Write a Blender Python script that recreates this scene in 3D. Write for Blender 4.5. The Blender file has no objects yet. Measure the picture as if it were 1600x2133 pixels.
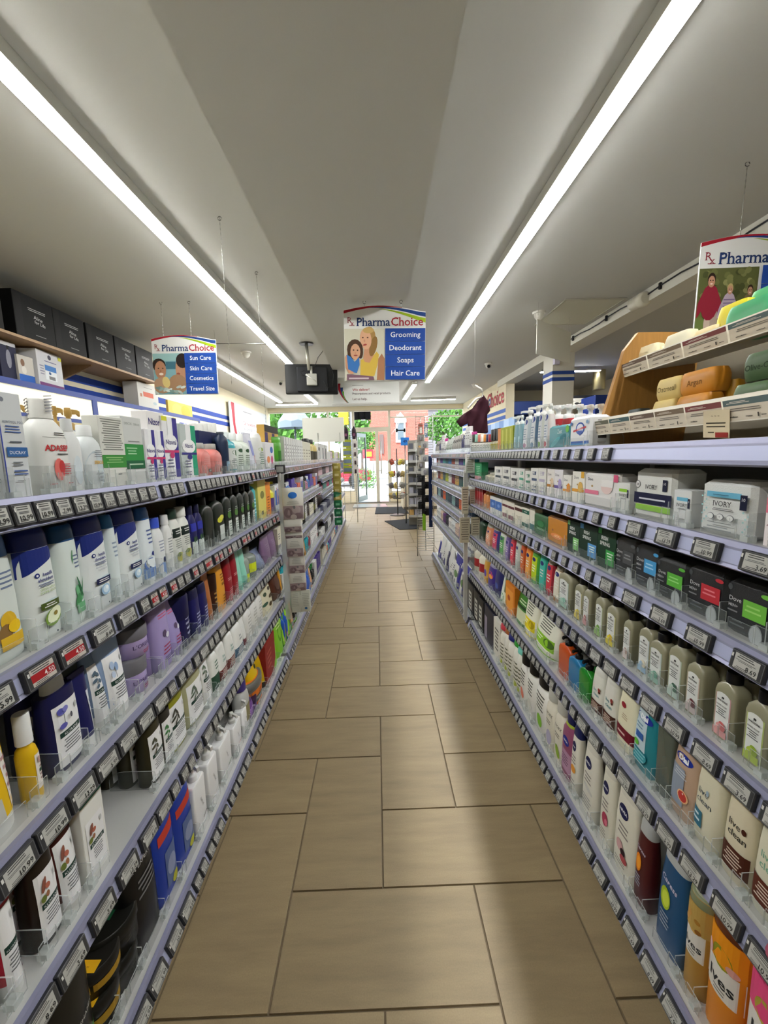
import bpy, math, random
from mathutils import Vector, Matrix
rnd = random.Random(7)
SC = bpy.context.scene
COL = SC.collection
# ---------------------------------------------------------------- camera
F, PITCH, YAW, ROLL, EYE = 850.8, .13513, .01547, -.02618, 1.4395
_f = Vector((math.sin(YAW), math.cos(YAW), 0)); _r = Vector((math.cos(YAW), -math.sin(YAW), 0)); _u = Vector((0, 0, 1))
FWD = _f*math.cos(PITCH) - _u*math.sin(PITCH); _u2 = _u*math.cos(PITCH) + _f*math.sin(PITCH)
RGT = _r*math.cos(ROLL) + _u2*math.sin(ROLL); UPV = _u2*math.cos(ROLL) - _r*math.sin(ROLL)
cam = bpy.data.cameras.new('camera'); camo = bpy.data.objects.new('camera', cam); COL.objects.link(camo)
cam.sensor_fit = 'HORIZONTAL'; cam.sensor_width = 36; cam.lens = F/1600*36; cam.clip_start = .02; cam.clip_end = 300
camo.matrix_world = Matrix(((RGT.x, UPV.x, -FWD.x, 0), (RGT.y, UPV.y, -FWD.y, 0), (RGT.z, UPV.z, -FWD.z, EYE), (0, 0, 0, 1)))
SC.camera = camo
# ---------------------------------------------------------------- sky, sun, exposure
W = bpy.data.worlds.new('sky'); SC.world = W; W.use_nodes = True
bg = W.node_tree.nodes['Background']; bg.inputs[0].default_value = (.80, .90, 1, 1); bg.inputs[1].default_value = 3.2
sl = bpy.data.lights.new('sun', 'SUN'); sl.energy = 4.5; sl.angle = .02; sl.color = (1, .95, .86)
so = bpy.data.objects.new('sun', sl); COL.objects.link(so); so.rotation_euler = (math.radians(40), 0, math.radians(-25))
LED = 30.0
SC.view_settings.view_transform = 'Standard'; SC.view_settings.look = 'None'; SC.view_settings.gamma = 1
SC.view_settings.use_curve_mapping = False; SC.view_settings.exposure = 1.05
SC.cycles.max_bounces = 7; SC.cycles.diffuse_bounces = 4; SC.cycles.glossy_bounces = 2; SC.cycles.transmission_bounces = 2
SC.cycles.transparent_max_bounces = 24; SC.cycles.use_denoising = True; SC.cycles.caustics_reflective = False; SC.cycles.caustics_refractive = False
SC.cycles.sample_clamp_indirect = 4
# ---------------------------------------------------------------- pixel helpers (real 3-D points from the photo's frame)
def ray(x, y): return FWD*F + RGT*(x-800) - UPV*(y-1066.5)
def on(ax, v, x, y):
    d = ray(x, y); o = Vector((0, 0, EYE)); return o + d*((v-o[ax])/d[ax])
def y_at(x, a, b, z):        # Y where the line X = a+b*Y at height z crosses picture column x
    q = RGT*F - FWD*(x-800)
    return -(q.x*a + q.z*(z-EYE))/(q.x*b + q.y)
def z_at(y, X, Y):
    q = UPV*F + FWD*(y-1066.5)
    return EYE - (q.x*X + q.y*Y)/q.z
# ---------------------------------------------------------------- materials
def lin(c):
    if isinstance(c, str):
        c = tuple(int(c[i:i+2], 16)/255 for i in (0, 2, 4))
    return tuple(((v+.055)/1.055)**2.4 if v > .04045 else v/12.92 for v in c[:3]) + (1,)
MATS = {}
def M(key, rough=.5, metal=0, col=None, attr=False, emit=None, alpha=None, spec=.5, bump=None, coat=0):
    if key in MATS: return MATS[key]
    m = bpy.data.materials.new(key); m.use_nodes = True; nt = m.node_tree; b = nt.nodes['Principled BSDF']
    b.inputs['Roughness'].default_value = rough; b.inputs['Metallic'].default_value = metal; b.inputs['Specular IOR Level'].default_value = spec
    b.inputs['Coat Weight'].default_value = coat
    if col: b.inputs['Base Color'].default_value = lin(col)
    if attr:
        a = nt.nodes.new('ShaderNodeAttribute'); a.attribute_name = 'Col'; nt.links.new(a.outputs['Color'], b.inputs['Base Color'])
    if emit:
        b.inputs['Emission Color'].default_value = emit[0]; b.inputs['Emission Strength'].default_value = emit[1]
    if bump:
        n = nt.nodes.new('ShaderNodeTexNoise'); n.inputs['Scale'].default_value = bump[0]; n.inputs['Detail'].default_value = 3
        g = nt.nodes.new('ShaderNodeBump'); g.inputs['Strength'].default_value = bump[1]; g.inputs['Distance'].default_value = .002
        nt.links.new(n.outputs['Fac'], g.inputs['Height']); nt.links.new(g.outputs['Normal'], b.inputs['Normal'])
    if alpha is not None:
        t = nt.nodes.new('ShaderNodeBsdfTransparent'); x = nt.nodes.new('ShaderNodeMixShader'); x.inputs[0].default_value = alpha
        out = nt.nodes['Material Output']; nt.links.new(t.outputs[0], x.inputs[1]); nt.links.new(b.outputs[0], x.inputs[2]); nt.links.new(x.outputs[0], out.inputs[0])
    MATS[key] = m; return m
PLASTIC = M('glossy_plastic', .36, attr=True, spec=.26)
CARD = M('printed_card', .55, attr=True, spec=.2)
MATTE = M('matte_paint', .7, attr=True, spec=.3)
METAL = M('painted_metal', .38, .25, attr=True)
STEEL = M('steel', .3, .9, attr=True)
LIQUID = M('tinted_bottle', .15, attr=True, alpha=.82, spec=.5)
FILM = M('shrink_film', .22, attr=True, spec=.4, bump=(60, .5))
CLEAR = M('clear_acrylic', .08, col='98a2a2', alpha=.085, spec=.5)
CLEARE = M('acrylic_edge', .2, col='dfe6e4', alpha=.42, spec=.5)
GLASS = M('window_glass', .03, col='0c1210', alpha=.10)
CEIL = M('ceiling_paint', .85, col='c2c2be', spec=.2, bump=(180, .12))
CREAM = M('cream_wall_paint', .75, col='e2d8bd', spec=.2)
WOOD = M('wood', .5, attr=True)
def wood_nodes():
    nt = WOOD.node_tree; b = nt.nodes['Principled BSDF']; a = [n for n in nt.nodes if n.type == 'ATTRIBUTE'][0]
    tc = nt.nodes.new('ShaderNodeTexCoord'); mp = nt.nodes.new('ShaderNodeMapping'); mp.inputs['Scale'].default_value = (30, 3, 3)
    n = nt.nodes.new('ShaderNodeTexNoise'); n.inputs['Scale'].default_value = 4; n.inputs['Detail'].default_value = 5
    r = nt.nodes.new('ShaderNodeMapRange'); r.inputs[3].default_value = .72; r.inputs[4].default_value = 1.15
    mx = nt.nodes.new('ShaderNodeMix'); mx.data_type = 'RGBA'; mx.blend_type = 'MULTIPLY'; mx.inputs[0].default_value = 1
    L = nt.links.new
    L(tc.outputs['Object'], mp.inputs[0]); L(mp.outputs[0], n.inputs['Vector']); L(n.outputs['Fac'], r.inputs[0]); L(a.outputs['Color'], mx.inputs[6]); L(r.outputs[0], mx.inputs[7]); L(mx.outputs[2], b.inputs['Base Color'])
wood_nodes()
def tile_mat():
    m = bpy.data.materials.new('porcelain_tile'); m.use_nodes = True; nt = m.node_tree; b = nt.nodes['Principled BSDF']; L = nt.links.new; N = nt.nodes.new
    b.inputs['Roughness'].default_value = .42; b.inputs['Specular IOR Level'].default_value = .4
    at = N('ShaderNodeAttribute'); at.attribute_name = 'Col'
    tc = N('ShaderNodeTexCoord'); oi = N('ShaderNodeObjectInfo')
    ad = N('ShaderNodeVectorMath'); ad.operation = 'ADD'; L(tc.outputs['Object'], ad.inputs[0]); 
    sc = N('ShaderNodeMath'); sc.operation = 'MULTIPLY'; sc.inputs[1].default_value = 37; L(oi.outputs['Random'], sc.inputs[0]); L(sc.outputs[0], ad.inputs[1])
    mp = N('ShaderNodeMapping'); mp.inputs['Scale'].default_value = (2.2, 14, 3); L(ad.outputs[0], mp.inputs[0])
    n1 = N('ShaderNodeTexNoise'); n1.inputs['Scale'].default_value = 1.6; n1.inputs['Detail'].default_value = 5; n1.inputs['Roughness'].default_value = .6; L(mp.outputs[0], n1.inputs['Vector'])
    n2 = N('ShaderNodeTexNoise'); n2.inputs['Scale'].default_value = 260; n2.inputs['Detail'].default_value = 2; L(tc.outputs['Object'], n2.inputs['Vector'])
    cr = N('ShaderNodeValToRGB'); cr.color_ramp.elements[0].position = .3; cr.color_ramp.elements[0].color = lin('807055'); cr.color_ramp.elements[1].position = .72; cr.color_ramp.elements[1].color = lin('928162'); L(n1.outputs['Fac'], cr.inputs[0])
    r2 = N('ShaderNodeMapRange'); r2.inputs[3].default_value = .86; r2.inputs[4].default_value = 1.12; L(n2.outputs['Fac'], r2.inputs[0])
    r3 = N('ShaderNodeMapRange'); r3.inputs[3].default_value = .93; r3.inputs[4].default_value = 1.06; L(oi.outputs['Random'], r3.inputs[0])
    mu = N('ShaderNodeMath'); mu.operation = 'MULTIPLY'; L(r2.outputs[0], mu.inputs[0]); L(r3.outputs[0], mu.inputs[1])
    mx = N('ShaderNodeMix'); mx.data_type = 'RGBA'; mx.blend_type = 'MULTIPLY'; mx.inputs[0].default_value = 1; L(cr.outputs[0], mx.inputs[6]); L(mu.outputs[0], mx.inputs[7]); L(mx.outputs[2], b.inputs['Base Color'])
    bp = N('ShaderNodeBump'); bp.inputs['Strength'].default_value = .12; bp.inputs['Distance'].default_value = .001; L(n2.outputs['Fac'], bp.inputs['Height']); L(bp.outputs[0], b.inputs['Normal'])
    return m
TILE = tile_mat()
# ---------------------------------------------------------------- mesh builder
class B:
    def __init__(s): s.v = []; s.f = []; s.c = []; s.m = []; s.s = []
    def face(s, idx, col, mat=0, smooth=False): s.f.append(tuple(idx)); s.c.append(col); s.m.append(mat); s.s.append(smooth)
    def quad(s, pts, col, mat=0):
        i = len(s.v); s.v += [tuple(p) for p in pts]; s.face(range(i, i+len(pts)), col, mat)
    def box(s, x0, y0, z0, x1, y1, z1, col, mat=0, ch=0):
        if ch:
            secs = [(z0, -ch), (z0+ch, 0), (z1-ch, 0), (z1, -ch)]
            cx, cy, a, b = (x0+x1)/2, (y0+y1)/2, abs(x1-x0)/2, abs(y1-y0)/2
            rings = []
            for z, e in secs:
                i = len(s.v); A, Bb = a+e, b+e; k = ch*.9
                s.v += [(cx+A, cy-Bb+k, z), (cx+A, cy+Bb-k, z), (cx+A-k, cy+Bb, z), (cx-A+k, cy+Bb, z), (cx-A, cy+Bb-k, z), (cx-A, cy-Bb+k, z), (cx-A+k, cy-Bb, z), (cx+A-k, cy-Bb, z)]; rings.append(i)
            for r0, r1 in zip(rings, rings[1:]):
                for k in range(8): s.face((r0+k, r0+(k+1) % 8, r1+(k+1) % 8, r1+k), col, mat)
            s.face([rings[0]+7-k for k in range(8)], col, mat); s.face([rings[-1]+k for k in range(8)], col, mat); return
        i = len(s.v); s.v += [(x0, y0, z0), (x1, y0, z0), (x1, y1, z0), (x0, y1, z0), (x0, y0, z1), (x1, y0, z1), (x1, y1, z1), (x0, y1, z1)]
        for q in ((3, 2, 1, 0), (4, 5, 6, 7), (0, 1, 5, 4), (1, 2, 6, 5), (2, 3, 7, 6), (3, 0, 4, 7)): s.face([i+k for k in q], col, mat)
    def loft(s, secs, col, N=24, mat=0, cap0=True, cap1=True, cx=0, cy=0, colf=None):
        rings = []
        for sec in secs:
            z, a, b, n = sec[:4]; ox, oy = (sec[4], sec[5]) if len(sec) > 4 else (0, 0); i = len(s.v)
            for k in range(N):
                t = 2*math.pi*(k+.5)/N; c, q = math.cos(t), math.sin(t)
                s.v.append((cx+ox+a*math.copysign(abs(c)**(2/n), c), cy+oy+b*math.copysign(abs(q)**(2/n), q), z))
            rings.append(i)
        for j, (r0, r1) in enumerate(zip(rings, rings[1:])):
            cc = colf(j) if colf else col
            for k in range(N): s.face((r0+k, r0+(k+1) % N, r1+(k+1) % N, r1+k), cc, mat, True)
        for r, fl, do in ((rings[0], True, cap0), (rings[-1], False, cap1)):
            if do:
                i = len(s.v); s.v += s.v[r:r+N]; ids = list(range(i, i+N)); s.face(ids[::-1] if fl else ids, (colf(0 if fl else len(rings)-2) if colf else col), mat)
    def tube(s, pts, r, col, n=6, mat=0, closed=False):
        pts = [Vector(p) for p in pts]; rings = []
        for k, p in enumerate(pts):
            if closed: t = pts[(k+1) % len(pts)] - pts[k-1]
            else: t = pts[min(k+1, len(pts)-1)] - pts[max(k-1, 0)]
            t.normalize(); a = t.orthogonal().normalized() if abs(t.z) > .95 or True and abs(t.z) > .95 else t.cross(Vector((0, 0, 1))).normalized(); b = t.cross(a)
            i = len(s.v); rr = r[k] if isinstance(r, (list, tuple)) else r
            s.v += [tuple(p + a*rr*math.cos(2*math.pi*j/n) + b*rr*math.sin(2*math.pi*j/n)) for j in range(n)]; rings.append(i)
        prs = list(zip(rings, rings[1:])) + ([(rings[-1], rings[0])] if closed else [])
        for r0, r1 in prs:
            for j in range(n): s.face((r0+j, r0+(j+1) % n, r1+(j+1) % n, r1+j), col, mat, True)
        if not closed: s.face([rings[0]+n-1-j for j in range(n)], col, mat); s.face([rings[-1]+j for j in range(n)], col, mat)
    def prism(s, pts, y0, y1, col, mat=0, axis='y'):      # polygon in (x,z) swept in y
        n = len(pts); i = len(s.v)
        put = (lambda p, d: (p[0], d, p[1])) if axis == 'y' else ((lambda p, d: (d, p[0], p[1])) if axis == 'x' else (lambda p, d: (p[0], p[1], d)))
        s.v += [put(p, y0) for p in pts] + [put(p, y1) for p in pts]
        s.face(range(i, i+n), col, mat); s.face([i+2*n-1-k for k in range(n)], col, mat)
        for k in range(n): s.face((i+k, i+n+k, i+n+(k+1) % n, i+(k+1) % n), col, mat)
    def mesh(s, name, mats):
        me = bpy.data.meshes.new(name); me.from_pydata(s.v, [], s.f)
        a = me.color_attributes.new('Col', 'FLOAT_COLOR', 'CORNER'); buf = []
        cache = {}
        for f, c in zip(s.f, s.c):
            if c not in cache: cache[c] = lin(c)
            buf.extend(cache[c]*len(f))
        a.data.foreach_set('color', buf)
        me.polygons.foreach_set('material_index', s.m); me.polygons.foreach_set('use_smooth', s.s)
        for m in (mats if isinstance(mats, (list, tuple)) else [mats]): me.materials.append(m)
        me.update(); return me
    def obj(s, name, mats, parent=None, loc=(0, 0, 0), rot=(0, 0, 0)): return put(name, s.mesh(name, mats), parent, loc, rot)
def put(name, me, parent=None, loc=(0, 0, 0), rot=(0, 0, 0)):
    o = bpy.data.objects.new(name, me); COL.objects.link(o); o.location = loc; o.rotation_euler = rot
    if parent is not None: o.parent = parent
    return o
def tag(o, label=None, cat=None, group=None, kind=None):
    for k, v in (('label', label), ('category', cat), ('group', group), ('kind', kind)):
        if v: o[k] = v
    return o
def empty(name, loc=(0, 0, 0), rot=(0, 0, 0), label=None, cat=None, group=None):
    return tag(put(name, None, None, loc, rot), label, cat, group)
def struct(o): o['kind'] = 'structure'; return o
# ---------------------------------------------------------------- flat print: letters, stripes, small drawings
_T = {}
def glyphs(t, serif=False, bold=0):
    key = (t, serif, bold)
    if key in _T: return _T[key]
    cu = bpy.data.curves.new('lettering', 'FONT'); cu.body = t; cu.size = 1; cu.resolution_u = 2; cu.offset = bold; cu.fill_mode = 'FRONT'
    o = bpy.data.objects.new('lettering', cu); me = bpy.data.meshes.new_from_object(o)
    v = [(p.co.x, p.co.y) for p in me.vertices]; f = [tuple(p.vertices) for p in me.polygons]
    k = 1/.729; v = [(x*k, y*k) for x, y in v]
    if serif and v:
        ec = {}
        for q in f:
            for a, b in zip(q, q[1:]+q[:1]):
                e = (min(a, b), max(a, b)); ec[e] = ec.get(e, 0)+1
        new = []
        for (a, b), n in ec.items():
            if n == 1 and abs(v[a][1]-v[b][1]) < .012:
                y = v[a][1]; w = abs(v[a][0]-v[b][0])
                if .04 < w < .24:
                    x0, x1 = min(v[a][0], v[b][0])-.075, max(v[a][0], v[b][0])+.075
                    if abs(y) < .03: new.append((x0, y, x1, y+.065))
                    elif y > .6: new.append((x0, y-.065, x1-.07, y))
        for x0, y0, x1, y1 in new:
            i = len(v); v += [(x0, y0), (x1, y0), (x1, y1), (x0, y1)]; f.append((i, i+1, i+2, i+3))
    bpy.data.objects.remove(o); bpy.data.meshes.remove(me); bpy.data.curves.remove(cu)
    xs = [p[0] for p in v] or [0, 1]; x0, x1 = min(xs), max(xs)
    _T[key] = ([(x-x0, y) for x, y in v], f, x1-x0); return _T[key]
class Print:
    """flat print laid on a front: surf(x, z) gives the y of the surface; layers lie a fraction of a millimetre apart"""
    def __init__(s, surf, hw, H, b=None, up=None, eps=.0005): s.b = b or B(); s.surf = surf; s.hw = hw; s.H = H; s.k = 0; s.eps = eps; s.up = up; s.curved = False
    def pt(s, x, z):
        lim = .97*s.hw; x = max(-lim, min(lim, x)); return (x, s.surf(x, z) - s.eps*(1+.6*s.k), z)
    def poly(s, pts, col):
        i = len(s.b.v); s.b.v += [s.pt(x, z) for x, z in pts]; s.b.face(range(i, i+len(pts)), col)
    def rect(s, x0, z0, x1, z1, col, nx=None, nz=1):
        nx = nx or max(1, min(10, int((x1-x0)/s.hw*5)))
        if s.up: nx, nz = 1, 1
        elif s.curved: nz = max(nz, min(12, int((z1-z0)/s.H*16)))
        i = len(s.b.v)
        for a in range(nz+1):
            for c in range(nx+1): s.b.v.append(s.pt(x0+(x1-x0)*c/nx, z0+(z1-z0)*a/nz))
        for a in range(nz):
            for c in range(nx):
                q = i+a*(nx+1)+c; s.b.face((q, q+1, q+nx+2, q+nx+1), col)
        s.k += 1
    def text(s, t, x, z, h, col, al='C', serif=False, bold=0, maxw=None, rot=0, sx=1):
        v, f, w = glyphs(t, serif, bold); sc = h; wd = w*sc*sx
        if maxw and wd > maxw: sc *= maxw/wd; wd = maxw
        ox = {'C': -wd/2, 'L': 0, 'R': -wd}[al]; i = len(s.b.v); cr, sr = math.cos(rot), math.sin(rot)
        for p in v:
            a, b = ox+p[0]*sc*sx, p[1]*sc
            s.b.v.append(s.pt(x+a*cr-b*sr, z+a*sr+b*cr))
        for q in f: s.b.face([i+k for k in q], col)
        s.k += 1
    def ell(s, x, z, rx, rz, col, n=14, rot=0):
        cr, sr = math.cos(rot), math.sin(rot); P = []
        for k in range(n):
            a, b = rx*math.cos(2*math.pi*k/n), rz*math.sin(2*math.pi*k/n); P.append((x+a*cr-b*sr, z+a*sr+b*cr))
        s.poly(P, col); s.k += 1
    def fine(s, x0, x1, z1, z0, n, col, seed=1):
        R = random.Random(seed); st = (z1-z0)/n
        for k in range(n):
            z = z1-st*(k+.5); e = x0+(x1-x0)*R.uniform(.6, 1); c = (x0+x1)/2; hh = st*.2
            w = (e-x0)/2; s.rect(c-w, z-hh, c+w, z+hh, col, 3); s.k -= 1
        s.k += 1
def draw(P, cmds):
    """cmds in units of half width (x) and full height (z)"""
    hw, H = P.hw, P.H
    for c in cmds:
        k = c[0]
        if k == 'r': P.rect(c[1]*hw, c[2]*H, c[3]*hw, c[4]*H, c[5], nz=c[6] if len(c) > 6 else 1)
        elif k == 't':
            o = c[6] if len(c) > 6 else {}
            P.text(c[1], c[2]*hw, c[3]*H, c[4]*H, c[5], maxw=o.get('w', 1.7)*hw, al=o.get('al', 'C'), serif=o.get('s', False), bold=o.get('b', 0), rot=o.get('rot', 0))
        elif k == 'f': P.fine(c[1]*hw, c[2]*hw, c[3]*H, c[4]*H, c[5], c[6], len(P.b.v) % 97)
        elif k == 'g':
            i = len(P.b.v); n = 10
            for q in range(n+1):
                t = q/n; x = (c[1]+(c[2]-c[1])*t)*hw
                P.b.v += [P.pt(x, (c[3]+(c[4]-c[3])*t)*H), P.pt(x, (c[5]+(c[6]-c[5])*t)*H)]
            for q in range(n): P.b.face((i+2*q, i+2*q+2, i+2*q+3, i+2*q+1), c[7])
            P.k += 1
        elif k == 'e': P.ell(c[1]*hw, c[2]*H, c[3]*hw, c[4]*H, c[5], rot=c[6] if len(c) > 6 else 0)
        elif k == 'p': P.poly([(x*hw, z*H) for x, z in c[1]], c[2]); P.k += 1
# ---------------------------------------------------------------- packaging shapes
BODY = {
 'oval': ([(0, .90, .88, 2.7), (.02, .98, .97, 2.7), (.06, 1, 1, 2.7), (.6, .985, .98, 2.7), (1, .93, .86, 2.7)], [(0, .93, .86, 2.7), (.6, .90, .78, 2.7), (.94, .84, .66, 2.5), (1, .76, .58, 2.5)], .2),
 'arch': ([(0, .92, .9, 3), (.03, 1, 1, 3), (.45, .97, .97, 3), (.75, .92, .9, 2.8), (1, .8, .75, 2.6)], [(0, .81, .76, 2.6), (.5, .74, .7, 2.5), (.85, .6, .58, 2.4), (1, .4, .42, 2.2)], .14),
 'shoulder': ([(0, .92, .9, 2.8), (.025, 1, 1, 2.8), (.72, 1, 1, 2.8), (.86, .92, .9, 2.6), (.95, .66, .72, 2.3), (1, .46, .6, 2)], [(0, .50, .66, 2), (.93, .48, .62, 2), (1, .44, .58, 2)], .17),
 'round': ([(0, .93, .93, 2), (.03, 1, 1, 2), (.8, 1, 1, 2), (.9, .86, .86, 2), (.97, .5, .5, 2), (1, .46, .46, 2)], [(0, .52, .52, 2), (.95, .5, .5, 2), (1, .46, .46, 2)], .18),
 'block': ([(0, .95, .93, 7), (.025, 1, 1, 7), (.80, 1, 1, 7), (.90, .93, .95, 5), (.97, .62, .8, 3), (1, .40, .62, 2)], [(0, .44, .66, 2), (.93, .43, .65, 2), (1, .39, .6, 2)], .15),
 'square': ([(0, .97, .96, 9), (.02, 1, 1, 9), (.96, 1, 1, 9), (.985, .96, .95, 7), (1, .9, .88, 6)], None, 0),
 'can': ([(0, .95, .95, 2), (.02, 1, 1, 2), (.98, 1, 1, 2), (1, .96, .96, 2)], [(0, .97, .97, 2), (.9, .97, .97, 2), (1, .9, .9, 2)], .12),
 'jar': ([(0, .9, .9, 2), (.05, 1, 1, 2), (1, 1, 1, 2)], [(0, 1.02, 1.02, 2), (.08, 1.04, 1.04, 2), (.9, 1.04, 1.04, 2), (1, .98, .98, 2)], .38),
 'tub': ([(0, .93, .93, 2), (.03, 1, 1, 2), (.88, 1.0, 1.0, 2), (1, .97, .97, 2)], [(0, .74, .74, 2), (.85, .72, .72, 2), (1, .62, .62, 2)], .09),
 'tube': ([(0, .86, 1, 2), (.25, .92, .86, 2), (.6, .97, .55, 2.2), (.93, 1, .14, 2.6), (1, 1, .10, 3)], [(0, .80, .95, 2), (1, .82, .97, 2)], .13),
 'pouch': ([(0, .96, 1, 2.2), (.05, 1, 1.0, 2.4), (.5, .99, .75, 2.6), (.9, .98, .16, 3), (1, .98, .06, 4)], None, 0),
 'box': (None, None, 0), 'pack': (None, None, 0),
}
CAPNAME = {'jar': 'lid', 'tube': 'base_cap', 'can': 'cap', 'tub': 'cap'}
def pump_mesh(a, h, col, turn=0):
    b = B(); r = a
    b.loft([(0, r, r, 2), (h*.28, r, r, 2), (h*.32, r*.8, r*.8, 2), (h*.34, r*.42, r*.42, 2), (h*.60, r*.42, r*.42, 2), (h*.62, r*.62, r*.62, 2), (h*.84, r*.66, r*.66, 2), (h, r*.5, r*.5, 2)], col, 16)
    c, s = math.cos(turn), math.sin(turn); L = r*2.2
    b.loft([(h*.80, r*.28, r*.28, 3), (h*.94, r*.3, r*.3, 3)], col, 8)
    i = len(b.v); w = r*.3
    for d, z0, z1 in ((r*.2, h*.70, h*.95), (L*.8, h*.74, h*.93), (L, h*.64, h*.88)):
        b.v += [(s*d - c*w, -c*d - s*w, z0), (s*d + c*w, -c*d + s*w, z0), (s*d + c*w, -c*d + s*w, z1), (s*d - c*w, -c*d - s*w, z1)]
    for k in (0, 4): 
        for j in range(4): b.face((i+k+j, i+k+(j+1) % 4, i+k+4+(j+1) % 4, i+k+4+j), col)
    b.face((i, i+3, i+2, i+1), col); b.face((i+8, i+9, i+10, i+11), col)
    return b.mesh('pump', PLASTIC)
def make(model, W, H, D, cols, lab, o):
    """returns [(part name, mesh)], first one is the body"""
    out = []; body, cap = cols[0], (cols[1] if len(cols) > 1 else cols[0]); low = o.get('low', False); N = 12 if low else 26
    mat = {'liq': LIQUID, 'film': FILM, 'card': CARD, None: PLASTIC}[o.get('mat')]
    hw = W/2; pumped = o.get('pump'); sec, capsec, cf = BODY[model]
    cf = o.get('cf', cf)
    if model in ('box', 'pack'):
        b = B(); b.box(-hw, -D/2, 0, hw, D/2, H, body, ch=0 if low and model == 'box' else (min(W, H, D)*.12 if model == 'pack' else .0012))
        side = o.get('side')
        out.append(('carton' if model == 'box' else 'wrapper', b.mesh('carton', FILM if model == 'pack' and not o.get('mat') else (CARD if not o.get('mat') else mat))))
        surf = lambda x, z: -D/2; hb, z0 = H, 0
        if model == 'pack': surf = lambda x, z: -D/2 - .0006
    else:
        z0 = 0; hb = H
        if model == 'tube': z0 = H*cf; hb = H
        elif pumped: hb = H*(1-o.get('pf', .26))
        elif capsec: hb = H*(1-cf)
        S = [(z0+(hb-z0)*t, w*hw, d*D/2, n) for t, w, d, n in sec]
        b = B(); b.loft(S, body, N); out.append(('body', b.mesh('body', mat)))
        def surf(x, z):
            z = max(S[0][0], min(S[-1][0], z))
            for p, q in zip(S, S[1:]):
                if z <= q[0]: break
            k = (z-p[0])/max(1e-6, q[0]-p[0]); a, d, n = (p[i]+(q[i]-p[i])*k for i in (1, 2, 3))
            e = min(.985, abs(x)/a); return -d*(1-e**n)**(1/n)
        if model == 'tube':
            b = B(); b.loft([(0, .84*hw, .97*D/2, 2), (z0, .85*hw, .98*D/2, 2)], cap, N); out.append(('base_cap', b.mesh('base_cap', PLASTIC)))
            if model == 'tube':
                b = B(); b.box(-hw*.99, -D*.05-.0006, H-.012, hw*.99, D*.05+.0006, H+.0005, o.get('crimp', body)); out.append(('crimp', b.mesh('crimp', PLASTIC)))
        elif pumped:
            me = pump_mesh(o.get('pr', .34)*min(W, D*1.2)/2*1.0, H-hb, cap, o.get('turn', 0)); out.append(('pump', me, hb))
        elif capsec:
            C = [(hb+(H-hb)*t, w*hw*o.get('cw', 1), min(d*D/2*o.get('cw', 1), 9), n) for t, w, d, n in capsec]
            b = B(); b.loft(C, cap, N, colf=None); out.append((CAPNAME.get(model, 'cap'), b.mesh('cap', LIQUID if o.get('clearcap') else PLASTIC)))
        if o.get('overcap'):
            h, c = o['overcap']; b = B(); b.loft([(0, hw*.5, hw*.5, 2), (h*.95, hw*.48, hw*.48, 2), (h, hw*.4, hw*.4, 2)], c, 14); out.append(('overcap', b.mesh('overcap', PLASTIC), H))
    if lab:
        P = Print(surf, hw, H, eps=.0005 if model in ('box', 'pack') else .0008); P.curved = model not in ('box', 'pack'); draw(P, lab)
        if P.b.f: out.append(('label_print', P.b.mesh('label_print', CARD)))
    if o.get('lidprint'):       # print on the lid of a jar, seen from above
        b = B(); P = Print(lambda x, z: 0, hw, D, b); draw(P, o['lidprint'])
        b.v = [(x, z-D/2, H + .0004 - y) for x, y, z in b.v]; out.append(('lid_print', b.mesh('lid_print', CARD)))
    if o.get('sideprint') and model in ('box', 'pack'):
        b = B(); P = Print(lambda x, z: 0, D/2, H, b); draw(P, o['sideprint'])
        sg = o['near']; b.v = [(sg*(hw+.0004-y), -x*(-sg), z) for x, y, z in b.v]; out.append(('side_print', b.mesh('side_print', CARD)))
    return out
# ---------------------------------------------------------------- rows of products
ROWS = {}; PLACED = []; CUR = None; CACHE = {}
class Row:
    def __init__(s, side, a, b, z, name): s.side, s.a, s.b, s.z, s.name = side, a, b, z, name; s.cuts = []
def row(name): 
    global CUR; CUR = ROWS[name]
def drop(model, name, desc, X, Y, z, rotz, W, H, D, cols, lab=(), cat=None, **o):
    key = (model, round(W, 4), round(H, 4), round(D, 4), str(cols), str(lab), str(sorted((k, str(v)) for k, v in o.items())))
    root = empty(name, (X, Y, z), (o.get('tilt', 0), 0, rotz))
    if key not in CACHE: CACHE[key] = make(model, W, H, D, cols, lab, o)
    for p in CACHE[key]: put(p[0], p[1], root, (0, 0, p[2] if len(p) > 2 else 0))
    root['category'] = cat or CATS.get(name, name.split('_')[-1])
    PLACED.append((root, desc, CUR.name if CUR else o.get('where', ''), Y, name)); return root
CATS = {}
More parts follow.
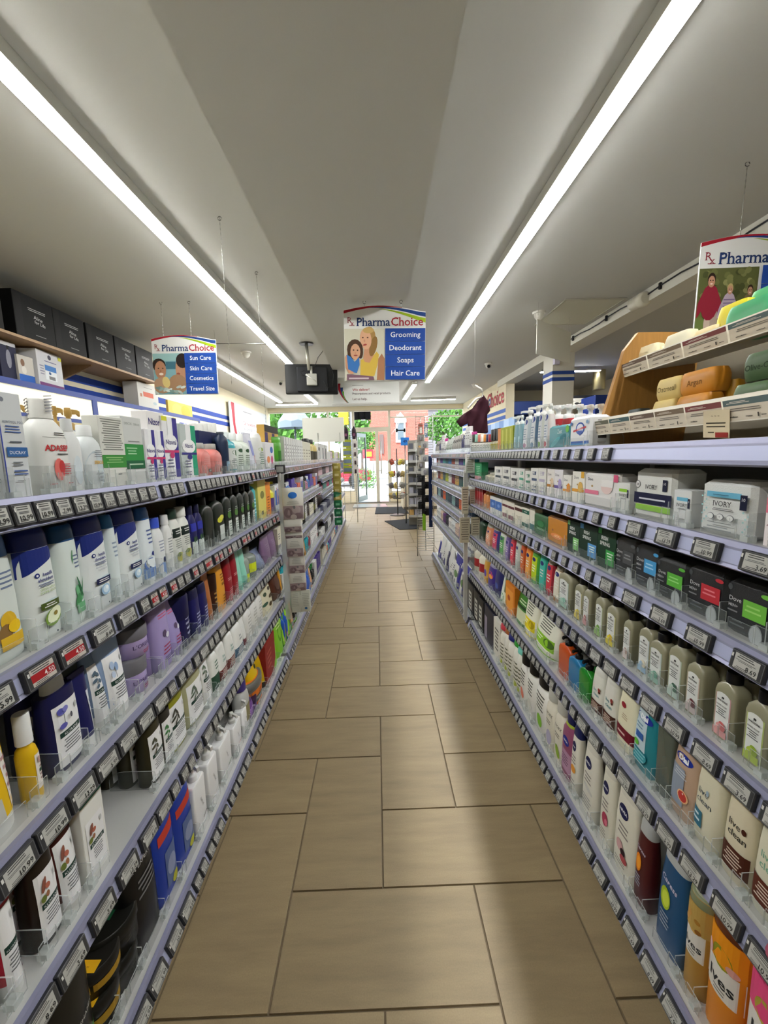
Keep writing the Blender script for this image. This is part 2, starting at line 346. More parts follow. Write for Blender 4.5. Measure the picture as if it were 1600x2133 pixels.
def P(model, name, desc, x0, x1, yt, cols, lab=(), D=None, n=1, back=0, set=.012, up=0, jit=.05, cut=True, **o):
    """n products side by side whose fronts run from picture column x0 to x1 at the shelf, tops at picture row yt"""
    r = CUR; s = r.side; a = r.a + s*(.022+set); z = r.z + up
    ya, yb = y_at(x0, a, r.b, z), y_at(x1, a, r.b, z); lo, hi = min(ya, yb), max(ya, yb); Wt = (hi-lo)/n; ym = (lo+hi)/2
    Wd = Wt*(.97 if n > 1 else .985)
    if D is None: D = {'oval': .56, 'arch': .5, 'shoulder': .6, 'round': 1, 'can': 1, 'jar': 1, 'tub': 1, 'block': .62, 'square': .62, 'tube': .8, 'pouch': .45, 'box': .6, 'pack': .5}[model]*Wd
    D = min(D, .16)
    dm = 0 if model in ('box', 'pack') else D/2
    H = z_at(yt, a + s*dm + r.b*ym, ym) - z
    H = max(.02, H); H = round(H, 3); Wd = round(Wd, 4)
    rot = math.pi/2 if s < 0 else -math.pi/2
    if 'sideprint' in o: o['near'] = -1 if s < 0 else 1
    for i in range(n):
        Y = lo + Wt*(i+.5)
        for k in range(back+1):
            X = a + r.b*Y + s*(D/2 + k*(D+.006))
            drop(model, name, desc + ('' if k == 0 else (' behind the front one' if k == 1 else ' at the back')), X, Y, z, rot + rnd.uniform(-jit, jit), Wd, H, D, cols, lab, **o)
        if cut and back >= 0: r.cuts.append((lo+Wt*i, Wt))
def stack(model, name, desc, x0, x1, ytops, cols, lab=(), **k):
    """products stacked upward: ytops from lowest to highest"""
    r = CUR; up = 0
    for i, yt in enumerate(ytops):
        P(model, name, desc + (' under another' if i < len(ytops)-1 else ' on top of another'), x0, x1, yt, cols, lab, up=up, cut=(i == 0), jit=.03, **k)
        root = PLACED[-1][0]; a = r.a + r.side*.034
        up = z_at(yt, a + r.b*PLACED[-1][3], PLACED[-1][3]) - r.z
for i, z in enumerate((1.380, 1.096, .809, .517, .128)): ROWS['L%d' % (i+1)] = Row(-1, -.618, -.010, z, ('top', 'second', 'third', 'fourth', 'lowest')[i] + ' shampoo shelf')
for i, z in enumerate((1.452, 1.249, 1.050, .797, .506, .085)): ROWS['R%d' % (i+1)] = Row(1, .705, .010, z, ('top', 'second', 'third', 'fourth', 'fifth', 'lowest')[i] + ' soap shelf')
for i, z in enumerate((1.385, 1.10, .81, .52, .128)): ROWS['M%d' % (i+1)] = Row(-1, -.618, -.010, z, ('top', 'second', 'third', 'fourth', 'lowest')[i] + ' skincare shelf')
for i, z in enumerate((1.385, 1.19, 1.00, .70, .42, .128)): ROWS['N%d' % (i+1)] = Row(-1, -.618, -.010, z, ('top', 'second', 'third', 'fourth', 'fifth', 'lowest')[i] + ' shelf by the door')
for i, z in enumerate((1.452, 1.30, 1.10, .88, .60, .085)): ROWS['S%d' % (i+1)] = Row(1, .705, .010, z, ('top', 'second', 'third', 'fourth', 'fifth', 'lowest')[i] + ' far deodorant shelf')
BLK, WHT, NAVY, GRY = '16171a', 'e9ebe9', '1d2152', '8d9095'
def klor(art, c2='2f6b45'):      # botanical label
    r = [('r', -.72, .06, .78, .72, 'e8e9ea'), ('r', -.55, .37, .70, .425, '1f3b33'), ('t', 'KLORANE', .08, .382, .03, 'e8e8e8', {'w': 1.05}), ('f', -.45, .62, .35, .2, 5, '6b6d70'), ('e', .55, .62, .1, .035, 'c3c6c6')]
    return r + art
flower = [('e', -.3, .645, .26, .035, '6a6bb8'), ('e', -.42, .66, .16, .03, '5557a8'), ('e', -.15, .66, .16, .03, '7d7ec6'), ('r', -.3, .48, -.27, .62, '3d4a3a'), ('e', .1, .56, .07, .03, '55555f'), ('e', -.4, .50, .2, .03, '5a5aa8')]
leaf = lambda c: [('e', -.35, .62, .22, .02, c, .8), ('e', -.15, .60, .2, .018, c, 2.1), ('e', -.4, .54, .22, .02, c, .4), ('e', -.1, .52, .18, .018, c, 1.9), ('e', -.3, .47, .18, .016, c, 1.0)]
root_ = [('e', -.3, .60, .13, .07, '8a5546', -.3), ('e', -.1, .57, .16, .03, 'b56a55', .5), ('e', -.45, .48, .16, .035, '6d7a3a'), ('e', -.2, .50, .12, .03, '9a6a4a')]
def hs(kind, c, c2):
    r = [('g', -.97, .97, .60, .735, .829, .829, '1b2a72'), ('e', -.28, .595, .13, .022, '1b2a72'), ('e', -.28, .595, .06, .011, 'e8ecec'), ('t', 'head&', .28, .578, .032, '23307a', {'w': .75, 'b': .02}), ('t', 'shoulders', .12, .535, .032, '23307a', {'w': 1.15, 'b': .02}), ('f', -.4, .6, .52, .485, 2, '5a6690')]
    r += [('t', k, .12, .455-.03*i, .02, c2, {'w': 1.0}) for i, k in enumerate(kind)]
    r += [('e', .15, .34, .42, .02, 'c8d8de', .1), ('r', -.42, .285, .66, .345, c), ('f', -.3, .5, .335, .295, 2, 'e8e8e8')]
    if 'APPLE' in kind[0]: r += [('e', .15, .2, .5, .075, '7a9a3c', .5), ('e', .2, .215, .46, .062, 'e4ecc8', .5), ('e', .25, .225, .12, .02, '8a7a3a', .5)]
    else: r += [('e', .12, .21, .33, .06, '9fc0dc'), ('e', .12, .215, .22, .042, 'd4e6f2'), ('e', .18, .23, .1, .02, 'f2f8fa')]
    return r + [('e', .2, .06, .05, .01, '555c66'), ('f', .3, .6, .065, .05, 1, '9aa0a8')]
def two(c, c2): return [('f', .1, .8, .70, .55, 4, '6a7894'), ('p', [(.0, .66), (.12, .74), (.18, .74), (.06, .60)], c), ('e', .3, .30, .3, .09, c2, .3), ('e', .1, .22, .25, .08, c, -.3), ('r', -.1, .10, .8, .2, c2)]
nz = lambda c: [('r', -.3, .0, .5, 1, 'eef0f2'), ('r', .35, .05, .98, .99, c), ('e', 0, .60, .85, .13, 'f2f3f5'), ('t', 'Nizoral', 0, .57, .075, '26246e', {'w': 1.6, 'b': .02}), ('r', -.95, .44, .95, .48, 'c23a6e' if c != '1f9a74' else '34327e'), ('e', .0, .40, .3, .05, 'c23a6e' if c != '1f9a74' else '34327e'), ('f', -.8, .2, .35, .2, 3, '6a6a86'), ('f', -.8, .2, .15, .05, 2, '8a8aa0')]
# ---- shampoo side, top shelf
row('L1')
P('box', 'shampoo_carton', 'plain grey carton at the frame edge', -70, 17, 905, ('9ea3a4',), [('f', -.8, .8, .35, .12, 5, '55585a')], D=.05, sideprint=[])
P('box', 'shampoo_carton', 'white dermatology shampoo carton with blue edge', 22, 70, 818, ('c9cdcf',), [('r', -1, 0, -.88, 1, '2b3f9a'), ('e', -.55, .93, .18, .022, '777c86'), ('t', 'KERTYOL PSO', .1, .715, .026, '4b5670', {'w': 1.6}), ('f', -.7, .7, .70, .62, 3, '45609a'), ('f', -.6, .8, .56, .52, 1, '60656c'), ('r', -.72, .40, .97, .49, '33619a'), ('t', 'DUCRAY', .12, .425, .04, 'e6ecf2', {'w': 1.3}), ('f', -.5, .5, .36, .31, 2, '60656c'), ('f', -.5, .8, .28, .22, 2, '45609a'), ('f', -.5, .6, .18, .16, 1, '777777')], D=.055)
red = [('r', -.7, .60, .75, .603, '555555'), ('f', -.2, .7, .66, .62, 2, '555555'), ('t', 'ADASEPT', .1, .46, .13, 'b3262c', {'w': 1.62, 'b': .03}), ('f', -.2, .7, .44, .41, 1, '444444'), ('e', -.1, .26, .3, .12, 'd97068'), ('e', .05, .29, .18, .07, 'c03a3a'), ('f', -.1, .75, .33, .2, 5, 'b0404a'), ('f', -.8, -.3, .12, .1, 1, 'b3262c'), ('f', .2, .8, .12, .1, 1, 'b3262c')]
P('shoulder', 'medicated_shampoo_bottle', 'smaller white bottle with red print tucked behind the big one', 68, 112, 868, ('d9dad6', 'd4d4d0'), red, set=.05, jit=0)
P('shoulder', 'medicated_shampoo_bottle', 'big white bottle with red print and striped sealed cap', 98, 164, 832, ('dfe0dc', 'd9d9d4'), red, cf=.2, cw=1.05, jit=0)
b_ = PLACED[-1][0]; bb = B()
for k in range(6):
    for j in range(3): bb.tube([(.020*math.cos(t), .020*math.sin(t), .006*k+.004*t) for t in [j*2.1+q*.16 for q in range(6)]], .0009, '6b6f78', 4)
zc = max(v.co.z for c in b_.children for v in c.data.vertices); bb.obj('seal_stripes', CARD, b_, (0, 0, zc-.042))['kind'] = 'stuff'
for c in b_.children:
    if c.name.startswith('seal'): c.scale = (1.12, 1.12, 1)
P('shoulder', 'lotion_bottle', 'slim white bottle with flip cap', 152, 186, 872, ('d9dcdc', 'd2d5d5'), [('e', 0, .3, .5, .2, 'ccd6dc')], jit=.02)
P('shoulder', 'lotion_bottle', 'white bottle with pale blue swirl and yellow name', 186, 229, 886, ('d3d9da', 'dfe2e2'), [('e', -.1, .3, .8, .3, 'c4d0d6'), ('f', -.2, .7, .62, .5, 4, '7a828a'), ('t', 'SEBCUR', .25, .40, .05, 'd8a838', {'w': 1.1, 'b': .02}), ('f', -.2, .6, .28, .12, 3, 'a4abb0')], jit=.02)
P('box', 'treatment_carton', 'cream carton with small print and a green band', 222, 268, 868, ('d5d6cf',), [('f', -.9, .9, .97, .52, 14, '73766e'), ('r', -1, .28, 1, .46, '3f8a3e'), ('f', -.8, .8, .44, .34, 3, '8fbf7e'), ('f', .1, .5, .2, .17, 1, '555555')], D=.04)
P('box', 'treatment_carton', 'pale grey carton with deep green lower half', 266, 306, 868, ('c9ccca',), [('t', 'DERCOS', -.35, .88, .035, '6a7470', {'w': .8}), ('t', 'DERCOS', .5, .88, .035, '6a7470', {'w': .6}), ('f', -.8, .9, .66, .62, 1, '888c8a'), ('r', -1, .24, 1, .60, '2f8a42'), ('r', -1, .24, 1, .36, '1f5d3c'), ('f', -.8, .3, .56, .44, 3, '9fd0a4'), ('f', -.8, .9, .33, .28, 1, 'b9d8bb')], D=.04)
P('box', 'dandruff_carton', 'white and purple dandruff carton with magenta arc', 311, 349, 895, ('e6e7ea',), nz('3a3488'), D=.035, n=2, jit=.02)
P('box', 'dandruff_carton', 'white dandruff carton laid on the two small ones', 311, 346, 858, ('e8e6e6',), [('t', 'Nizoral', -.05, .6, .28, '26246e', {'w': 1.6, 'b': .02}), ('f', -.7, .7, .42, .2, 2, 'c0686e')], D=.045, up=.113, set=.02, cut=False, jit=0)
P('box', 'dandruff_carton', 'tall white and purple dandruff carton with yellow flash', 349, 377, 868, ('e6e7ea',), [('r', -1, .93, 1, 1, 'd8d83a')] + nz('3a3488'), D=.04)
P('box', 'dandruff_carton', 'grey and green dandruff carton with purple arc', 383, 414, 884, ('b9c4c2',), nz('1f9a74'), D=.05)
P('box', 'hair_carton', 'plain navy carton standing behind the pink bottles', 421, 470, 900, ('1e2550',), [], D=.05, n=2, set=.075, jit=.02)
P('shoulder', 'micellar_bottle', 'pink rounded bottle with grey cap', 421, 470, 924, ('d9837d', '9c9a94'), [('e', 0, .45, .7, .3, 'cf7a76'), ('f', -.5, .5, .6, .3, 5, 'e0a09a'), ('r', .05, .12, .75, .22, '3c3a3a'), ('r', .2, .14, .6, .2, 'd8d0c0')], n=2, jit=.02)
P('round', 'toner_bottle', 'dark navy cylinder bottle', 474, 484, 900, ('23304a', '3a4250'), [('r', -.6, .05, .2, .3, '8ab0c8')], cf=.05)
P('round', 'mouthwash_bottle', 'clear teal bottle with a leaf label', 486, 500, 900, ('4fb3c0', 'd9e4e4'), [('r', -.9, .1, .9, .6, 'e4e8e4'), ('e', -.1, .5, .4, .06, '2d5a34'), ('e', .2, .46, .3, .05, '3f7a44'), ('f', -.7, .7, .36, .15, 5, '6a7a70')], mat='liq', pf=.2)
P('round', 'face_wash_bottle', 'white bottle with green stripes and leaf print', 500, 527, 903, ('dfe8df', 'e8ecea'), [('r', .4, .1, .9, .75, '4a9a58'), ('e', -.2, .55, .35, .05, '3a5a40'), ('f', -.7, .3, .45, .15, 6, '7a8a7c')], n=2)
P('tube', 'face_wash_tube', 'white and lilac tube with a red berry', 528, 540, 902, ('d9dbe8', 'e6e6ea'), [('r', -.3, .4, .5, .8, '8d94cc'), ('e', .3, .3, .4, .12, 'b0503e')], n=1)
P('arch', 'cleanser_bottle', 'white bottle with green leaf stripes', 541, 556, 902, ('dfe2df', 'e6e8e6'), [('e', -.1, .55, .6, .05, '8aa82c'), ('f', -.7, .7, .5, .15, 7, '3c6a50')], n=1)
P('box', 'face_mask_carton', 'white carton with fruit and a blue dot', 556, 572, 922, ('e4e4e6',), [('e', .4, .72, .35, .13, '2f66b0'), ('e', -.4, .35, .35, .14, 'd98a5a'), ('e', .4, .35, .25, .16, 'c04a78')], n=1, D=.03)
P('box', 'hair_color_carton', 'tall gold and purple carton with a black top', 556, 583, 888, ('c09a50',), [('r', -1, .84, 1, 1, '1a1612'), ('r', -1, 0, -.2, .83, '3d2a60'), ('f', 0, .8, .7, .2, 4, 'e8d8a0')], n=2, set=.06, D=.05, jit=.01)
P('can', 'body_spray_can', 'bright green spray can', 582, 592, 911, ('58a838', '62b83c'), [('r', -.5, .1, .6, .55, '3a7a2c')], cf=.18)
P('box', 'cosmetic_carton', 'slim white cosmetic carton with dark side lines', 593, 632, 914, ('dcdedc',), [('r', -.95, 0, -.6, 1, '8a8c8c'), ('f', -.3, .8, .8, .3, 4, '9a9a9a'), ('e', .2, .2, .3, .1, 'c8c2bc')], n=9, D=.05, low=True)
P('box', 'cosmetic_carton', 'small cream cosmetic carton', 632, 648, 921, ('d8d6c4',), [('f', -.6, .6, .7, .3, 3, '9a9684')], n=3, D=.05, low=True)
P('round', 'serum_bottle', 'amber serum bottle with black cap', 649, 664, 915, ('c8b470', '1b1b1b'), [('r', -.8, .15, .8, .5, '4a4636')], n=2, low=True)
P('box', 'cosmetic_carton', 'white and grey carton at the bay end', 665, 684, 926, ('cfd0cc',), [('r', -1, .2, -.2, .8, '6a6a6a')], n=3, D=.05, low=True)
# ---- shampoo side, second shelf
row('L2')
P('oval', 'dandruff_shampoo_bottle', 'white bottle with blue cap and citrus splash', -52, 70, 1113, ('d3dbd6', '2a5a9a'), two('8a6a3c', 'd9b02c') + [('e', .45, .26, .25, .05, 'e8c020')], D=.055, jit=0)
P('oval', 'dandruff_shampoo_bottle', 'white bottle with navy cap and green apple picture', 70, 142, 1103, ('dde3e0', '18246a'), hs(('GREEN APPLE', 'POMME VERTE'), '4a5a22', '8aa84a'), cf=.17, D=.05, jit=.0)
P('oval', 'dandruff_shampoo_bottle', 'slim white bottle with teal cap and aloe leaf', 143, 189, 1094, ('d5e0dc', '1d4a7a'), two('4a8a58', '6fb080') + [('e', .35, .36, .08, .12, '2f6a44', .3), ('e', .55, .36, .07, .1, '3a7a50', -.3)], cf=.16, D=.045, jit=0)
P('oval', 'dandruff_shampoo_bottle', 'white bottle with navy cap and water drop', 189, 244, 1077, ('dde3e3', '18246a'), hs(('CLASSIC CLEAN', 'CLASSIQUE'), '1c2350', '8a92a4'), cf=.17, D=.05, jit=.0)
P('oval', 'dandruff_shampoo_bottle', 'narrow pale bottle with light blue cap', 244, 262, 1073, ('d8e3e4', '3a78b4'), [('f', -.5, .7, .7, .5, 4, '90a0b4')], cf=.15, D=.05, jit=0)
P('oval', 'dandruff_shampoo_bottle', 'second white bottle with navy cap and water drop', 262, 307, 1060, ('dde3e3', '18246a'), hs(('CLASSIC CLEAN', 'CLASSIQUE'), '1c2350', '8a92a4'), cf=.17, D=.05, jit=.0)
P('oval', 'dandruff_shampoo_bottle', 'slim white bottle with blue wave and blue cap', 307, 332, 1058, ('dde6ea', '2c5c9c'), [('f', -.3, .8, .72, .5, 4, '5a6a9a'), ('e', .4, .36, .25, .04, '1b2a72'), ('r', -.9, .06, .95, .2, '6a8ac0', 2), ('e', .0, .22, .9, .1, '4a6ab0', -.4), ('e', .1, .27, .8, .08, 'dde6ea', -.4)], cf=.16, D=.045, jit=0)
P('shoulder', 'shampoo_bottle', 'white bottle with bright blue cap and navy drop', 333, 352, 1079, ('e2e6e6', '3a55c0'), [('f', -.5, .6, .62, .4, 4, '9aa2b4'), ('e', .4, .26, .25, .05, '1a2450'), ('e', 0, .1, .9, .12, '7a9ad0', -.2)], jit=.02, cw=1.2)
P('shoulder', 'shampoo_bottle', 'white bottle with white cap and pale text', 353, 368, 1073, ('e0e2e0', 'dcdedc'), [('f', -.6, .6, .6, .3, 6, '9aa0a0')], jit=.02, cw=1.2)
tea = [('r', -.95, .5, .95, .66, '1e2a26'), ('f', -.6, .6, .63, .55, 2, 'd9dcd8'), ('f', -.7, .7, .48, .3, 5, '8a8f8a'), ('e', .1, .15, .7, .08, 'b4b04a'), ('e', -.2, .2, .4, .04, '6a7a3a')]
P('shoulder', 'tea_tree_bottle', 'white bottle with dark green band and green cap', 368, 386, 1060, ('dfe2dc', '24382e'), tea, jit=.02, cw=1.3)
P('shoulder', 'tea_tree_bottle', 'white bottle with dark green band and white cap', 386, 404, 1056, ('e2e4de', 'dfe1dc'), tea, jit=.02, cw=1.3)
P('shoulder', 'conditioner_bottle', 'dark navy bottle with a plant label', 404, 430, 1052, ('20205a', '191a3c'), [('r', -.8, .5, .6, .66, '2f36a0'), ('r', -.8, .05, .9, .3, 'c8d2ce'), ('e', -.3, .34, .2, .06, '3a5a3c'), ('e', .2, .34, .2, .06, '2f4a34')], jit=.02, n=2, back=0)
P('block', 'hair_oil_bottle', 'dark green bottle with pale foot label', 430, 451, 1036, ('121a12', '0c0d0c'), [('r', .5, .04, .9, .34, '5c635e')], jit=.02, back=1)
P('block', 'hair_oil_bottle', 'dark green bottle with yellow fruit label', 451, 472, 1027, ('121a12', '0c0d0c'), [('r', -.1, .04, .9, .34, 'c8cfca'), ('e', .0, .46, .5, .06, 'c8c83a'), ('e', .3, .5, .4, .05, 'd8d85a')], jit=.02, back=1)
P('block', 'hair_oil_bottle', 'dark green bottle with leafy label', 472, 534, 1012, ('131b14', '0c0d0c'), [('r', -.1, .04, .9, .34, 'cdd4d0'), ('f', 0, .8, .3, .1, 4, '7a8a80'), ('e', .2, .46, .5, .07, '4f7a3a'), ('f', -.2, .7, .6, .52, 2, '9aa49c')], n=5, jit=.02, back=1)
P('round', 'hair_spray_can', 'teal bottle with white top', 527, 542, 1003, ('3aa8b0', 'c9d6d4'), [('f', -.4, .6, .6, .2, 5, 'b8e0e0')], cf=.06, cw=1.8)
P('box', 'hair_dye_carton', 'tall pale yellow carton with leaf sketch', 541, 557, 998, ('d9cc6a',), [('e', 0, .6, .5, .1, '7a7a3a'), ('r', -.4, .1, .1, .2, '6a6a4a')], D=.06, jit=.02)
P('box', 'hair_dye_carton', 'tall bright orange carton', 556, 566, 1005, ('e58a24',), [('f', -.5, .5, .6, .1, 6, '8a4a14')], D=.06, jit=.02)
P('round', 'hair_mask_bottle', 'yellow bottle with purple lower label', 566, 587, 1005, ('d6d23a', 'e0dc3c'), [('r', -.9, .05, .9, .5, '4f3a78'), ('e', .3, .3, .3, .1, 'c8c84a')], n=2, jit=.02)
# ---- shampoo side, third shelf
row('L3')
P('tube', 'sun_hair_tube', 'large yellow tube standing on a white cap', -48, 66, 1505, ('d9b016', 'dcdedb'), [('r', .45, .15, .97, .75, 'e4dfd8', 4), ('f', .5, .9, .6, .3, 4, 'b08a8a'), ('r', -.55, .13, .1, .3, 'b7b8b2')], jit=0)
P('round', 'sun_spray_bottle', 'yellow spray bottle with a white overcap', 72, 103, 1487, ('d8b01a', 'e0e2e0'), [('r', -.2, .12, .95, .52, 'e6e1d8'), ('f', .1, .85, .48, .2, 6, '9a7a78'), ('r', .1, .3, .9, .34, '2c4638'), ('e', .2, .45, .2, .04, 'b4968c')], cf=.34, cw=1.5, jit=0)
P('oval', 'botanical_shampoo_bottle', 'large navy bottle with cornflower label and white cap', 122, 186, 1408, ('1a1b48', 'd5d8d4'), klor(flower), cf=.15, cw=.62, D=.05, jit=0, back=1)
P('tube', 'botanical_tube', 'navy tube on a white cap', 178, 211, 1398, ('191b52', 'e0e2e0'), [('r', .4, .15, .9, .7, 'd5d8e0'), ('f', .5, .85, .6, .3, 4, '6a6c88')], jit=0)
P('tube', 'botanical_tube', 'pale blue tube on a white cap, shade in its colour', 205, 243, 1332, ('6f84a4', 'd9dcd9'), klor(leaf('55687a')), set=.03, jit=0)  # darker copy of the pale blue tube, shade put into its colours
P('tube', 'botanical_tube', 'pale blue tube on a white cap with blossom label', 239, 285, 1314, ('93abd0', 'e4e6e4'), klor([('e', -.3, .6, .14, .05, 'a8bcd8'), ('e', -.05, .57, .14, .05, '90a8cc'), ('e', -.35, .5, .12, .04, 'b8c8de'), ('r', -.2, .45, -.17, .58, '5a6a70')]), jit=0)
hy = [('f', -.5, .5, .8, .72, 2, 'c05a78'), ('e', 0, .5, .2, .05, '5a4a68'), ('e', .3, .46, .2, .04, 'd8d8e4'), ('f', -.4, .7, .35, .2, 3, '9a3a58'), ('f', -.3, .6, .18, .1, 3, '55506a')]
stack('jar', 'hair_mask_jar', 'lilac tub with grey lid', 284, 323, (1368, 1303), ('b0a0d0', '6d6c72'), [('t', "L'OREAL", -.1, .3, .16, '4a3a68', {'w': 1.2}), ('f', -.3, .7, .2, .08, 2, 'b04a6a')], cf=.42)
P('round', 'serum_bottle', 'lilac serum bottle with magenta swirl and grey pump', 318, 338, 1276, ('aa96cc', '55555a'), [('e', .2, .42, .6, .1, 'b03a78'), ('e', .1, .25, .5, .08, '9a2a6a')], pump=True, pf=.35, set=.03, jit=0)
P('oval', 'lilac_shampoo_bottle', 'tall lilac bottle with silver emblem', 334, 366, 1247, ('a193c6', '8d80b0'), hy, cf=.18, jit=.02)
P('tube', 'lilac_conditioner_tube', 'lilac tube with silver emblem', 364, 392, 1243, ('9d90c2', '8d80b0'), hy, jit=.02)
P('jar', 'night_repair_jar', 'wide navy tub with silver text', 378, 410, 1240, ('1b1a52', '141440'), [('f', -.2, .8, .6, .2, 4, 'a0a4c4')], jit=.02, cf=.45)
P('oval', 'navy_shampoo_bottle', 'navy bottle with fine silver text', 408, 440, 1220, ('1d1c5a', '15153e'), [('f', -.3, .8, .5, .15, 5, 'a0a4c8'), ('r', -.9, .3, .9, .31, '7a7cb0')], n=2, jit=.02)
P('tube', 'orange_tube', 'brown orange tube', 438, 450, 1192, ('a8683a', '8a4a24'), [], jit=0)
P('jar', 'brown_jar', 'dark brown jar with gold trim', 449, 460, 1196, ('3c2014', '2a160e'), [('f', -.5, .5, .6, .3, 3, 'b08a50')], jit=0)
P('arch', 'orange_shampoo_bottle', 'amber orange bottle with brown text', 453, 477, 1166, ('d8952a', 'b87a20'), [('f', .0, .8, .72, .55, 3, '7a4a14'), ('r', .1, .48, .9, .53, '8a5a1a'), ('f', .1, .9, .3, .08, 4, '6a3a10')], jit=0)
P('arch', 'red_shampoo_bottle', 'deep red bottle with pale script', 477, 501, 1155, ('8e1c26', '7a1620'), [('f', -.6, .7, .55, .48, 2, 'd8a4a4'), ('f', -.4, .8, .32, .06, 6, 'd0949a')], n=2, jit=0)
P('tube', 'mint_tube', 'pale mint tube', 500, 521, 1137, ('8fd0bc', '5aa898'), [], n=2, jit=.03)
P('round', 'spray_bottle', 'clear bottle with lime and blue label and silver cap', 513, 527, 1146, ('9aa49a', 'b4b8ba'), [('r', -.9, .05, .4, .3, 'b8c830'), ('r', .2, .15, .95, .4, '2a4a9a')], mat='liq', jit=.02)
P('round', 'spray_bottle', 'clear bottle with yellow green label', 527, 541, 1140, ('8a948c', '6a7070'), [('r', -.9, .2, .9, .5, 'c8d424')], mat='liq', jit=.02)
P('tube', 'styling_tube', 'grey blue tube', 541, 560, 1146, ('6f7a98', '585f78'), [('e', .3, .5, .4, .2, 'a0aec0')], jit=.1)
P('pouch', 'hair_mask_pouch', 'dusty purple pouch', 556, 590, 1106, ('7d6384', '6c5474'), [('f', -.4, .5, .7, .4, 4, '9a84a0')], n=3, jit=.04)
P('tube', 'bronze_tube', 'thin bronze tube at the bay end', 589, 594, 1110, ('8a6434', '6a4a24'), [], jit=0)
# ---- shampoo side, fourth shelf
row('L4')
P('tube', 'botanical_tube', 'maroon tube cut by the frame edge', -60, 24, 1880, ('5e1a2c', 'd2d4d0'), klor(root_), jit=0)
P('tube', 'botanical_tube', 'crimson tube on a white cap', 22, 64, 1822, ('a8142e', 'd8dad6'), klor([('e', .45, .18, .07, .02, '4a3a3a')]), jit=0)
P('oval', 'botanical_shampoo_bottle', 'black brown bottle with root and hops label, white cap', 90, 142, 1752, ('20170f', 'd5d8d4'), klor(root_), cf=.14, cw=.62, D=.05, jit=0, back=1)
P('tube', 'botanical_tube', 'maroon tube on a white cap with root label', 139, 186, 1690, ('4f1a17', 'd5d6d0'), klor(root_), jit=0)
P('box', 'botanical_carton', 'white carton with teal top edge and plant drawing', 186, 229, 1655, ('e2e3de',), [('r', -1, .95, 1, 1, '2c6a58')] + klor(root_), D=.045, jit=0)
P('oval', 'botanical_shampoo_bottle', 'dark olive bottle with olive branch label', 318, 351, 1484, ('2c2a18', 'cfd2cc'), klor(leaf('4a4a3a')), cf=.14, cw=.62, jit=0, back=2)
P('oval', 'botanical_shampoo_bottle', 'dark bottle with mint leaf label', 346, 369, 1462, ('262420', 'cfd2cc'), klor(leaf('3f7a44')), cf=.14, cw=.62, jit=0)
P('oval', 'botanical_shampoo_bottle', 'yellow green bottle with olive branch label', 357, 398, 1427, ('8a8a1e', 'd5d8d0'), klor(leaf('3c3c34')), cf=.13, cw=.62, jit=0)
P('oval', 'botanical_shampoo_bottle', 'sage bottle with pale leaf label', 396, 434, 1385, ('a8a884', 'd9dcd2'), klor(leaf('5a6a5a')), cf=.13, cw=.62, jit=0)
P('tube', 'botanical_tube', 'white tube with dark green text', 431, 449, 1340, ('d5dad0', 'e0e2de'), klor(leaf('6a7a6a')), jit=0)
P('arch', 'conditioner_bottle', 'white bottle with dark green lower half', 447, 463, 1360, ('dcdfd9', 'e2e4e0'), [('r', -.9, .08, .95, .45, '2a4a38', 3), ('f', -.3, .7, .8, .55, 3, '4a6a5a')], jit=0)
lc = lambda c, t: [('t', 'live', .1, .60, .08, t, {'w': 1, 'b': .01}), ('t', 'clean', .15, .50, .08, t, {'w': 1.2, 'b': .01}), ('r', -.95, .07, .97, .34, c, 2), ('f', -.6, .7, .32, .1, 5, 'd8cfc8')]
P('arch', 'clean_shampoo_bottle', 'white bottle with brick red lower band', 461, 494, 1328, ('e3e5e1', 'e0e2de'), lc('6a2c28', '4a8a84'), n=2, jit=.02)
P('arch', 'clean_shampoo_bottle', 'white bottle with slate blue lower band', 494, 512, 1300, ('e3e5e1', 'e0e2de'), lc('3f5f78', '3f5560'), n=1, jit=.02)
P('tube', 'clean_tube', 'white tube with wine red patch', 510, 519, 1284, ('dadcd9', 'c8cccc'), [('r', -.6, .1, .8, .3, '6a3038')], jit=0)
P('shoulder', 'white_pump_bottle', 'white bottle with fine grey speckle', 517, 551, 1240, ('e0e1de', 'e6e7e5'), [('e', -.3, .5, .2, .03, 'b8b8b4'), ('e', .3, .3, .2, .03, 'b0b0aa'), ('f', -.6, .6, .7, .2, 6, 'bcbcb8')], n=3, jit=.03)
lp = [('e', .1, .75, .25, .06, '5a4a30'), ('e', .5, .6, .2, .05, '3c301e'), ('e', -.2, .55, .2, .05, '3a4a34'), ('e', .4, .4, .25, .06, '4a3a24'), ('e', -.4, .3, .3, .05, '3a5a4a'), ('e', .2, .2, .2, .06, '55452a'), ('e', .7, .8, .15, .05, '4a3c22')]
P('pouch', 'wipes_pouch', 'cream pouch with dark leopard spots', 551, 575, 1205, ('d6d0b4',), lp, jit=.05)
P('pouch', 'wig_pouch', 'brown hair extension pouch', 576, 590, 1182, ('4f2c1e',), [('e', 0, .5, .6, .3, '3a1c12')], jit=.05)
P('box', 'comb_carton', 'white carton with black comb silhouettes', 590, 600, 1190, ('c8cac6',), [('r', -.5, .2, -.2, .8, '2a2a2a'), ('r', .2, .2, .5, .8, '2a2a2a')], D=.05)
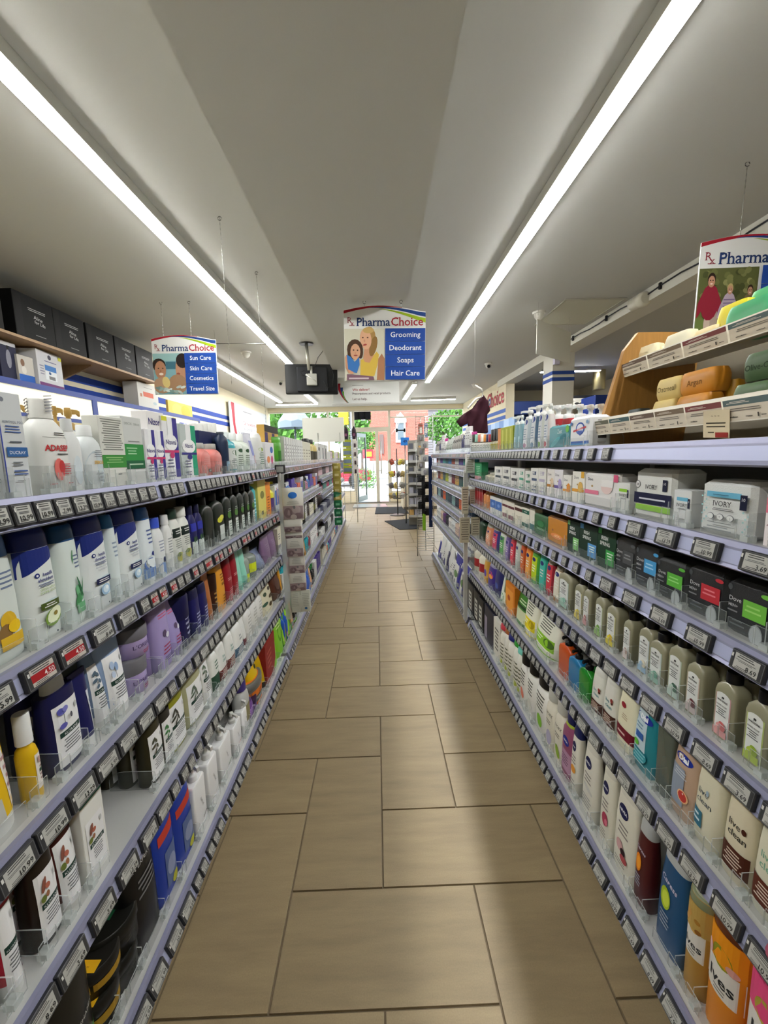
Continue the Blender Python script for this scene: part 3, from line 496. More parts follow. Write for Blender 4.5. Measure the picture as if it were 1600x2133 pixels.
# ---- shampoo side, lowest shelf
row('L5')
P('shoulder', 'red_bottle', 'dark red bottle with a broad cream cap', 84, 140, 2068, ('8a141c', 'd8d4b4'), [], cf=.22, cw=1.6, jit=0, D=.06)
P('can', 'hair_clay_can', 'broad black can with ribbed lid', 126, 226, 1995, ('1b1a16', '22211b'), [('t', 'DRY SHAMPOO', .3, .42, .06, 'c8c8c0', {'w': 1.3}), ('r', .3, .05, .9, .25, '5a8a4a'), ('f', -.4, .6, .3, .1, 4, '77776c')], jit=0, D=.085)
stack('jar', 'hair_paste_jar', 'flat black tin with yellow lid stripe', 212, 273, (2050, 1982), ('17160f', '1b1a17'), [('r', -.9, .3, .9, .55, 'a8842a')], cf=.4, lidprint=[('r', -.75, .15, -.3, .9, 'd8a41c'), ('t', 'ULTRA STRONG', -.52, .5, .09, '2a2210', {'w': .7, 'rot': 1.57}), ('r', .25, .3, .6, .7, 'd8d8d0'), ('r', .35, .38, .5, .62, '333333')])
stack('jar', 'hair_clay_jar', 'flat black tin with pale lid band', 243, 312, (1978, 1905), ('14140f', '161613'), [('f', -.6, .6, .5, .3, 2, '4a4a44')], cf=.4, lidprint=[('r', -.9, .52, .9, .68, 'b9bcb2'), ('t', 'FORMING CLAY', 0, .56, .08, '26261f', {'w': 1.5}), ('r', -.2, .3, .5, .42, '1f5a3c'), ('f', -.6, .6, .9, .76, 2, '8a8c84')])
P('oval', 'mens_shampoo_bottle', 'large black bottle with silver text', 290, 345, 1752, ('0d0d0e', '0a0a0b'), [('t', 'MEN EXPERT', -.2, .80, .045, 'c8c8c8', {'w': 1.4}), ('f', -.5, .6, .7, .5, 4, '77787a')], cf=.1, jit=0, back=0)
bl = [('g', -.6, .9, .62, .64, .72, .76, 'c04030'), ('r', -.3, .12, .9, .5, '5a6a94', 3), ('e', .2, .3, .4, .1, '8a94b4'), ('e', .4, .12, .3, .05, 'b8b83a')]
P('oval', 'blue_shampoo_bottle', 'royal blue bottle with red flash, tucked half under the shelf', 338, 380, 1672, ('1d3a9c', '2544a8'), bl, cf=.17, jit=.02)
P('oval', 'blue_shampoo_bottle', 'royal blue bottle with red flash beside a white pump bottle', 374, 414, 1624, ('1d3a9c', '2544a8'), bl, cf=.17, jit=.02)
nt = lambda c: [('t', 'NATIVE', .15, .32, .30, '3a3c3e', {'w': .34}), ('r', .1, .05, .6, .065, c), ('f', -.6, .2, .62, .2, 4, 'd5d6d2')]
for i, (x0, x1, yt, c) in enumerate(((412, 434, 1588, '4a4a48'), (440, 458, 1546, 'd0d0cc'), (464, 485, 1512, '6a8a6a'), (490, 505, 1484, 'd0735c'), (508, 521, 1455, 'd0d0cc'))):
    P('square', 'white_pump_bottle', 'square white bottle with white pump' + (', dark line', ', plain', ', grey script', ', coral line', ', farthest along')[i], x0, x1, yt, ('e6e7e8', 'd9dad8'), [('t', 'NATIVE', .1, .36, .036, '4a4c4e', {'rot': -1.2, 'w': 1.3}), ('g', .2, .8, .1, .14, .115, .155, c)], pump=True, pf=.27, pr=.62, turn=-.5, D=.045, jit=0)
P('shoulder', 'silver_shampoo_bottle', 'silver bottle with violet cap', 512, 527, 1416, ('b4b6b4', '3f3474'), [('r', -.7, .15, .8, .5, '8a8460')], cw=1.3, cf=.2)
P('arch', 'curl_shampoo_bottle', 'violet bottle with a lavender label', 519, 533, 1458, ('6c3f94', '4a2a6a'), [('f', -.6, .6, .6, .2, 4, 'c0a0d8')], jit=.1)
P('jar', 'curl_cream_jar', 'purple tub with black purple lid', 528, 541, 1452, ('6a3a8c', '2d1a3c'), [], jit=0)
stack('jar', 'curl_gel_jar', 'grey tub with bright orange lid', 529, 555, (1446, 1410), ('6c6c68', '6a6a66'), [('r', -.8, .15, .9, .5, 'd8762a'), ('t', 'LIP', 0, .2, .2, '6a2a10', {'w': 1})], lidprint=[('e', 0, .5, .85, .42, 'e07a24'), ('t', 'LIP', 0, .42, .2, 'a8380e', {'w': 1.2, 'b': .03})])
P('tube', 'yellow_tube', 'yellow tube with black detail', 536, 566, 1350, ('d8b41a', '26241c'), [('e', .3, .7, .2, .05, '3a3a1a'), ('f', -.3, .7, .5, .2, 4, '8a6a10')], n=2, jit=.06)
P('box', 'henna_carton', 'brick red carton', 556, 576, 1330, ('8f2a26',), [('f', -.7, .2, .8, .3, 4, 'b85a50')], D=.06, jit=.05)
P('pouch', 'lime_pouch', 'lime green pouch', 567, 593, 1285, ('7ec02a',), [('e', .1, .5, .4, .2, '5a9a1e'), ('f', -.5, .5, .8, .6, 3, 'd0e8a0')], n=2, jit=.06)
P('pouch', 'lime_pouch', 'deep green pouch with lime edge', 592, 612, 1264, ('3f8a1c',), [('r', -.95, 0, -.5, 1, '9ad83a'), ('e', .3, .4, .4, .15, '7a6a2a')], n=2, jit=.06)
P('jar', 'balm_jar', 'small amber jar with green lid', 611, 622, 1290, ('7a4a20', '5a8a2a'), [], jit=0)
# ---- soap side, top shelf (the wooden soap display is built further down)
row('R1')
P('pack', 'soap_multipack', 'white multipack with blue and red shield emblem', 1186, 1229, 868, ('dfe0e2',), [('e', .05, .62, .42, .2, '3a5aa8'), ('e', .05, .62, .32, .15, 'dfe4f0'), ('g', -.6, .6, .52, .62, .58, .68, 'c04a52'), ('p', [(-.2, .55), (.3, .55), (.08, .38)], '4a60a8'), ('r', -.8, .10, .9, .22, '2a5aa8'), ('r', -.8, .10, .9, .15, '3f8ac8'), ('t', 'Safeguard', .05, .58, .07, 'f2f2f6', {'w': .8}), ('e', -.78, .8, .12, .06, '5a80b8'), ('e', .75, .8, .12, .06, '88a8c8')], D=.075, jit=0,
  sideprint=[('f', -.4, .5, .85, .5, 8, '5a5048'), ('r', -.3, .28, .5, .42, '3a322c'), ('f', -.4, .5, .2, .1, 3, '8a8078')], mat='film')
P('pack', 'soap_multipack', 'sea green wrapped multipack', 1143, 1186, 886, ('3f8d98',), [('t', 'Zest', .1, .65, .18, 'b8d8dc', {'w': 1, 'b': .03}), ('e', -.3, .3, .5, .12, '5aa8b0', .4), ('e', .4, .4, .3, .2, '2f7480', .6), ('e', .8, .8, .15, .15, '6ab04a')], D=.07, jit=0, mat='film')
ss = lambda c: [('r', -.7, .08, .5, .78, 'd6dade', 4), ('e', -.1, .70, .5, .07, '2a3f8a'), ('e', -.1, .12, .4, .06, c), ('f', -.5, .3, .55, .25, 5, '8a9ab0')]
P('arch', 'hand_soap_pump', 'pale blue clear bottle with white pump', 1068, 1085, 866, ('8fb8c4', 'd5dcdc'), [('r', -.4, .1, .3, .4, 'a4c4cc')], n=2, jit=0, pump=True, pf=.25, pr=.7, mat='liq')
P('arch', 'hand_soap_pump', 'white labelled bottle with pink accent and white pump', 1086, 1101, 854, ('b9c6ce', 'd9dddc'), ss('a86a8a'), jit=0, pump=True, pf=.24, pr=.7)
P('arch', 'hand_soap_pump', 'slate blue bottle with white pump', 1101, 1117, 846, ('4a6682', 'd9dddc'), ss('5a7a98'), jit=0, pump=True, pf=.24, pr=.7)
P('arch', 'hand_soap_pump', 'white labelled bottle with green top and white pump', 1117, 1130, 842, ('d0d6d0', 'dde0de'), ss('6a9a4a'), jit=0, pump=True, pf=.24, pr=.7)
P('arch', 'hand_soap_pump', 'white bottle with red fruit label and white pump', 1129, 1143, 840, ('d8d0ce', 'dde0de'), ss('b03a4a'), jit=0, pump=True, pf=.24, pr=.7)
for i, (x0, x1) in enumerate(((1140, 1160), (1162, 1182), (1184, 1206), (1207, 1228), (1229, 1250))):
    P('arch', 'hand_soap_refill_pump', 'red soap bottle with white pump, behind the packs', x0, x1, (844, 842, 842, 843, 841)[i], ('b03038', 'dcdfde'), [('r', -.8, .1, .8, .55, 'd8c8c4', 4)], set=.095, jit=.02, cut=False, pump=True, pf=.32, pr=.8, turn=.6)
P('box', 'body_wash_carton', 'yellow green slim bottle', 1043, 1068, 889, ('a8ae3a',), [('r', -.3, .1, .3, .9, 'c4c860')], n=3, D=.04, jit=0)
P('box', 'body_wash_carton', 'peach slim carton', 1037, 1043, 893, ('d8925a',), [], D=.04, jit=0)
P('round', 'deodorant_stick', 'cream jar with black lid', 1019, 1037, 893, ('c8c2a4', '1d1c1c'), [('r', -.8, .1, .8, .35, 'b0a84a')], n=3, cf=.5, cw=1.8, low=True)
for k, (x0, c, d) in enumerate(((1014, 'a01e30', 'dark red'), (1009, '20264e', 'navy'), (1004, 'd88a2c', 'amber'), (998, 'ece8e0', 'white'), (992, 'c06a58', 'salmon'), (986, '7ab0a0', 'mint'), (980, '2a241e', 'black'))):
    P('round', 'roll_on_bottle', 'small white bottle with %s cap' % d, x0, x0+5, 905, ('dcdcd4', c), [('f', -.7, .7, .6, .2, 3, '9a9a90')], cf=.42, cw=1.8, low=True)
# ---- soap side, second shelf
row('R2')
P('box', 'soap_carton', 'pink and white soap carton cut by the frame edge', 1588, 1660, 1012, ('e8e0e0',), [('r', -1, .55, 1, .8, 'd8748c'), ('t', '4s', -.6, .3, .12, 'b08a94')], D=.06)
iv = lambda c, n: [('r', -.62, .70, .68, .80, c), ('t', 'IVORY', 0, .54, .1, '1d1d22', {'w': 1.25, 's': 1}), ('f', -.5, .6, .51, .46, 2, '44464a'), ('r', .66, .52, .9, .78, '151a34'), ('t', n, .78, .67, .06, 'e0e4ea', {'w': .2})]
dots = [('e', -.85+.09*(k % 3), .2+.055*k, .035, .018, '9cc8ca') for k in range(11)] + [('e', .78+.08*(k % 3), .15+.055*k, .035, .018, '9cc8ca') for k in range(7)]
P('pack', 'soap_multipack', 'big white ten bar pack with pale blue band', 1454, 1563, 1001, ('dcdfdd',), dots + iv('6db4d2', '10') + [('e', k*.38, .35, .14, .06, '6f7478') for k in (-1, 0, 1)] + [('e', k*.38, .35, .12, .051, 'dcdfdd') for k in (-1, 0, 1)] + [('t', 'J', .38, .33, .035, '222428', {}), ('t', 'T', 0, .33, .035, '222428', {}), ('f', -.7, .7, .26, .23, 1, '7d8284'), ('f', -.6, .5, .19, .09, 2, '9aa0a2'), ('f', -.3, .3, .765, .735, 1, '2f5a78')], D=.085, jit=0, mat='film')
P('box', 'soap_carton', 'small white carton with blue band', 1400, 1436, 1021, ('d9dcdc',), iv('6db4d2', '3') + dots[:4] + [('f', -.5, .5, .25, .1, 3, 'b0b4b6')], D=.06, jit=0)
P('pack', 'soap_multipack', 'white multipack with navy band and lime stripe', 1320, 1399, 977, ('dadcd8',), [('e', -.82, .68, .13, .08, '3a3c40'), ('e', -.82, .68, .115, .07, 'e0e0de'), ('t', '3X', -.82, .655, .05, '22242a', {'w': .2, 'b': .02}), ('t', 'IVORY', -.08, .60, .09, '1d1d22', {'w': .75, 's': 1}), ('r', .5, .58, .72, .80, '151a34'), ('t', '10', .61, .70, .05, 'e8e8ea', {'w': .18}), ('g', -.97, .97, .30, .30, .52, .52, '16193a'), ('f', -.7, .7, .44, .36, 1, 'c8ccd8'), ('r', -.85, .17, .95, .28, '8fc63a')], D=.09, jit=0, mat='film')
P('box', 'soap_carton', 'small white carton with lime band', 1283, 1309, 1006, ('dcdedb',), iv('8fc63a', '3'), D=.06, jit=0)
dv = lambda c, c2: [('t', 'Dove', -.3, .76, .1, '22243a', {'w': .9}), ('e', -.1, .58, .1, .03, 'a88a50'), ('r', -.95, .34, .95, .44, c), ('e', .4, .5, .4, .18, c2)]
P('pack', 'soap_multipack', 'white twin pack with pink stripe and bowl picture', 1217, 1288, 986, ('e4e2e0',), [('t', 'Dove', -.62, .76, .1, '22243a', {'w': .5}), ('e', -.5, .6, .06, .03, 'a88a50'), ('r', -.97, .36, -.1, .48, 'dc7c96'), ('e', .35, .62, .32, .2, 'dcc4c0'), ('r', .05, .62, .7, .82, 'e4e2e0'), ('r', .72, .78, .95, .98, 'd0587c')], D=.06, jit=0, mat='film')
P('box', 'soap_carton', 'white carton with orange blossom and amber corner', 1191, 1216, 982, ('e6e4dc',), dv('d89a3a', 'd8b060') + [('r', .5, .8, .95, 1, 'd8a43a')], jit=0)
P('box', 'soap_carton', 'white carton with an orange flower', 1172, 1189, 990, ('e4e2dc',), dv('e0a050', 'd88a2a'), jit=0)
P('box', 'soap_carton', 'white carton with violet print', 1154, 1171, 978, ('e2e0e2',), dv('6a5a98', 'a89ac8'), jit=0)
P('box', 'soap_carton', 'white carton with amber print', 1139, 1154, 977, ('e4e0da',), dv('b07a3a', 'd8c0a0'), jit=0)
for i, (x0, x1, c, d) in enumerate(((1121, 1137, 'b0aac0', 'lilac grey'), (1106, 1120, '4a5a78', 'slate'), (1094, 1106, '3a7a60', 'green'), (1080, 1093, '4a9a80', 'sea green'), (1064, 1079, '3c3c40', 'charcoal'), (1047, 1062, '50545a', 'dark grey'), (1030, 1046, '3f4a52', 'blue grey'))):
    stack('box', 'facial_soap_carton', 'white carton with %s print' % d, x0, x1, ((1011, 975), (1008, 975), (1012, 981), (1006, 976), (1008, 975), (1003, 972), (1000, 972))[i], ('dcdcd6',), [('f', -.6, .6, .8, .55, 3, c), ('r', -.7, .2, .7, .36, c), ('e', .3, .7, .2, .1, c)], D=.05, low=True)
P('round', 'soap_bottle', 'cream bottle with pale cap', 1007, 1028, 985, ('d2ccb4', 'c8c4b4'), [('f', -.6, .6, .6, .2, 4, '8a8a78')], n=2, low=True)
P('box', 'green_carton', 'emerald carton beside the post', 990, 1002, 963, ('3f9a68',), [('f', -.6, .6, .8, .3, 5, 'a0d8b4'), ('r', -1, 0, 1, .2, 'c8909a')], D=.05, low=True)
# ---- soap side, third shelf
row('R3')
dm = lambda c, c2: [('e', -.82, .84, .10, .06, '44484c'), ('t', 'Dove', -.55, .60, .085, 'c4c6c8', {'w': .6}), ('t', 'MEN+', -.62, .49, .06, 'a9abae', {'w': .42, 'b': .02}), ('f', -.85, -.4, .45, .38, 1, '77797c'), ('r', -.18, .38, .78, .70, c), ('f', -.1, .6, .64, .48, 2, c2), ('e', .72, .86, .2, .04, c), ('e', .45, .13, .28, .2, '8f9698'), ('e', .45, .13, .25, .17, 'b0b6b8'), ('f', -.7, 0, .3, .15, 2, '55585c')]
P('pack', 'mens_soap_pack', 'charcoal pack with lime green panel by the frame edge', 1507, 1604, 1216, ('2c2e31',), dm('6db444', '9ad070'), D=.075, jit=0, mat='film')
P('pack', 'mens_soap_pack', 'charcoal pack with red panel', 1428, 1506, 1186, ('2c2e31',), dm('b8323c', 'e08088'), D=.075, jit=0, mat='film')
P('pack', 'mens_soap_pack', 'charcoal pack with green panel', 1364, 1427, 1167, ('2c2f31',), dm('5cb040', '98d880'), D=.075, jit=0, mat='film')
P('pack', 'mens_soap_pack', 'charcoal pack with sky blue panel', 1321, 1371, 1138, ('32353a',), dm('4a9ad0', 'a8d4f0'), D=.07, jit=0, mat='film')
P('pack', 'mens_soap_pack', 'charcoal pack with grey panel', 1280, 1323, 1122, ('393b3c',), dm('4a4c4e', '8a8c8e'), D=.07, jit=0, mat='film')
ir = lambda c: [('t', 'IRISH', -.2, .72, .1, 'd8dcd8', {'w': .95, 'b': .02}), ('t', 'SPRING', -.15, .58, .1, 'd8dcd8', {'w': 1.1, 'b': .02}), ('r', .0, .12, .9, .5, c), ('f', .1, .8, .45, .25, 3, 'e0efe0'), ('r', -.9, .86, -.5, 1, c)]
P('box', 'deodorant_soap_carton', 'dark green carton with bright green panel', 1243, 1280, 1103, ('1d3a28',), ir('3c9a4a'), D=.07, jit=0)
P('box', 'deodorant_soap_carton', 'dark green carton with light blue panel', 1206, 1243, 1094, ('1f3428',), ir('5a98d0'), D=.07, jit=0)
P('box', 'deodorant_soap_carton', 'dark green carton with pale green panel', 1181, 1206, 1086, ('1f3428',), ir('7fc070'), D=.07, jit=0)
P('pack', 'soap_multipack', 'translucent orange gold pack', 1140, 1181, 1079, ('c8821a',), [('e', 0, .3, .6, .1, 'e08a4a'), ('f', -.3, .4, .36, .26, 2, 'f0d0a0'), ('e', -.4, .5, .08, .04, '8a5410')], D=.06, jit=0, mat='film')
P('pack', 'soap_multipack', 'dark green wrapped pack', 1112, 1141, 1073, ('2a6238',), [('f', -.6, .6, .4, .3, 2, '9ac0a0'), ('e', 0, .6, .5, .15, '347a48')], D=.055, jit=0, mat='film')
P('box', 'soap_carton', 'white carton with teal lower band', 1103, 1113, 1059, ('dcdacc',), [('r', -1, .1, 1, .35, '2f6a6c')], jit=0)
P('box', 'soap_carton', 'white carton with green top and base labels', 1087, 1102, 1058, ('dad8c8',), [('r', -1, .72, 1, .9, '1f5a48'), ('f', -.4, .4, .84, .78, 1, 'e0e0d8'), ('r', -1, .1, 1, .28, '2a5a50')], jit=0)
P('box', 'soap_carton', 'white carton with brown top label', 1072, 1087, 1054, ('dad6c6',), [('r', -1, .74, 1, .9, '4a2320'), ('f', -.5, .5, .5, .3, 3, '9a9684')], jit=0)
P('box', 'soap_carton', 'white carton with wine red label', 1046, 1071, 1043, ('dcd8ca',), [('r', -1, .64, 1, .76, '5a2630'), ('r', -.8, .1, .8, .3, '8a5a64')], n=2, jit=0)
P('box', 'soap_carton', 'white carton with blue panel', 1021, 1045, 1036, ('dadad6',), [('r', -1, .3, 1, .8, '3f6ab0'), ('e', 0, .55, .4, .1, '7a9ad0')], n=2, jit=0)
P('round', 'orange_bottle', 'orange and cream bottle', 1005, 1017, 1018, ('d8915a', 'd8a070'), [], n=2, low=True)
P('box', 'red_carton', 'slim red carton with silver edge', 990, 1005, 1010, ('8f1a1e',), [('r', .7, 0, .98, 1, 'd0a0a0')], n=3, D=.05, low=True)
# ---- soap side, fourth shelf
row('R4')
wk = lambda c, f: [('r', -.68, .05, .68, .66, c, 2), ('r', -.60, .07, .60, .64, 'dcdfdc'), ('e', 0, .645, .60, .05, 'dcdfdc'), ('e', 0, .625, .12, .014, '2a2a2a'), ('t', 'J.R.', 0, .605, .022, '1f1f20', {'b': .02}), ('t', 'WATKINS', 0, .565, .036, '1f1f20', {'w': .95, 'b': .03}), ('t', 'HAND SOAP', 0, .50, .026, '333334', {'w': .95, 'b': .02}), ('f', -.45, .45, .48, .36, 4, '55585a')] + f
aw = lambda c, c2: [('r', -.6, .06, .6, .16, c), ('e', .2, .22, .3, .07, c2, .4), ('e', -.1, .2, .22, .06, c, -.4)]
wat = ((1540, 1592, 1440, 1483, 'b8c87a', aw('a8bc4a', '8fa838'), 'lime'), (1479, 1523, 1400, 0, 'c8a0a0', aw('d89a98', 'c86a68'), 'pink'), (1422, 1458, 1362, 0, 'cdb8a8', aw('c8bab8', '6a3a3e'), 'fig'), (1385, 1420, 1326, 0, 'b4c4b0', aw('b8ccc0', '4a6a5a'), 'pale green'), (1347, 1380, 1318, 0, 'b8ccc4', aw('9ec4b4', '6aa08a'), 'mint'), (1325, 1353, 1290, 0, 'c4d0d4', aw('9ab8d0', 'e0d8c0'), 'daisy blue'), (1294, 1313, 1275, 0, 'c8b8b0', aw('d0c4c0', 'a89088'), 'beige'), (1259, 1283, 1246, 0, 'd0cc80', aw('d8c83a', 'c8a820'), 'lemon yellow'), (1236, 1256, 1228, 0, 'b4c49a', aw('98bc70', '78a850'), 'grass green'), (1212, 1227, 1213, 0, 'd0c0c0', aw('d8a8a8', 'b07878'), 'rose'), (1194, 1213, 1203, 0, 'd0c898', aw('d0c060', 'b0a040'), 'straw'), (1161, 1187, 1180, 0, 'b8ccc4', aw('a8ccbc', '88b0a0'), 'sage'))
for x0, x1, yt, _q, c, art, d in wat:
    P('block', 'hand_soap_bottle', 'clear bottle with black cap and %s label' % d, x0, x1, yt, ('9d9a80', '0c0c0e'), wk(c, art), cf=.15, cw=1.15, jit=0, mat='liq', D=.042, back=1)
sp = lambda c: [('r', -.7, .1, .6, .7, c, 4), ('e', -.05, .62, .4, .05, '232a6a'), ('f', -.4, .4, .5, .3, 3, 'e0e0d8')]
for x0, x1, yt, c, cl, d in ((1148, 1168, 1160, 'a06a2c', 'd8d2c0', 'amber'), (1133, 1150, 1147, '8a2030', 'c8404a', 'berry red'), (1119, 1136, 1138, '2a9a84', '48b0a0', 'teal green'), (1103, 1119, 1134, '4a9a3a', 'b8d02c', 'lime'), (1091, 1105, 1126, 'd87a28', 'e0a050', 'orange'), (1081, 1092, 1120, 'b04a20', 'c86a38', 'rust'), (1071, 1081, 1113, 'c4c8c0', 'b8c0b8', 'frosted'), (1060, 1071, 1109, 'a02838', 'd84a5a', 'raspberry'), (1050, 1060, 1105, '5a4a80', '8a7ab0', 'violet'), (1037, 1050, 1098, 'c8ccc4', '5a9a58', 'white and green'), (1022, 1036, 1093, '3a3a78', 'c84a6a', 'navy and pink'), (1008, 1022, 1088, 'c87a58', 'd8a080', 'coral')):
    P('arch', 'liquid_soap_bottle', '%s bottle with a translucent cap' % d, x0, x1, yt, (c, 'a8a698'), sp(cl), cf=.2, jit=0, pump=(x0 in (1148, 1133)), pf=.3, pr=.7)
P('block', 'green_bottle', 'deep green bottle beside the post', 997, 1008, 1078, ('1f3a28', '1a2420'), [], low=True)
# ---- soap side, fifth shelf
row('R5')
lb = lambda c, t: [('t', 'live', -.1, .52, .065, t, {'w': 1, 'b': .01}), ('t', 'clean', .1, .43, .065, t, {'w': 1.2, 'b': .01}), ('e', .5, .55, .13, .03, c), ('r', -.9, .10, .9, .33, c, 3), ('f', -.6, .7, .3, .14, 5, 'd8c8b8')]
P('arch', 'body_wash_bottle', 'cream bottle with mint lettering and brown band, at the frame edge', 1553, 1625, 1690, ('d5d2bc', 'd5d2bc'), lb('5a2a1c', '7aa890'), jit=0, D=.05)
P('arch', 'body_wash_bottle', 'cream bottle with chocolate band and yellow drop', 1492, 1552, 1625, ('d2cab0', 'd2cab0'), lb('4a2418', '3a3a34'), jit=0, D=.05)
P('arch', 'body_wash_bottle', 'cream bottle with blue drop and teal band', 1434, 1490, 1570, ('d4d0b8', 'd4d0b8'), [('t', 'live', -.2, .52, .065, '3a4a58', {'w': 1}), ('t', 'clean', -.1, .43, .065, '3a4a58', {'w': 1.2}), ('e', .1, .58, .1, .03, '9ab0c0'), ('r', -.9, .16, -.1, .34, '2f6a80', 3), ('f', -.8, -.2, .32, .2, 2, 'd0e0e4')], jit=0, D=.05)
P('arch', 'body_wash_bottle', 'clear peach bottle with blue badge and grapefruit slice', 1388, 1441, 1538, ('b49a84', 'b8a89a'), [('e', .0, .74, .6, .06, '1c2f90'), ('t', 'Dial', .0, .71, .065, 'f0f2f8', {'w': .95, 'b': .05}), ('r', -.8, .15, .2, .62, '8a94a4', 4), ('f', -.6, .4, .6, .5, 3, 'c0c4cc'), ('e', .2, .3, .38, .075, 'e8b888'), ('e', .2, .3, .3, .06, 'b83a34'), ('e', .24, .34, .05, .012, 'f0d0c8')], jit=0, D=.045)
P('square', 'clear_body_wash_bottle', 'dark clear empty looking bottle', 1361, 1394, 1508, ('5a6258',), [], jit=0, D=.045, mat='liq')
P('arch', 'body_wash_bottle', 'teal bottle with blue badge and lime drop', 1311, 1363, 1470, ('1f7a86', '2a8a94'), [('r', -.85, .3, .15, .9, 'b9ccd4', 5), ('e', -.1, .80, .6, .065, '1c2f90'), ('t', 'Dial', -.1, .77, .07, 'f0f2f8', {'w': .95, 'b': .05}), ('f', -.7, .0, .7, .6, 2, '6a8aa0'), ('r', -.6, .46, .0, .56, '2f5aa0'), ('e', -.5, .38, .2, .045, '5ab03a'), ('e', -.2, .2, .6, .08, '3a98a4', .4), ('f', -.7, .3, .3, .1, 4, '8ac4cc')], jit=0, D=.05)
P('arch', 'body_wash_bottle', 'ivory bottle with burgundy band and oval seal', 1277, 1318, 1436, ('dcd8bc', 'dcd8bc'), [('e', -.2, .72, .24, .045, '8a1f2c'), ('f', -.3, .3, .6, .5, 3, 'a8947a'), ('r', -.97, .18, .97, .36, '6a1626', 3), ('f', -.6, .2, .3, .22, 1, 'd8b8b0')], jit=0, D=.05)
for x0, x1, yt, d in ((1250, 1277, 1408, 'nearer'), (1226, 1251, 1392, 'farther')):
    P('arch', 'body_wash_bottle', 'white bottle with dark brown band and red drop, the %s of two' % d, x0, x1, yt, ('d9d9d0', 'd0d0c8'), lb('4a2a22', '4a8a90') + [('e', .5, .6, .14, .04, '8a3a34')], jit=0, D=.045)
for x0, x1, yt, c, d in ((1203, 1227, 1372, '1f8a24', 'green'), (1181, 1207, 1350, '1a7ab0', 'blue'), (1161, 1186, 1322, 'c8501a', 'orange')):
    P('block', 'hand_wash_pump', '%s clear bottle with black pump' % d, x0, x1, yt, (c, '0e0e10'), [], jit=0, pump=True, pf=.24, pr=.62, mat='liq', D=.04, back=1 if d == 'green' else 0, turn=.3)
P('square', 'refill_bottle', 'squat clear olive bottle at the back', 1140, 1175, 1345, ('8a8866',), [('f', -.7, .7, .7, .3, 4, 'b0ae94')], set=.10, jit=0, D=.05, mat='liq', cut=False)
po = lambda c, c2: [('f', -.6, .6, .85, .5, 6, '55584e'), ('r', -.97, .14, .97, .42, c, 3), ('e', .45, .3, .35, .1, c2), ('f', -.7, .0, .38, .25, 2, 'e0e8d0'), ('r', -.97, .0, .97, .03, c)]
P('pouch', 'refill_pouch', 'white refill pouch with green band and aloe drawing', 1107, 1149, 1274, ('dfe0d0',), po('8ac02c', '4a6a2a'), jit=0)
P('pouch', 'refill_pouch', 'white refill pouch with yellow band and lemon drawing', 1087, 1110, 1240, ('dfdfcc',), po('e0cc1c', 'a8941c'), jit=0)
P('pouch', 'refill_pouch', 'dark green and white refill pouch', 1069, 1094, 1232, ('3f7a2c',), [('r', -.9, .1, .9, .45, 'c8cca8', 4), ('f', -.6, .6, .75, .6, 2, 'd0dcc0'), ('r', -.7, .5, .6, .58, '1f3a1c')], jit=0)
P('box', 'refill_pouch', 'orange refill pouch', 1053, 1071, 1217, ('d07a24',), [('r', -.9, .1, .7, .8, 'e0953a', 4), ('e', -.2, .5, .3, .1, 'a84a1a')], D=.06, jit=0)
P('pouch', 'refill_pouch', 'olive and white refill pouch', 1045, 1056, 1207, ('5a6238',), [('r', -.8, .1, .8, .5, 'd0d2b8')], jit=0)
P('tube', 'body_lotion_tube', 'white tube with green leaf', 1038, 1049, 1194, ('d0d8cc', 'c0c8bc'), [('e', 0, .2, .5, .15, '4a8a4a')], jit=0)
P('arch', 'liquid_soap_bottle', 'navy bottle with coloured blossom label', 1027, 1041, 1184, ('2a2c60', '2a2c60'), [('e', 0, .4, .4, .1, '4a5aa0')], jit=0)
P('arch', 'liquid_soap_bottle', 'purple bottle with pink and orange blossom label', 1013, 1028, 1173, ('3c2f80', '8a88a0'), [('e', 0, .55, .6, .14, 'd84a8a'), ('e', .1, .5, .4, .08, 'e8a040')], jit=0)
P('arch', 'liquid_soap_bottle', 'golden bottle with violet label', 1006, 1015, 1160, ('c8983a', 'b8a880'), [('e', 0, .4, .5, .14, '5a4a9a')], jit=0)
P('round', 'cream_bottle', 'cream bottle with a red band', 984, 1005, 1138, ('d9d4c0', 'd8d4c4'), [('r', -1, .2, 1, .5, '9a2a2c', 2)], n=2, low=True)
# ---- soap side, lowest shelf
row('R6')
iv2 = [('e', -.1, .5, .45, .12, 'd8a43a'), ('f', -.6, .3, .4, .3, 2, '8a6a3a')]
sc = lambda c, c2, f: [('r', -.96, .35, .96, .60, 'd8d6d0', 2), ('t', 'Ives', .1, .43, .09, '26282a', {'w': 1.2, 'b': .02}), ('f', -.3, .5, .42, .37, 2, '7a7a72'), ('r', -.96, .60, .96, .84, c, 2), ('e', .1, .66, .5, .08, c2, .4)] + f
P('tub', 'body_scrub_bottle', 'pink bottle with brown shoulder and clear lid at the frame edge', 1522, 1625, 2005, ('d84a7e', 'b8b4a4'), sc('d84a7e', 'a89a3a', []), jit=0, D=.07)
P('tub', 'body_scrub_bottle', 'orange bottle with brown shoulder, flowers and apricot', 1451, 1520, 1900, ('d8861c', 'b8b4a4'), sc('e0901c', '8a8a20', [('e', -.6, .64, .2, .05, 'd8b0b0'), ('e', .6, .63, .25, .03, 'd09a90')]), jit=0, D=.07)
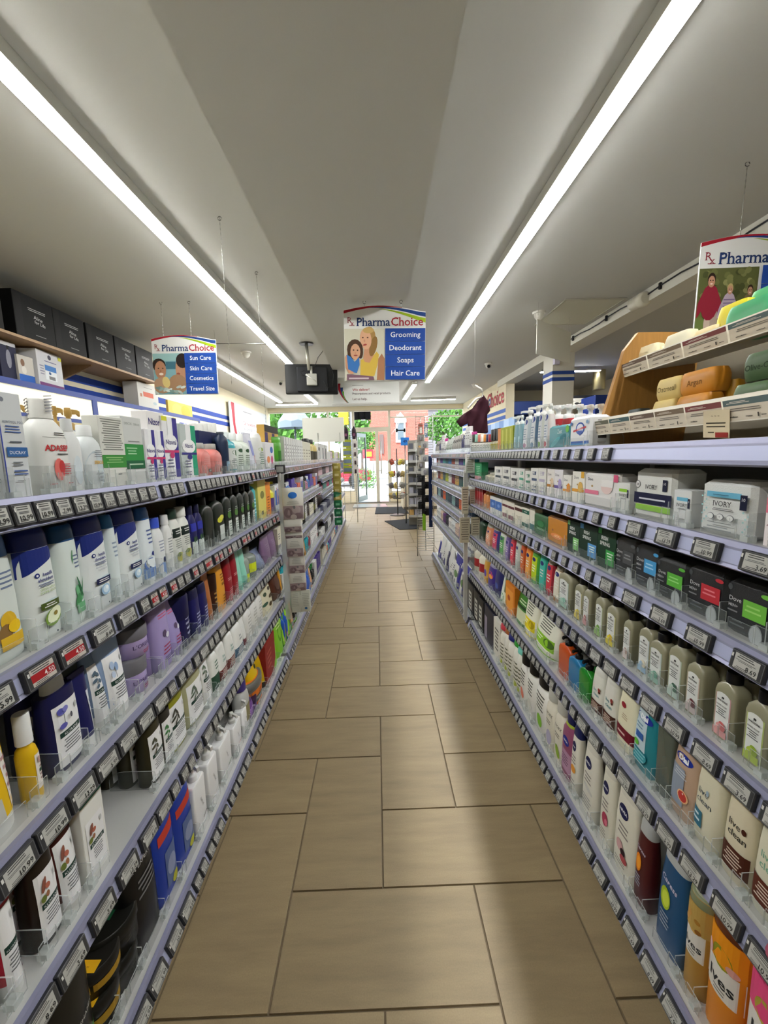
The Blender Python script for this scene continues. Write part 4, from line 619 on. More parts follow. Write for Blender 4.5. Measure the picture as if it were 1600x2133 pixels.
P('tub', 'body_scrub_bottle', 'tan bottle with oat flakes and green shoulder', 1410, 1452, 1842, ('b0883e', 'a8ac98'), sc('b89a54', 'c89a50', [('e', -.5, .66, .2, .02, 'd8b070', .5), ('e', .4, .7, .2, .02, 'a87a34', -.5), ('e', -.2, .74, .2, .02, 'c89850', .2), ('e', .5, .62, .2, .02, '8a5a24', .9)]), jit=0, D=.065)
for r_, c_, h_ in ((PLACED[-3][0], '5a2c16', .07), (PLACED[-2][0], '5a2c14', .07), (PLACED[-1][0], '7c8264', .06)):
    bd = [c for c in r_.children if c.name.startswith('body')][0]; zz = max(v.co.z for v in bd.data.vertices); w_ = max(v.co.x for v in bd.data.vertices); d_ = max(v.co.y for v in bd.data.vertices)
    q = B(); q.loft([(zz-.022, w_*1.012, d_*1.012, 2), (zz-.004, w_*1.0, d_*1.0, 2), (zz+.001, w_*.95, d_*.95, 2), (zz+.0012, w_*.75, d_*.75, 2)], c_, 26); q.obj('shoulder_band', PLASTIC, r_)
cs = lambda c, c2: [('t', 'Caress', -.1, .60, .07, 'd0c8dc', {'w': 1.1, 'rot': -.15, 'b': .02}), ('e', -.25, .46, .36, .1, c), ('e', -.2, .46, .26, .07, c2), ('f', -.6, .2, .34, .2, 4, '9aa4b4')]
P('arch', 'body_wash_bottle', 'deep blue bottle with silver cap and lime fruit', 1358, 1413, 1757, ('1c4a74', 'a9adae'), cs('a8c030', 'c8d84a'), cf=.2, D=.05, jit=0)
P('arch', 'body_wash_bottle', 'dark red bottle with silver cap and orange fruit', 1313, 1344, 1700, ('4a1518', 'a9adae'), cs('e0801c', 'f0a030'), cf=.2, D=.05, jit=0)
nv = lambda f: [('e', -.1, .68, .42, .075, '161a4a'), ('t', 'NIVEA', -.1, .665, .032, 'e8eaf0', {'w': .66, 'b': .03}), ('f', -.5, .5, .56, .42, 3, '8a8480')] + f
P('arch', 'body_wash_bottle', 'white bottle with navy oval and berry drawing', 1271, 1316, 1632, ('dcdacc', 'd0cec2'), nv([('e', -.2, .3, .3, .06, 'c8a0a0'), ('e', .1, .26, .2, .04, '2c1a20'), ('e', .2, .2, .3, .04, 'a84a50'), ('f', -.6, .4, .16, .1, 2, '9a9690')]), cf=.16, D=.045, jit=0)
P('arch', 'body_wash_bottle', 'white bottle with navy oval and pink blossom', 1243, 1270, 1586, ('dcdacc', 'd0cec2'), nv([('e', .1, .32, .4, .08, 'a83a54'), ('e', .3, .3, .2, .04, 'd87a90'), ('f', -.6, .4, .2, .1, 3, '9a9690')]), cf=.16, D=.045, jit=0)
P('arch', 'body_wash_bottle', 'white bottle with navy oval and grey ribbon', 1207, 1236, 1540, ('dddbd0', 'd0cec4'), nv([('e', .1, .36, .6, .03, 'c4c4c0', -.3), ('f', -.7, .6, .26, .1, 4, '9a9a98')]), cf=.16, D=.045, jit=0)
P('arch', 'body_wash_bottle', 'white bottle with navy cap and orange blossom', 1184, 1201, 1511, ('dddbd0', '1c2352'), nv([('e', 0, .34, .5, .06, 'd8943a'), ('f', -.5, .5, .2, .1, 2, '9a9a98')]), cf=.16, D=.045, jit=0)
P('shoulder', 'micellar_shower_bottle', 'purple pink clear bottle with navy cap and oval', 1165, 1189, 1483, ('8a4a6a', '1a1f50'), [('e', -.05, .56, .5, .07, '1c2a8a'), ('t', 'NIVEA', -.05, .545, .03, 'e8eaf0', {'w': .7, 'b': .03}), ('r', -.9, .12, .9, .42, 'b08aa4', 3), ('f', -.6, .5, .36, .2, 4, '6a4a64'), ('r', -.5, .8, .6, .84, '9aa83a')], D=.045, jit=0)
for x0, x1, yt, d, f in ((1149, 1170, 1457, 'a green leaf', [('e', .1, .2, .3, .1, '8aa83a', .5)]), (1132, 1151, 1432, 'lavender sprigs', [('e', .1, .2, .5, .12, 'a8a4bc')])):
    P('shoulder', 'ivory_body_wash', 'cream bottle with frosted cap and ' + d, x0, x1, yt, ('dcd8c8', 'b4b4ac'), [('t', 'IVORY', .05, .55, .05, '33332e', {'w': 1.3, 's': 1}), ('f', -.6, .5, .48, .4, 2, '77756a')] + f, cf=.2, cw=1.45, jit=0)
for x0, x1, yt, d, f in ((1109, 1138, 1393, 'lime leaf', '7ab03a'), (1094, 1112, 1370, 'plain text', 'c8c8c0'), (1079, 1096, 1352, 'coral flower', 'd8806a')):
    P('shoulder', 'body_lotion_bottle', 'white bottle with black cap and ' + d, x0, x1, yt, ('e2e2dc', '111113'), [('f', -.6, .5, .62, .35, 5, '4a4a44'), ('e', 0, .2, .3, .1, f, .6)], cf=.26, cw=1.5, jit=0)
for x0, x1, yt, c, d in ((1071, 1085, 1350, '6ab8a8', 'mint'), (1062, 1080, 1334, '2a8a2c', 'green'), (1052, 1066, 1322, '20246a', 'blue'), (1046, 1058, 1309, '9a5a30', 'brown'), (1037, 1049, 1301, 'c03a48', 'red')):
    P('round', 'talc_bottle', 'slim white bottle with %s flip lid' % c if False else 'slim white bottle with %s flip lid' % d, x0, x1, yt, ('dcdad0', c), [('f', -.5, .6, .6, .2, 5, '6a6a58'), ('e', 0, .14, .4, .06, 'a8b44a')], cf=.1, cw=1.9, jit=0)
P('box', 'body_wash_carton', 'white bottle with dark writing', 1028, 1041, 1292, ('d8d6cc',), [('f', -.6, .6, .8, .2, 6, '4a4a44')], D=.05, jit=0)
P('square', 'mens_body_wash', 'navy black bottle with a pale side label', 1008, 1029, 1268, ('15172a',), [('r', -.9, .1, -.3, .7, '8a8494')], D=.06, jit=0)
for i, x in enumerate((995, 986, 974, 963)):
    P('square', 'mens_body_wash', 'black flat bottle with upright white lettering', x, x+12, (1246, 1232, 1216, 1203)[i], ('0f0f11',), [('r', -.5, .15, .4, .75, 'c8c8c0' if x > 965 else 'd8a050'), ('f', -.4, .3, .7, .2, 4, '2a2a2a')], D=.05, jit=0)
P('pouch', 'bath_salt_pouch', 'purple and white pouch', 939, 966, 1165, ('dcdcd8',), [('r', -.95, .7, .95, .98, '3a3a8a', 3), ('r', -.95, 0, -.4, .6, '2c2c70'), ('e', .2, .4, .4, .12, '6a8a5a')], n=2, jit=.05, low=True)
P('pouch', 'bath_salt_pouch', 'white pouch with navy corner', 914, 938, 1130, ('d9dbd9',), [('r', -.95, .1, .2, .35, '2a2c70')], n=3, jit=.05, low=True)
# ---------------------------------------------------------------- the smaller, farther bays: things set out along a shelf by size
def fill(rowname, Y0, Y1, items):
    row(rowname); r = CUR; s = r.side; y = Y0; i = 0; rot = math.pi/2 if s < 0 else -math.pi/2
    while y < Y1-.03:
        model, name, desc, Wd, H, cols, lab, n = items[i % len(items)]; i += 1
        for k in range(n):
            if y+Wd > Y1: break
            D = min(.09, Wd*(1 if model in ('round', 'jar', 'can') else .7)); Y = y+Wd/2
            drop(model, name, desc, r.a + r.b*Y + s*(.035+D/2), Y, r.z, rot + rnd.uniform(-.04, .04), Wd*.95, H*rnd.uniform(.97, 1.03), D, cols, lab, low=True); y += Wd
        y += .006
bx = [('f', -.6, .6, .8, .5, 3, '6a6a70'), ('r', -.9, .12, .9, .3, '8a8a92')]
def IT(m, n, d, w, h, c, cap=None, lab=(), k=2): return (m, n, d, w, h, (c, cap or c), list(lab), k)
fill('M2', 2.72, 4.85, [IT('box', 'cream_carton', 'white and blue carton', .07, .17, 'd8dce4', None, [('r', -.9, .2, .4, .8, '3a66b0'), ('r', .5, .2, .9, .9, 'a03040')]), IT('round', 'lotion_bottle', 'green bottle with white cap', .06, .17, '4a7a5a', 'e0e0dc', bx), IT('round', 'nail_polish_bottle', 'pink bottle with black cap', .055, .15, 'c88aa0', '1c1c20', bx, 3), IT('round', 'lotion_bottle', 'blue bottle with white cap', .06, .16, '3a70b8', 'd8dce0', bx), IT('box', 'cream_carton', 'violet carton', .07, .18, '5a4aa0', None, bx), IT('round', 'lotion_bottle', 'yellow topped purple bottle', .06, .17, '6a50a8', 'd8c83a', bx), IT('box', 'cream_carton', 'coral carton', .07, .13, 'd8705a', None, bx)])
fill('M3', 2.72, 4.85, [IT('box', 'cream_carton', 'cream carton with small print', .09, .16, 'd4d0be', None, bx, 3), IT('can', 'mousse_can', 'black can with olive label', .06, .21, '1c1c18', None, [('r', -.8, .3, .8, .6, '6a6a3a')], 3), IT('can', 'mousse_can', 'white can', .06, .2, 'd8d8d4', None, bx, 2), IT('can', 'mousse_can', 'dark brown can', .06, .21, '3a2a22', None, bx, 2)])
fill('M4', 2.72, 4.85, [IT('tube', 'styling_tube', 'amber yellow tube', .06, .2, 'c8902c', None, [], 1), IT('jar', 'hair_jar', 'turquoise round bottle', .09, .15, '2a9aaa', None, bx, 2), IT('round', 'lotion_bottle', 'wine red bottle', .06, .17, '8a2a3a', 'c8c8c4', bx), IT('box', 'cream_carton', 'white carton with black figure', .10, .19, 'dedede', None, [('r', -.2, .1, .2, .4, '222222'), ('f', -.6, .6, .8, .6, 2, '888888')], 4), IT('box', 'cream_carton', 'white carton with red letters', .1, .2, 'dcdcda', None, [('r', -.5, .2, .5, .4, 'b02a3a')], 1), IT('can', 'mousse_can', 'black can with white letter', .07, .2, '18181a', None, [('r', -.4, .3, .4, .5, 'd0d0d0')], 2)])
fill('M5', 2.72, 4.85, [IT('round', 'lotion_bottle', 'bright blue squeeze bottle', .09, .24, '2458b8', '2a64c8', [('e', 0, .2, .4, .1, 'c8a8a0')], 2), IT('pouch', 'wipes_pouch', 'blue and silver pouch', .1, .22, '4a6ab0', None, bx, 1), IT('pouch', 'wipes_pouch', 'apricot pouch', .09, .2, 'd8a880', None, bx, 1), IT('round', 'lotion_bottle', 'black bottle with green cap', .07, .2, '1c1c1e', '2a7a3a', bx, 2), IT('box', 'cream_carton', 'white carton with black stripes', .08, .2, 'd0d0d0', None, [('r', -.3, 0, 0, 1, '222222')], 2), IT('box', 'cream_carton', 'dark violet carton', .08, .22, '3c2a78', None, bx, 4)])
fill('N1', 4.95, 8.6, [IT('box', 'cosmetic_carton', 'white cosmetic card', .09, .15, 'd4d4d0', None, [('r', -.5, .2, -.2, .9, '6a5a5a')], 5), IT('box', 'cosmetic_carton', 'pale pink cosmetic card', .09, .15, 'd8c0c4', None, bx, 3), IT('can', 'black_can', 'black topped cosmetic', .07, .16, '202022', None, [], 2), IT('box', 'cosmetic_carton', 'yellow green card', .1, .17, 'b0bc4a', None, bx, 2)])
for i, q in enumerate((((('box', 'cosmetic_carton', 'rose and white cosmetic card'), 'c8a8ac'), (('box', 'cosmetic_carton', 'dark cosmetic card'), '4a3a40')), ((('round', 'lotion_bottle', 'magenta bottle'), 'b02a5a'), (('box', 'cosmetic_carton', 'teal card'), '3a7a70')), ((('can', 'mousse_can', 'navy can'), '2a2c4a'), (('can', 'mousse_can', 'grey can'), '8a8c92')), ((('box', 'cream_carton', 'white panel carton'), 'd2d4d2'), (('can', 'mousse_can', 'charcoal can'), '2a2a2c')))):
    fill('N%d' % (i+2), 4.95, 8.6, [IT(*a, .1, .13, c, None, bx, 4) for a, c in q])
fill('N6', 4.95, 8.7, [IT('box', 'cream_carton', 'cream panel carton', .12, .2, 'd4d0c0', None, bx, 4), IT('round', 'lotion_bottle', 'orange bottle', .09, .17, 'd8703a', 'e0e0dc', bx, 2), IT('round', 'lotion_bottle', 'teal bottle', .09, .15, '3aa0a8', 'd8d8d4', bx, 2), IT('round', 'lotion_bottle', 'violet bottle', .08, .2, '4a2f88', '2a1a4a', bx, 4)])
fill('S1', 3.3, 5.6, [IT('round', 'lotion_bottle', 'magenta topped white bottle', .06, .17, 'd8d8d8', 'b83a8a', bx, 2), IT('shoulder', 'spray_bottle', 'white spray bottle', .07, .22, 'dadcdc', 'd0d0d0', bx, 3), IT('round', 'lotion_bottle', 'navy bottle', .07, .16, '2a2c60', '2a2c60', bx, 2), IT('pouch', 'wipes_pouch', 'grey pouch with dark swirls', .1, .17, 'a8a49e', None, [('e', 0, .5, .4, .3, '5a5a5a'), ('e', .4, .7, .3, .1, '3a3a3a')], 5), IT('pouch', 'wipes_pouch', 'pale green grey pouch', .1, .16, 'b0b8b0', None, [('e', 0, .4, .5, .2, '4a5a50')], 4)])
for rn, its in (('S2', (('2f6a72', 'teal'), ('48a0a0', 'aqua'), ('5a4a98', 'violet'), ('c8c8c8', 'white'), ('a05040', 'rust'), ('3a7ab0', 'blue'))), ('S3', (('d8d8d4', 'white'), ('a8b830', 'lime'), ('3a5a5a', 'dark teal'), ('c8a058', 'tan'), ('7a2a2a', 'wine'))), ('S4', (('2a3a4a', 'slate'), ('3a5a60', 'grey teal'), ('d8602a', 'orange'), ('223040', 'navy'), ('8ab0b0', 'pale teal'))), ('S5', (('d8d8d4', 'white'), ('22222a', 'black'), ('5a2a6a', 'purple'), ('c8b0a0', 'beige'), ('d0d4d4', 'grey white'))), ('S6', (('d8dade', 'white'), ('3a3a90', 'royal purple'), ('e0e0de', 'chalk white'), ('2a2c50', 'midnight')))):
    fill(rn, 3.3, 5.5, [IT('can' if rn != 'S6' else 'pouch', 'deodorant_can' if rn != 'S6' else 'wipes_pouch', '%s %s' % (d, 'deodorant can' if rn != 'S6' else 'wipes pouch'), .065 if rn != 'S6' else .13, .15 if rn != 'S6' else .22, c, None, bx, 3) for c, d in its])
# ---------------------------------------------------------------- room shell
XL, XR, YB, ZC = -3.3, 5.2, 13.0, 3.0
def slab(name, x0, y0, z0, x1, y1, z1, mat, col='ffffff', ch=0):
    b = B(); b.box(x0, y0, z0, x1, y1, z1, col, ch=ch); return struct(b.obj(name, mat))
FLOOR = slab('floor', XL, -3, -.06, XR, YB+.05, -.006, M('grout', .8, col='6b5d47'))
UT = .3058; X0, Y0 = -.0589, 2.9019
g = .003; tb = {}
for kind in 'HV':
    w, h = (2, 1) if kind == 'H' else (1, 2); b = B(); ww, hh = w*UT/2-g, h*UT/2-g
    b.box(-ww, -hh, -.008, ww, hh, 0, 'ffffff'); b.v = [(x*(1 if z < -.001 else .9985), y*(1 if z < -.001 else .998), z) for x, y, z in b.v]
    tb[kind] = b.mesh('tile', TILE)
tiles = []; rest = B()
for r_ in range(-5, 42):
    for k in range(-8, 9):
        for kind, x, w, h in (('H', r_-1+4*k, 2, 1), ('V', r_-2+4*k, 1, 2)):
            cx, cy = (x+w/2+X0)*UT, (r_+h/2+Y0-2.9019+2.9019)*UT
            if XL < cx < XR and -1 < cy < YB-.2:
                if -1.0 < cx < 1.75 and .35 < cy: tiles.append((kind, cx, cy))
                else: rest.box(cx-w*UT/2+g, cy-h*UT/2+g, -.008, cx+w*UT/2-g, cy+h*UT/2-g, 0, 'ffffff')
tiles.sort(key=lambda t: t[2]+abs(t[1]))
for kind, cx, cy in tiles[:300]:
    o = put('tile', tb[kind], FLOOR, (cx, cy, 0))
for kind, cx, cy in tiles[300:]: rest.box(cx-(2 if kind == 'H' else 1)*UT/2+g, cy-(1 if kind == 'H' else 2)*UT/2+g, -.008, cx+(2 if kind == 'H' else 1)*UT/2-g, cy+(1 if kind == 'H' else 2)*UT/2-g, 0, 'ffffff')
tag(rest.obj('tile', TILE, FLOOR), kind='stuff')
slab('ceiling', XL, -3, ZC, XR, YB+.1, ZC+.08, CEIL)
SOFF = slab('trim_1', -.577, -3, 2.66, .283, 6.1, ZC, CEIL)
slab('trim_2', 2.70, -3, 2.875, 2.95, 9.2, ZC, M('beam_paint', .6, col='dcdad0'))
slab('wall_left', XL-.1, -3, -.06, XL, YB, ZC, CREAM); slab('wall_right', XR, -3, -.06, XR+.1, YB, ZC, CREAM); slab('wall_rear', XL, -3.1, -.06, XR, -3, ZC, CREAM)
slab('wall_partition', 2.95, 10.6, 0, XR, 10.7, ZC, CREAM)
SIGNW = slab('wall_fascia', 2.75, 8.75, 1.9, 2.93, 13, ZC, CREAM)
b = B(); P_ = Print(lambda x, z: 0, 1.3, .4, b, up=True, eps=.004); P_.text('Pharma', -1.2, 0, .34, '20397a', al='L', serif=True, bold=.015); P_.text('Choice', 1.2, 0, .34, 'a82838', al='R', serif=True, bold=.015)
b.obj('lettering', CARD, SIGNW, (2.745, 10.05, 2.52), (0, 0, -math.pi/2))
b = B()
for z in (2.30, 2.16): b.box(2.742, 8.75, z, 2.748, 13, z+.08, '3d5fa8')
b.obj('trim_stripe', MATTE, SIGNW)
COLM = slab('trim_3', 2.62, 6.16, 0, 2.94, 6.5, ZC-.12, M('column_paint', .6, col='d5d2c8'))
for z in (2.565, 2.475):
    b = B(); b.box(2.615, 6.155, z, 2.945, 6.505, z+.05, '2c4a94'); b.obj('trim_stripe', MATTE, COLM)
b = B(); b.box(2.62, 6.10, 2.70, 2.70, 6.16, 2.83, 'd8d4ea', ch=.004); tag(b.obj('alarm_box', PLASTIC), 'small pale lilac alarm box on the striped column', 'alarm')
b = B(); b.loft([(0, .045, .045, 2), (.02, .04, .04, 2), (.025, .02, .02, 2)], 'cfccc0', 16); tag(b.obj('call_button', PLASTIC, None, (2.80, 6.16, 2.80), (math.pi/2, 0, 0)), 'round cream sounder beside the alarm box on the column', 'alarm')
# left wall bands
b = B()
for z in (2.34, 2.20): b.box(XL, -3, z, XL+.006, 12.9, z+.085, '1f3f94')
struct(b.obj('trim_4', MATTE))
# ---- shopfront
def bw(x, y): p = on(1, YB, x, y); return p.x, p.z
FR = M('shopfront_frame', .45, .2, col='c9c4b4')
bx0 = bw(562, 950)[0]; xm1 = bw(686, 950)[0]; xd0 = bw(742, 950)[0]; xd1 = bw(808, 950)[0]; xw1 = bw(967, 950)[0]
slab('wall_back', XL, YB, 2.88, XR, YB+.15, ZC, CREAM)
slab('wall_back_left', XL, YB, 0, bx0, YB+.15, 2.88, CREAM); slab('wall_back_right', xw1, YB, 0, XR, YB+.15, 2.88, CREAM)
slab('wall_back_sill', bx0, YB, 0, xd0-.06, YB+.15, .35, CREAM); slab('wall_back_sill_right', xd1+.06, YB, 0, xw1, YB+.15, .3, CREAM)
def pane_frame(name, x0, x1, z0, z1, bars=(), rails=()):
    w = empty(name); w['kind'] = 'structure'; t = .035
    b = B(); b.box(x0, YB, z0, x0+t, YB+.1, z1, 'c9c4b4'); b.box(x1-t, YB, z0, x1, YB+.1, z1, 'c9c4b4'); b.box(x0+t, YB, z0, x1-t, YB+.1, z0+t, 'c9c4b4'); b.box(x0+t, YB, z1-t, x1-t, YB+.1, z1, 'c9c4b4'); b.obj('window_frame', FR, w)
    for x in bars: b = B(); b.box(x-.03, YB+.01, z0+t, x+.03, YB+.09, z1-t, 'c9c4b4'); b.obj('mullion', FR, w)
    for z in rails: b = B(); b.box(x0+t, YB+.02, z-.02, x1-t, YB+.08, z+.02, '4a4a48'); b.obj('rail', FR, w)
    b = B(); b.box(x0+t*.5, YB+.045, z0+t*.5, x1-t*.5, YB+.051, z1-t*.5, 'ffffff'); b.obj('pane', GLASS, w); return w
pane_frame('window_1', bx0, xd0-.06, .35, 2.88, [xm1]); pane_frame('window_2', xd1+.07, xw1, .3, 2.88, [], [bw(900, 867)[1]])
pane_frame('window_3', xd0-.06, xd1+.07, 2.32, 2.88)
d = empty('door_1'); d['kind'] = 'structure'
b = B()
for x in (xd0-.06, xd1): b.box(x, YB-.02, 0, x+.07, YB+.12, 2.32, 'c9c4b4')
b.box(xd0+.01, YB-.02, 2.22, xd1, YB+.12, 2.32, 'c9c4b4'); b.obj('door_frame', FR, d)
xp = bw(786, 950)[0]
b = B(); b.box(xp-.05, YB-.02, 0, xp+.05, YB+.1, 2.22, 'd6d4cc'); b.obj('door_stile', FR, d)
b = B(); b.tube([(xp+.12, YB-.08, .9), (xp+.12, YB-.08, 1.9)], .016, 'c8c8c4', 8); b.tube([(xp+.12, YB-.08, 1.0), (xp+.06, YB-.02, 1.0)], .01, 'c8c8c4'); b.tube([(xp+.12, YB-.08, 1.8), (xp+.06, YB-.02, 1.8)], .01, 'c8c8c4'); b.obj('door_handle', STEEL, d)
b = B(); b.box(xp+.05, YB+.04, .1, xd1, YB+.046, 2.22, 'ffffff'); b.obj('pane', GLASS, d)
# the open leaf
lf = empty('door_2', (xd0+.02, YB+.12, 0), (0, 0, 1.25)); lf['kind'] = 'structure'
b = B(); 
for q in ((0, .06, 0, 2.2), (.78, .84, 0, 2.2)): b.box(q[0], -.02, q[2], q[1], .02, q[3], '3c4a44')
b.box(.06, -.02, 0, .78, .02, .16, '3c4a44'); b.box(.06, -.02, 2.08, .78, .02, 2.2, '3c4a44'); b.obj('door_leaf', METAL, lf)
b = B(); b.box(.05, -.003, .15, .79, .003, 2.09, 'ffffff'); b.obj('pane', GLASS, lf)
b = B(); b.box(xd0+.02, YB-.1, .0, xd1, YB+.15, .012, '8f9498'); struct(b.obj('trim_5', STEEL))
# ---------------------------------------------------------------- the gondolas: shelves, price rails, tags, dividers
def tag_mesh(w, h, red, price, k):
    b = B(); b.box(-w/2, -.005, -h/2, w/2, .005, h/2, '2e2f32', ch=.0015); P_ = Print(lambda x, z: -.005, w/2, h, b, up=True, eps=.0004)
    P_.rect(-w*.47, -h*.45, w*.47, h*.45, '66686a'); P_.rect(-w*.455, -h*.42, w*.455, h*.42, '3a3b3d'); sw = w*.36; P_.rect(-sw, -h*.38, sw, h*.38, 'b4b5b0' if not red else 'c0bab2')
    if red: P_.rect(-sw, -h*.2, sw, h*.14, 'a02428')
    P_.fine(-sw*.9, sw*.7, h*.36, h*.16, 2, '3a3a3a', k); P_.fine(-sw*.9, sw*.3, -h*.22, -h*.36, 2, '4a4a4a', k+5)
    P_.text(price, sw*.9, -h*.16 if red else -h*.3, h*.24, '202020' if not red else 'e8dada', al='R', bold=.01)
    if not red: P_.fine(-sw*.9, sw*.8, h*.12, 0, 2, '55565a', k+9)
    P_.rect(-w*.445, h*.12, -w*.39, h*.3, 'd8d8d4'); return b.mesh('price_tag', PLASTIC)
SMALL = [tag_mesh(.042, .038, False, p, i) for i, p in enumerate(('10.99', '19.99', '7.99', '13.29'))]; SRED = tag_mesh(.042, .038, True, '4.50', 7)
WIDE = [tag_mesh(.072, .040, False, p, i+11) for i, p in enumerate(('10.99', '13.29', '8.69', '7.99', '5.99', '3.69'))]; WRED = tag_mesh(.072, .040, True, '4.50', 20)
def divider_mesh():
    b = B(); n = 7; prof = [(.0, .002), (.13, .002)] + [(.13-.045+.045*math.cos(t), .03+.03*math.sin(t)) for t in [i*math.pi/2/n for i in range(n+1)]] + [(.0, .058)]
    b.prism(prof, -.0012, .0012, 'ffffff', axis='x')          # side panel, runs back from the front
    for k in range(len(prof)-1, len(prof)): pass
    for f in range(2, len(b.f)): b.m[f] = 1
    b.box(-.020, -.0025, .004, .020, -.0002, .044, 'ffffff'); i = len(b.f)-6
    for f in (i, i+1, i+3, i+5): b.m[f] = 1
    b.box(-.009, -.003, 0, .009, .016, .013, 'ffffff', 1); return b.mesh('divider', [CLEAR, CLEARE])
DIV = divider_mesh()
guards = {}
def guard_mesh(w):
    w = round(w, 2)
    if w not in guards:
        b = B(); b.box(-w/2, -.001, .003, w/2, .001, .036, 'ffffff')
        for f in (1, 3, 5): b.m[f] = 1
        guards[w] = b.mesh('front_guard', [CLEAR, CLEARE])
    return guards[w]
def gondola(label, s, a, bb, y0, y1, rows, deep=.42, tagplan=None, near=False, wide_top=0):
    f = -s; root = empty('shelving_unit', (a, 0, 0), (0, 0, -math.atan(bb)), label, 'shelf unit')
    R = random.Random(int(y0*10)+s)
    b = B(); b.box(s*deep, y0, 0, s*(deep+.02), y1, rows[0].z-.02, '54524a'); b.obj('back_panel', METAL, root)
    b = B(); b.box(s*.03, y0, 0, s*.05, y1, rows[-1].z-.045, '35332f'); b.obj('kick_plate', METAL, root)
    for y in ([y0, y1-.03] if not near else [y0, y0+(y1-y0)*.5, y1-.03]):
        b = B(); b.box(s*(deep-.03), y, 0, s*deep, y+.03, rows[0].z, '9a9a94'); b.obj('upright', METAL, root)
    for i, r in enumerate(rows):
        d = deep if i else deep+wide_top; base = r is rows[-1]; e1, e2 = (.022, .010) if base else (.0145, .009); TILT = math.atan((e1-.008)/.034)
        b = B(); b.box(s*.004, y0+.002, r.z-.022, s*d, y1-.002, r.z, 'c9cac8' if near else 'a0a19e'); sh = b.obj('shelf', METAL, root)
        pr = [(-.006, 0), (-.006, .005), (.004, .005), (.008, -.006), (e1, -.040), (e1+.004, -.046), (e1-.002, -.050), (.005, -.046), (-.006, -.03)]
        b = B(); b.prism([(f*x, r.z+z) for x, z in (pr if f > 0 else pr[::-1])], y0, y1, '9496b2', axis='y')
        nx, nz = math.cos(TILT)*.0006, math.sin(TILT)*.0006
        q = [(f*(.008+(e1-.008)*t_+nx), yy_, r.z-.006-.034*t_+nz) for t_, yy_ in ((.14, y0), (.94, y0), (.94, y1), (.14, y1))]
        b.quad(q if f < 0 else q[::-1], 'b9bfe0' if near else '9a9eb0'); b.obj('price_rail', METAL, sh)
        rot = (-TILT, 0, math.pi/2 if s < 0 else -math.pi/2); px_, pz_ = f*((.008+e1)/2+.0045), r.z-.0225
        if near:
            y = y0+.02
            while y < y1-.05:
                wide, gap, red = tagplan(i, y, R); w = .072 if wide else .042
                if wide is None: y += gap; continue
                me = (WRED if wide else SRED) if red else R.choice(WIDE if wide else SMALL)
                put('price_tag', me, sh, (px_, y+w/2, pz_), rot); y += w+gap
            cut = sorted(r.cuts)
            for lo, W_ in cut:
                if lo < y0+.02 or W_ < .018: continue
                put('divider', DIV, sh, (s*.022, lo, r.z+.0005), (0, 0, math.pi/2 if s < 0 else -math.pi/2))
                if W_ > .05: put('front_guard', guard_mesh(W_-.045), sh, (s*.021, lo+W_/2, r.z+.0005), (0, 0, math.pi/2 if s < 0 else -math.pi/2))
        else:
            b = B(); g2 = B(); y = y0+.02
            while y < y1-.05:
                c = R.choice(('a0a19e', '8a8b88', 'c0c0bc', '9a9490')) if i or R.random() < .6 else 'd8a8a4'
                x_, z_ = f*.012, r.z-.008
                for (dx0, dz0, dx1, dz1, cc, e) in ((.008, -.006, e1, -.040, '26272a', .004), (.008+(e1-.008)*.1, -.0095, .008+(e1-.008)*.9, -.0365, c, .0052)):
                    nx, nz = math.cos(TILT)*e, math.sin(TILT)*e; m_ = .010 if cc != '26272a' else 0
                    q = [(f*(dx0+nx), y+m_, r.z+dz0+nz), (f*(dx1+nx), y+m_, r.z+dz1+nz), (f*(dx1+nx), y+.042-m_, r.z+dz1+nz), (f*(dx0+nx), y+.042-m_, r.z+dz0+nz)]
                    b.quad(q if f < 0 else q[::-1], cc)
                y += .048
            tag(b.obj('price_tag', PLASTIC, sh), kind='stuff')
            g2.box(s*.020, y0+.02, r.z, s*.022, y1-.02, r.z+.04, 'ffffff'); 
            for q_ in (1, 3, 5): g2.m[q_] = 1
            g2.obj('front_guard', [CLEAR, CLEARE], sh)
    return root
def planL(i, y, R):
    if i == 0: return (False, .004 + (.03 if R.random() < .12 else 0), R.random() < (.5 if y > 1.9 else .03))
    return (y < 1.05 - .1*(i == 1) or R.random() < .12, R.choice((.004, .006, .018)), i == 1 and R.random() < .4)
def planR(i, y, R):
    if i == 0: return (None, .05, False) if y < 1.22 else (False, .048 if y < 1.75 else .006, False)
    if i in (1, 2): return (y < 1.15 or R.random() < .1, .05 if y < 1.9 else .006, False)
    return (y < 1.3, R.choice((.012, .02)) if y < 1.6 else .008, False)
gondola('long shampoo shelving with five stocked shelves and lavender price rails', -1, -.618, -.010, .05, 2.60, [ROWS['L%d' % k] for k in range(1, 6)], tagplan=planL, near=True, wide_top=.5)
gondola('soap shelving with six stocked shelves and lavender price rails', 1, .705, .010, .05, 3.2, [ROWS['R%d' % k] for k in range(1, 7)], tagplan=planR, near=True, wide_top=.5)
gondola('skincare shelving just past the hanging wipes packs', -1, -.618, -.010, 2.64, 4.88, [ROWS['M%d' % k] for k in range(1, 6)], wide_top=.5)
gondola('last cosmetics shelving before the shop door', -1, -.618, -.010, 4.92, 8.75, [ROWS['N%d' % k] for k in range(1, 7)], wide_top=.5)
gondola('far deodorant shelving between the paper pads and wire rack', 1, .705, .010, 3.26, 5.6, [ROWS['S%d' % k] for k in range(1, 7)], wide_top=.5)
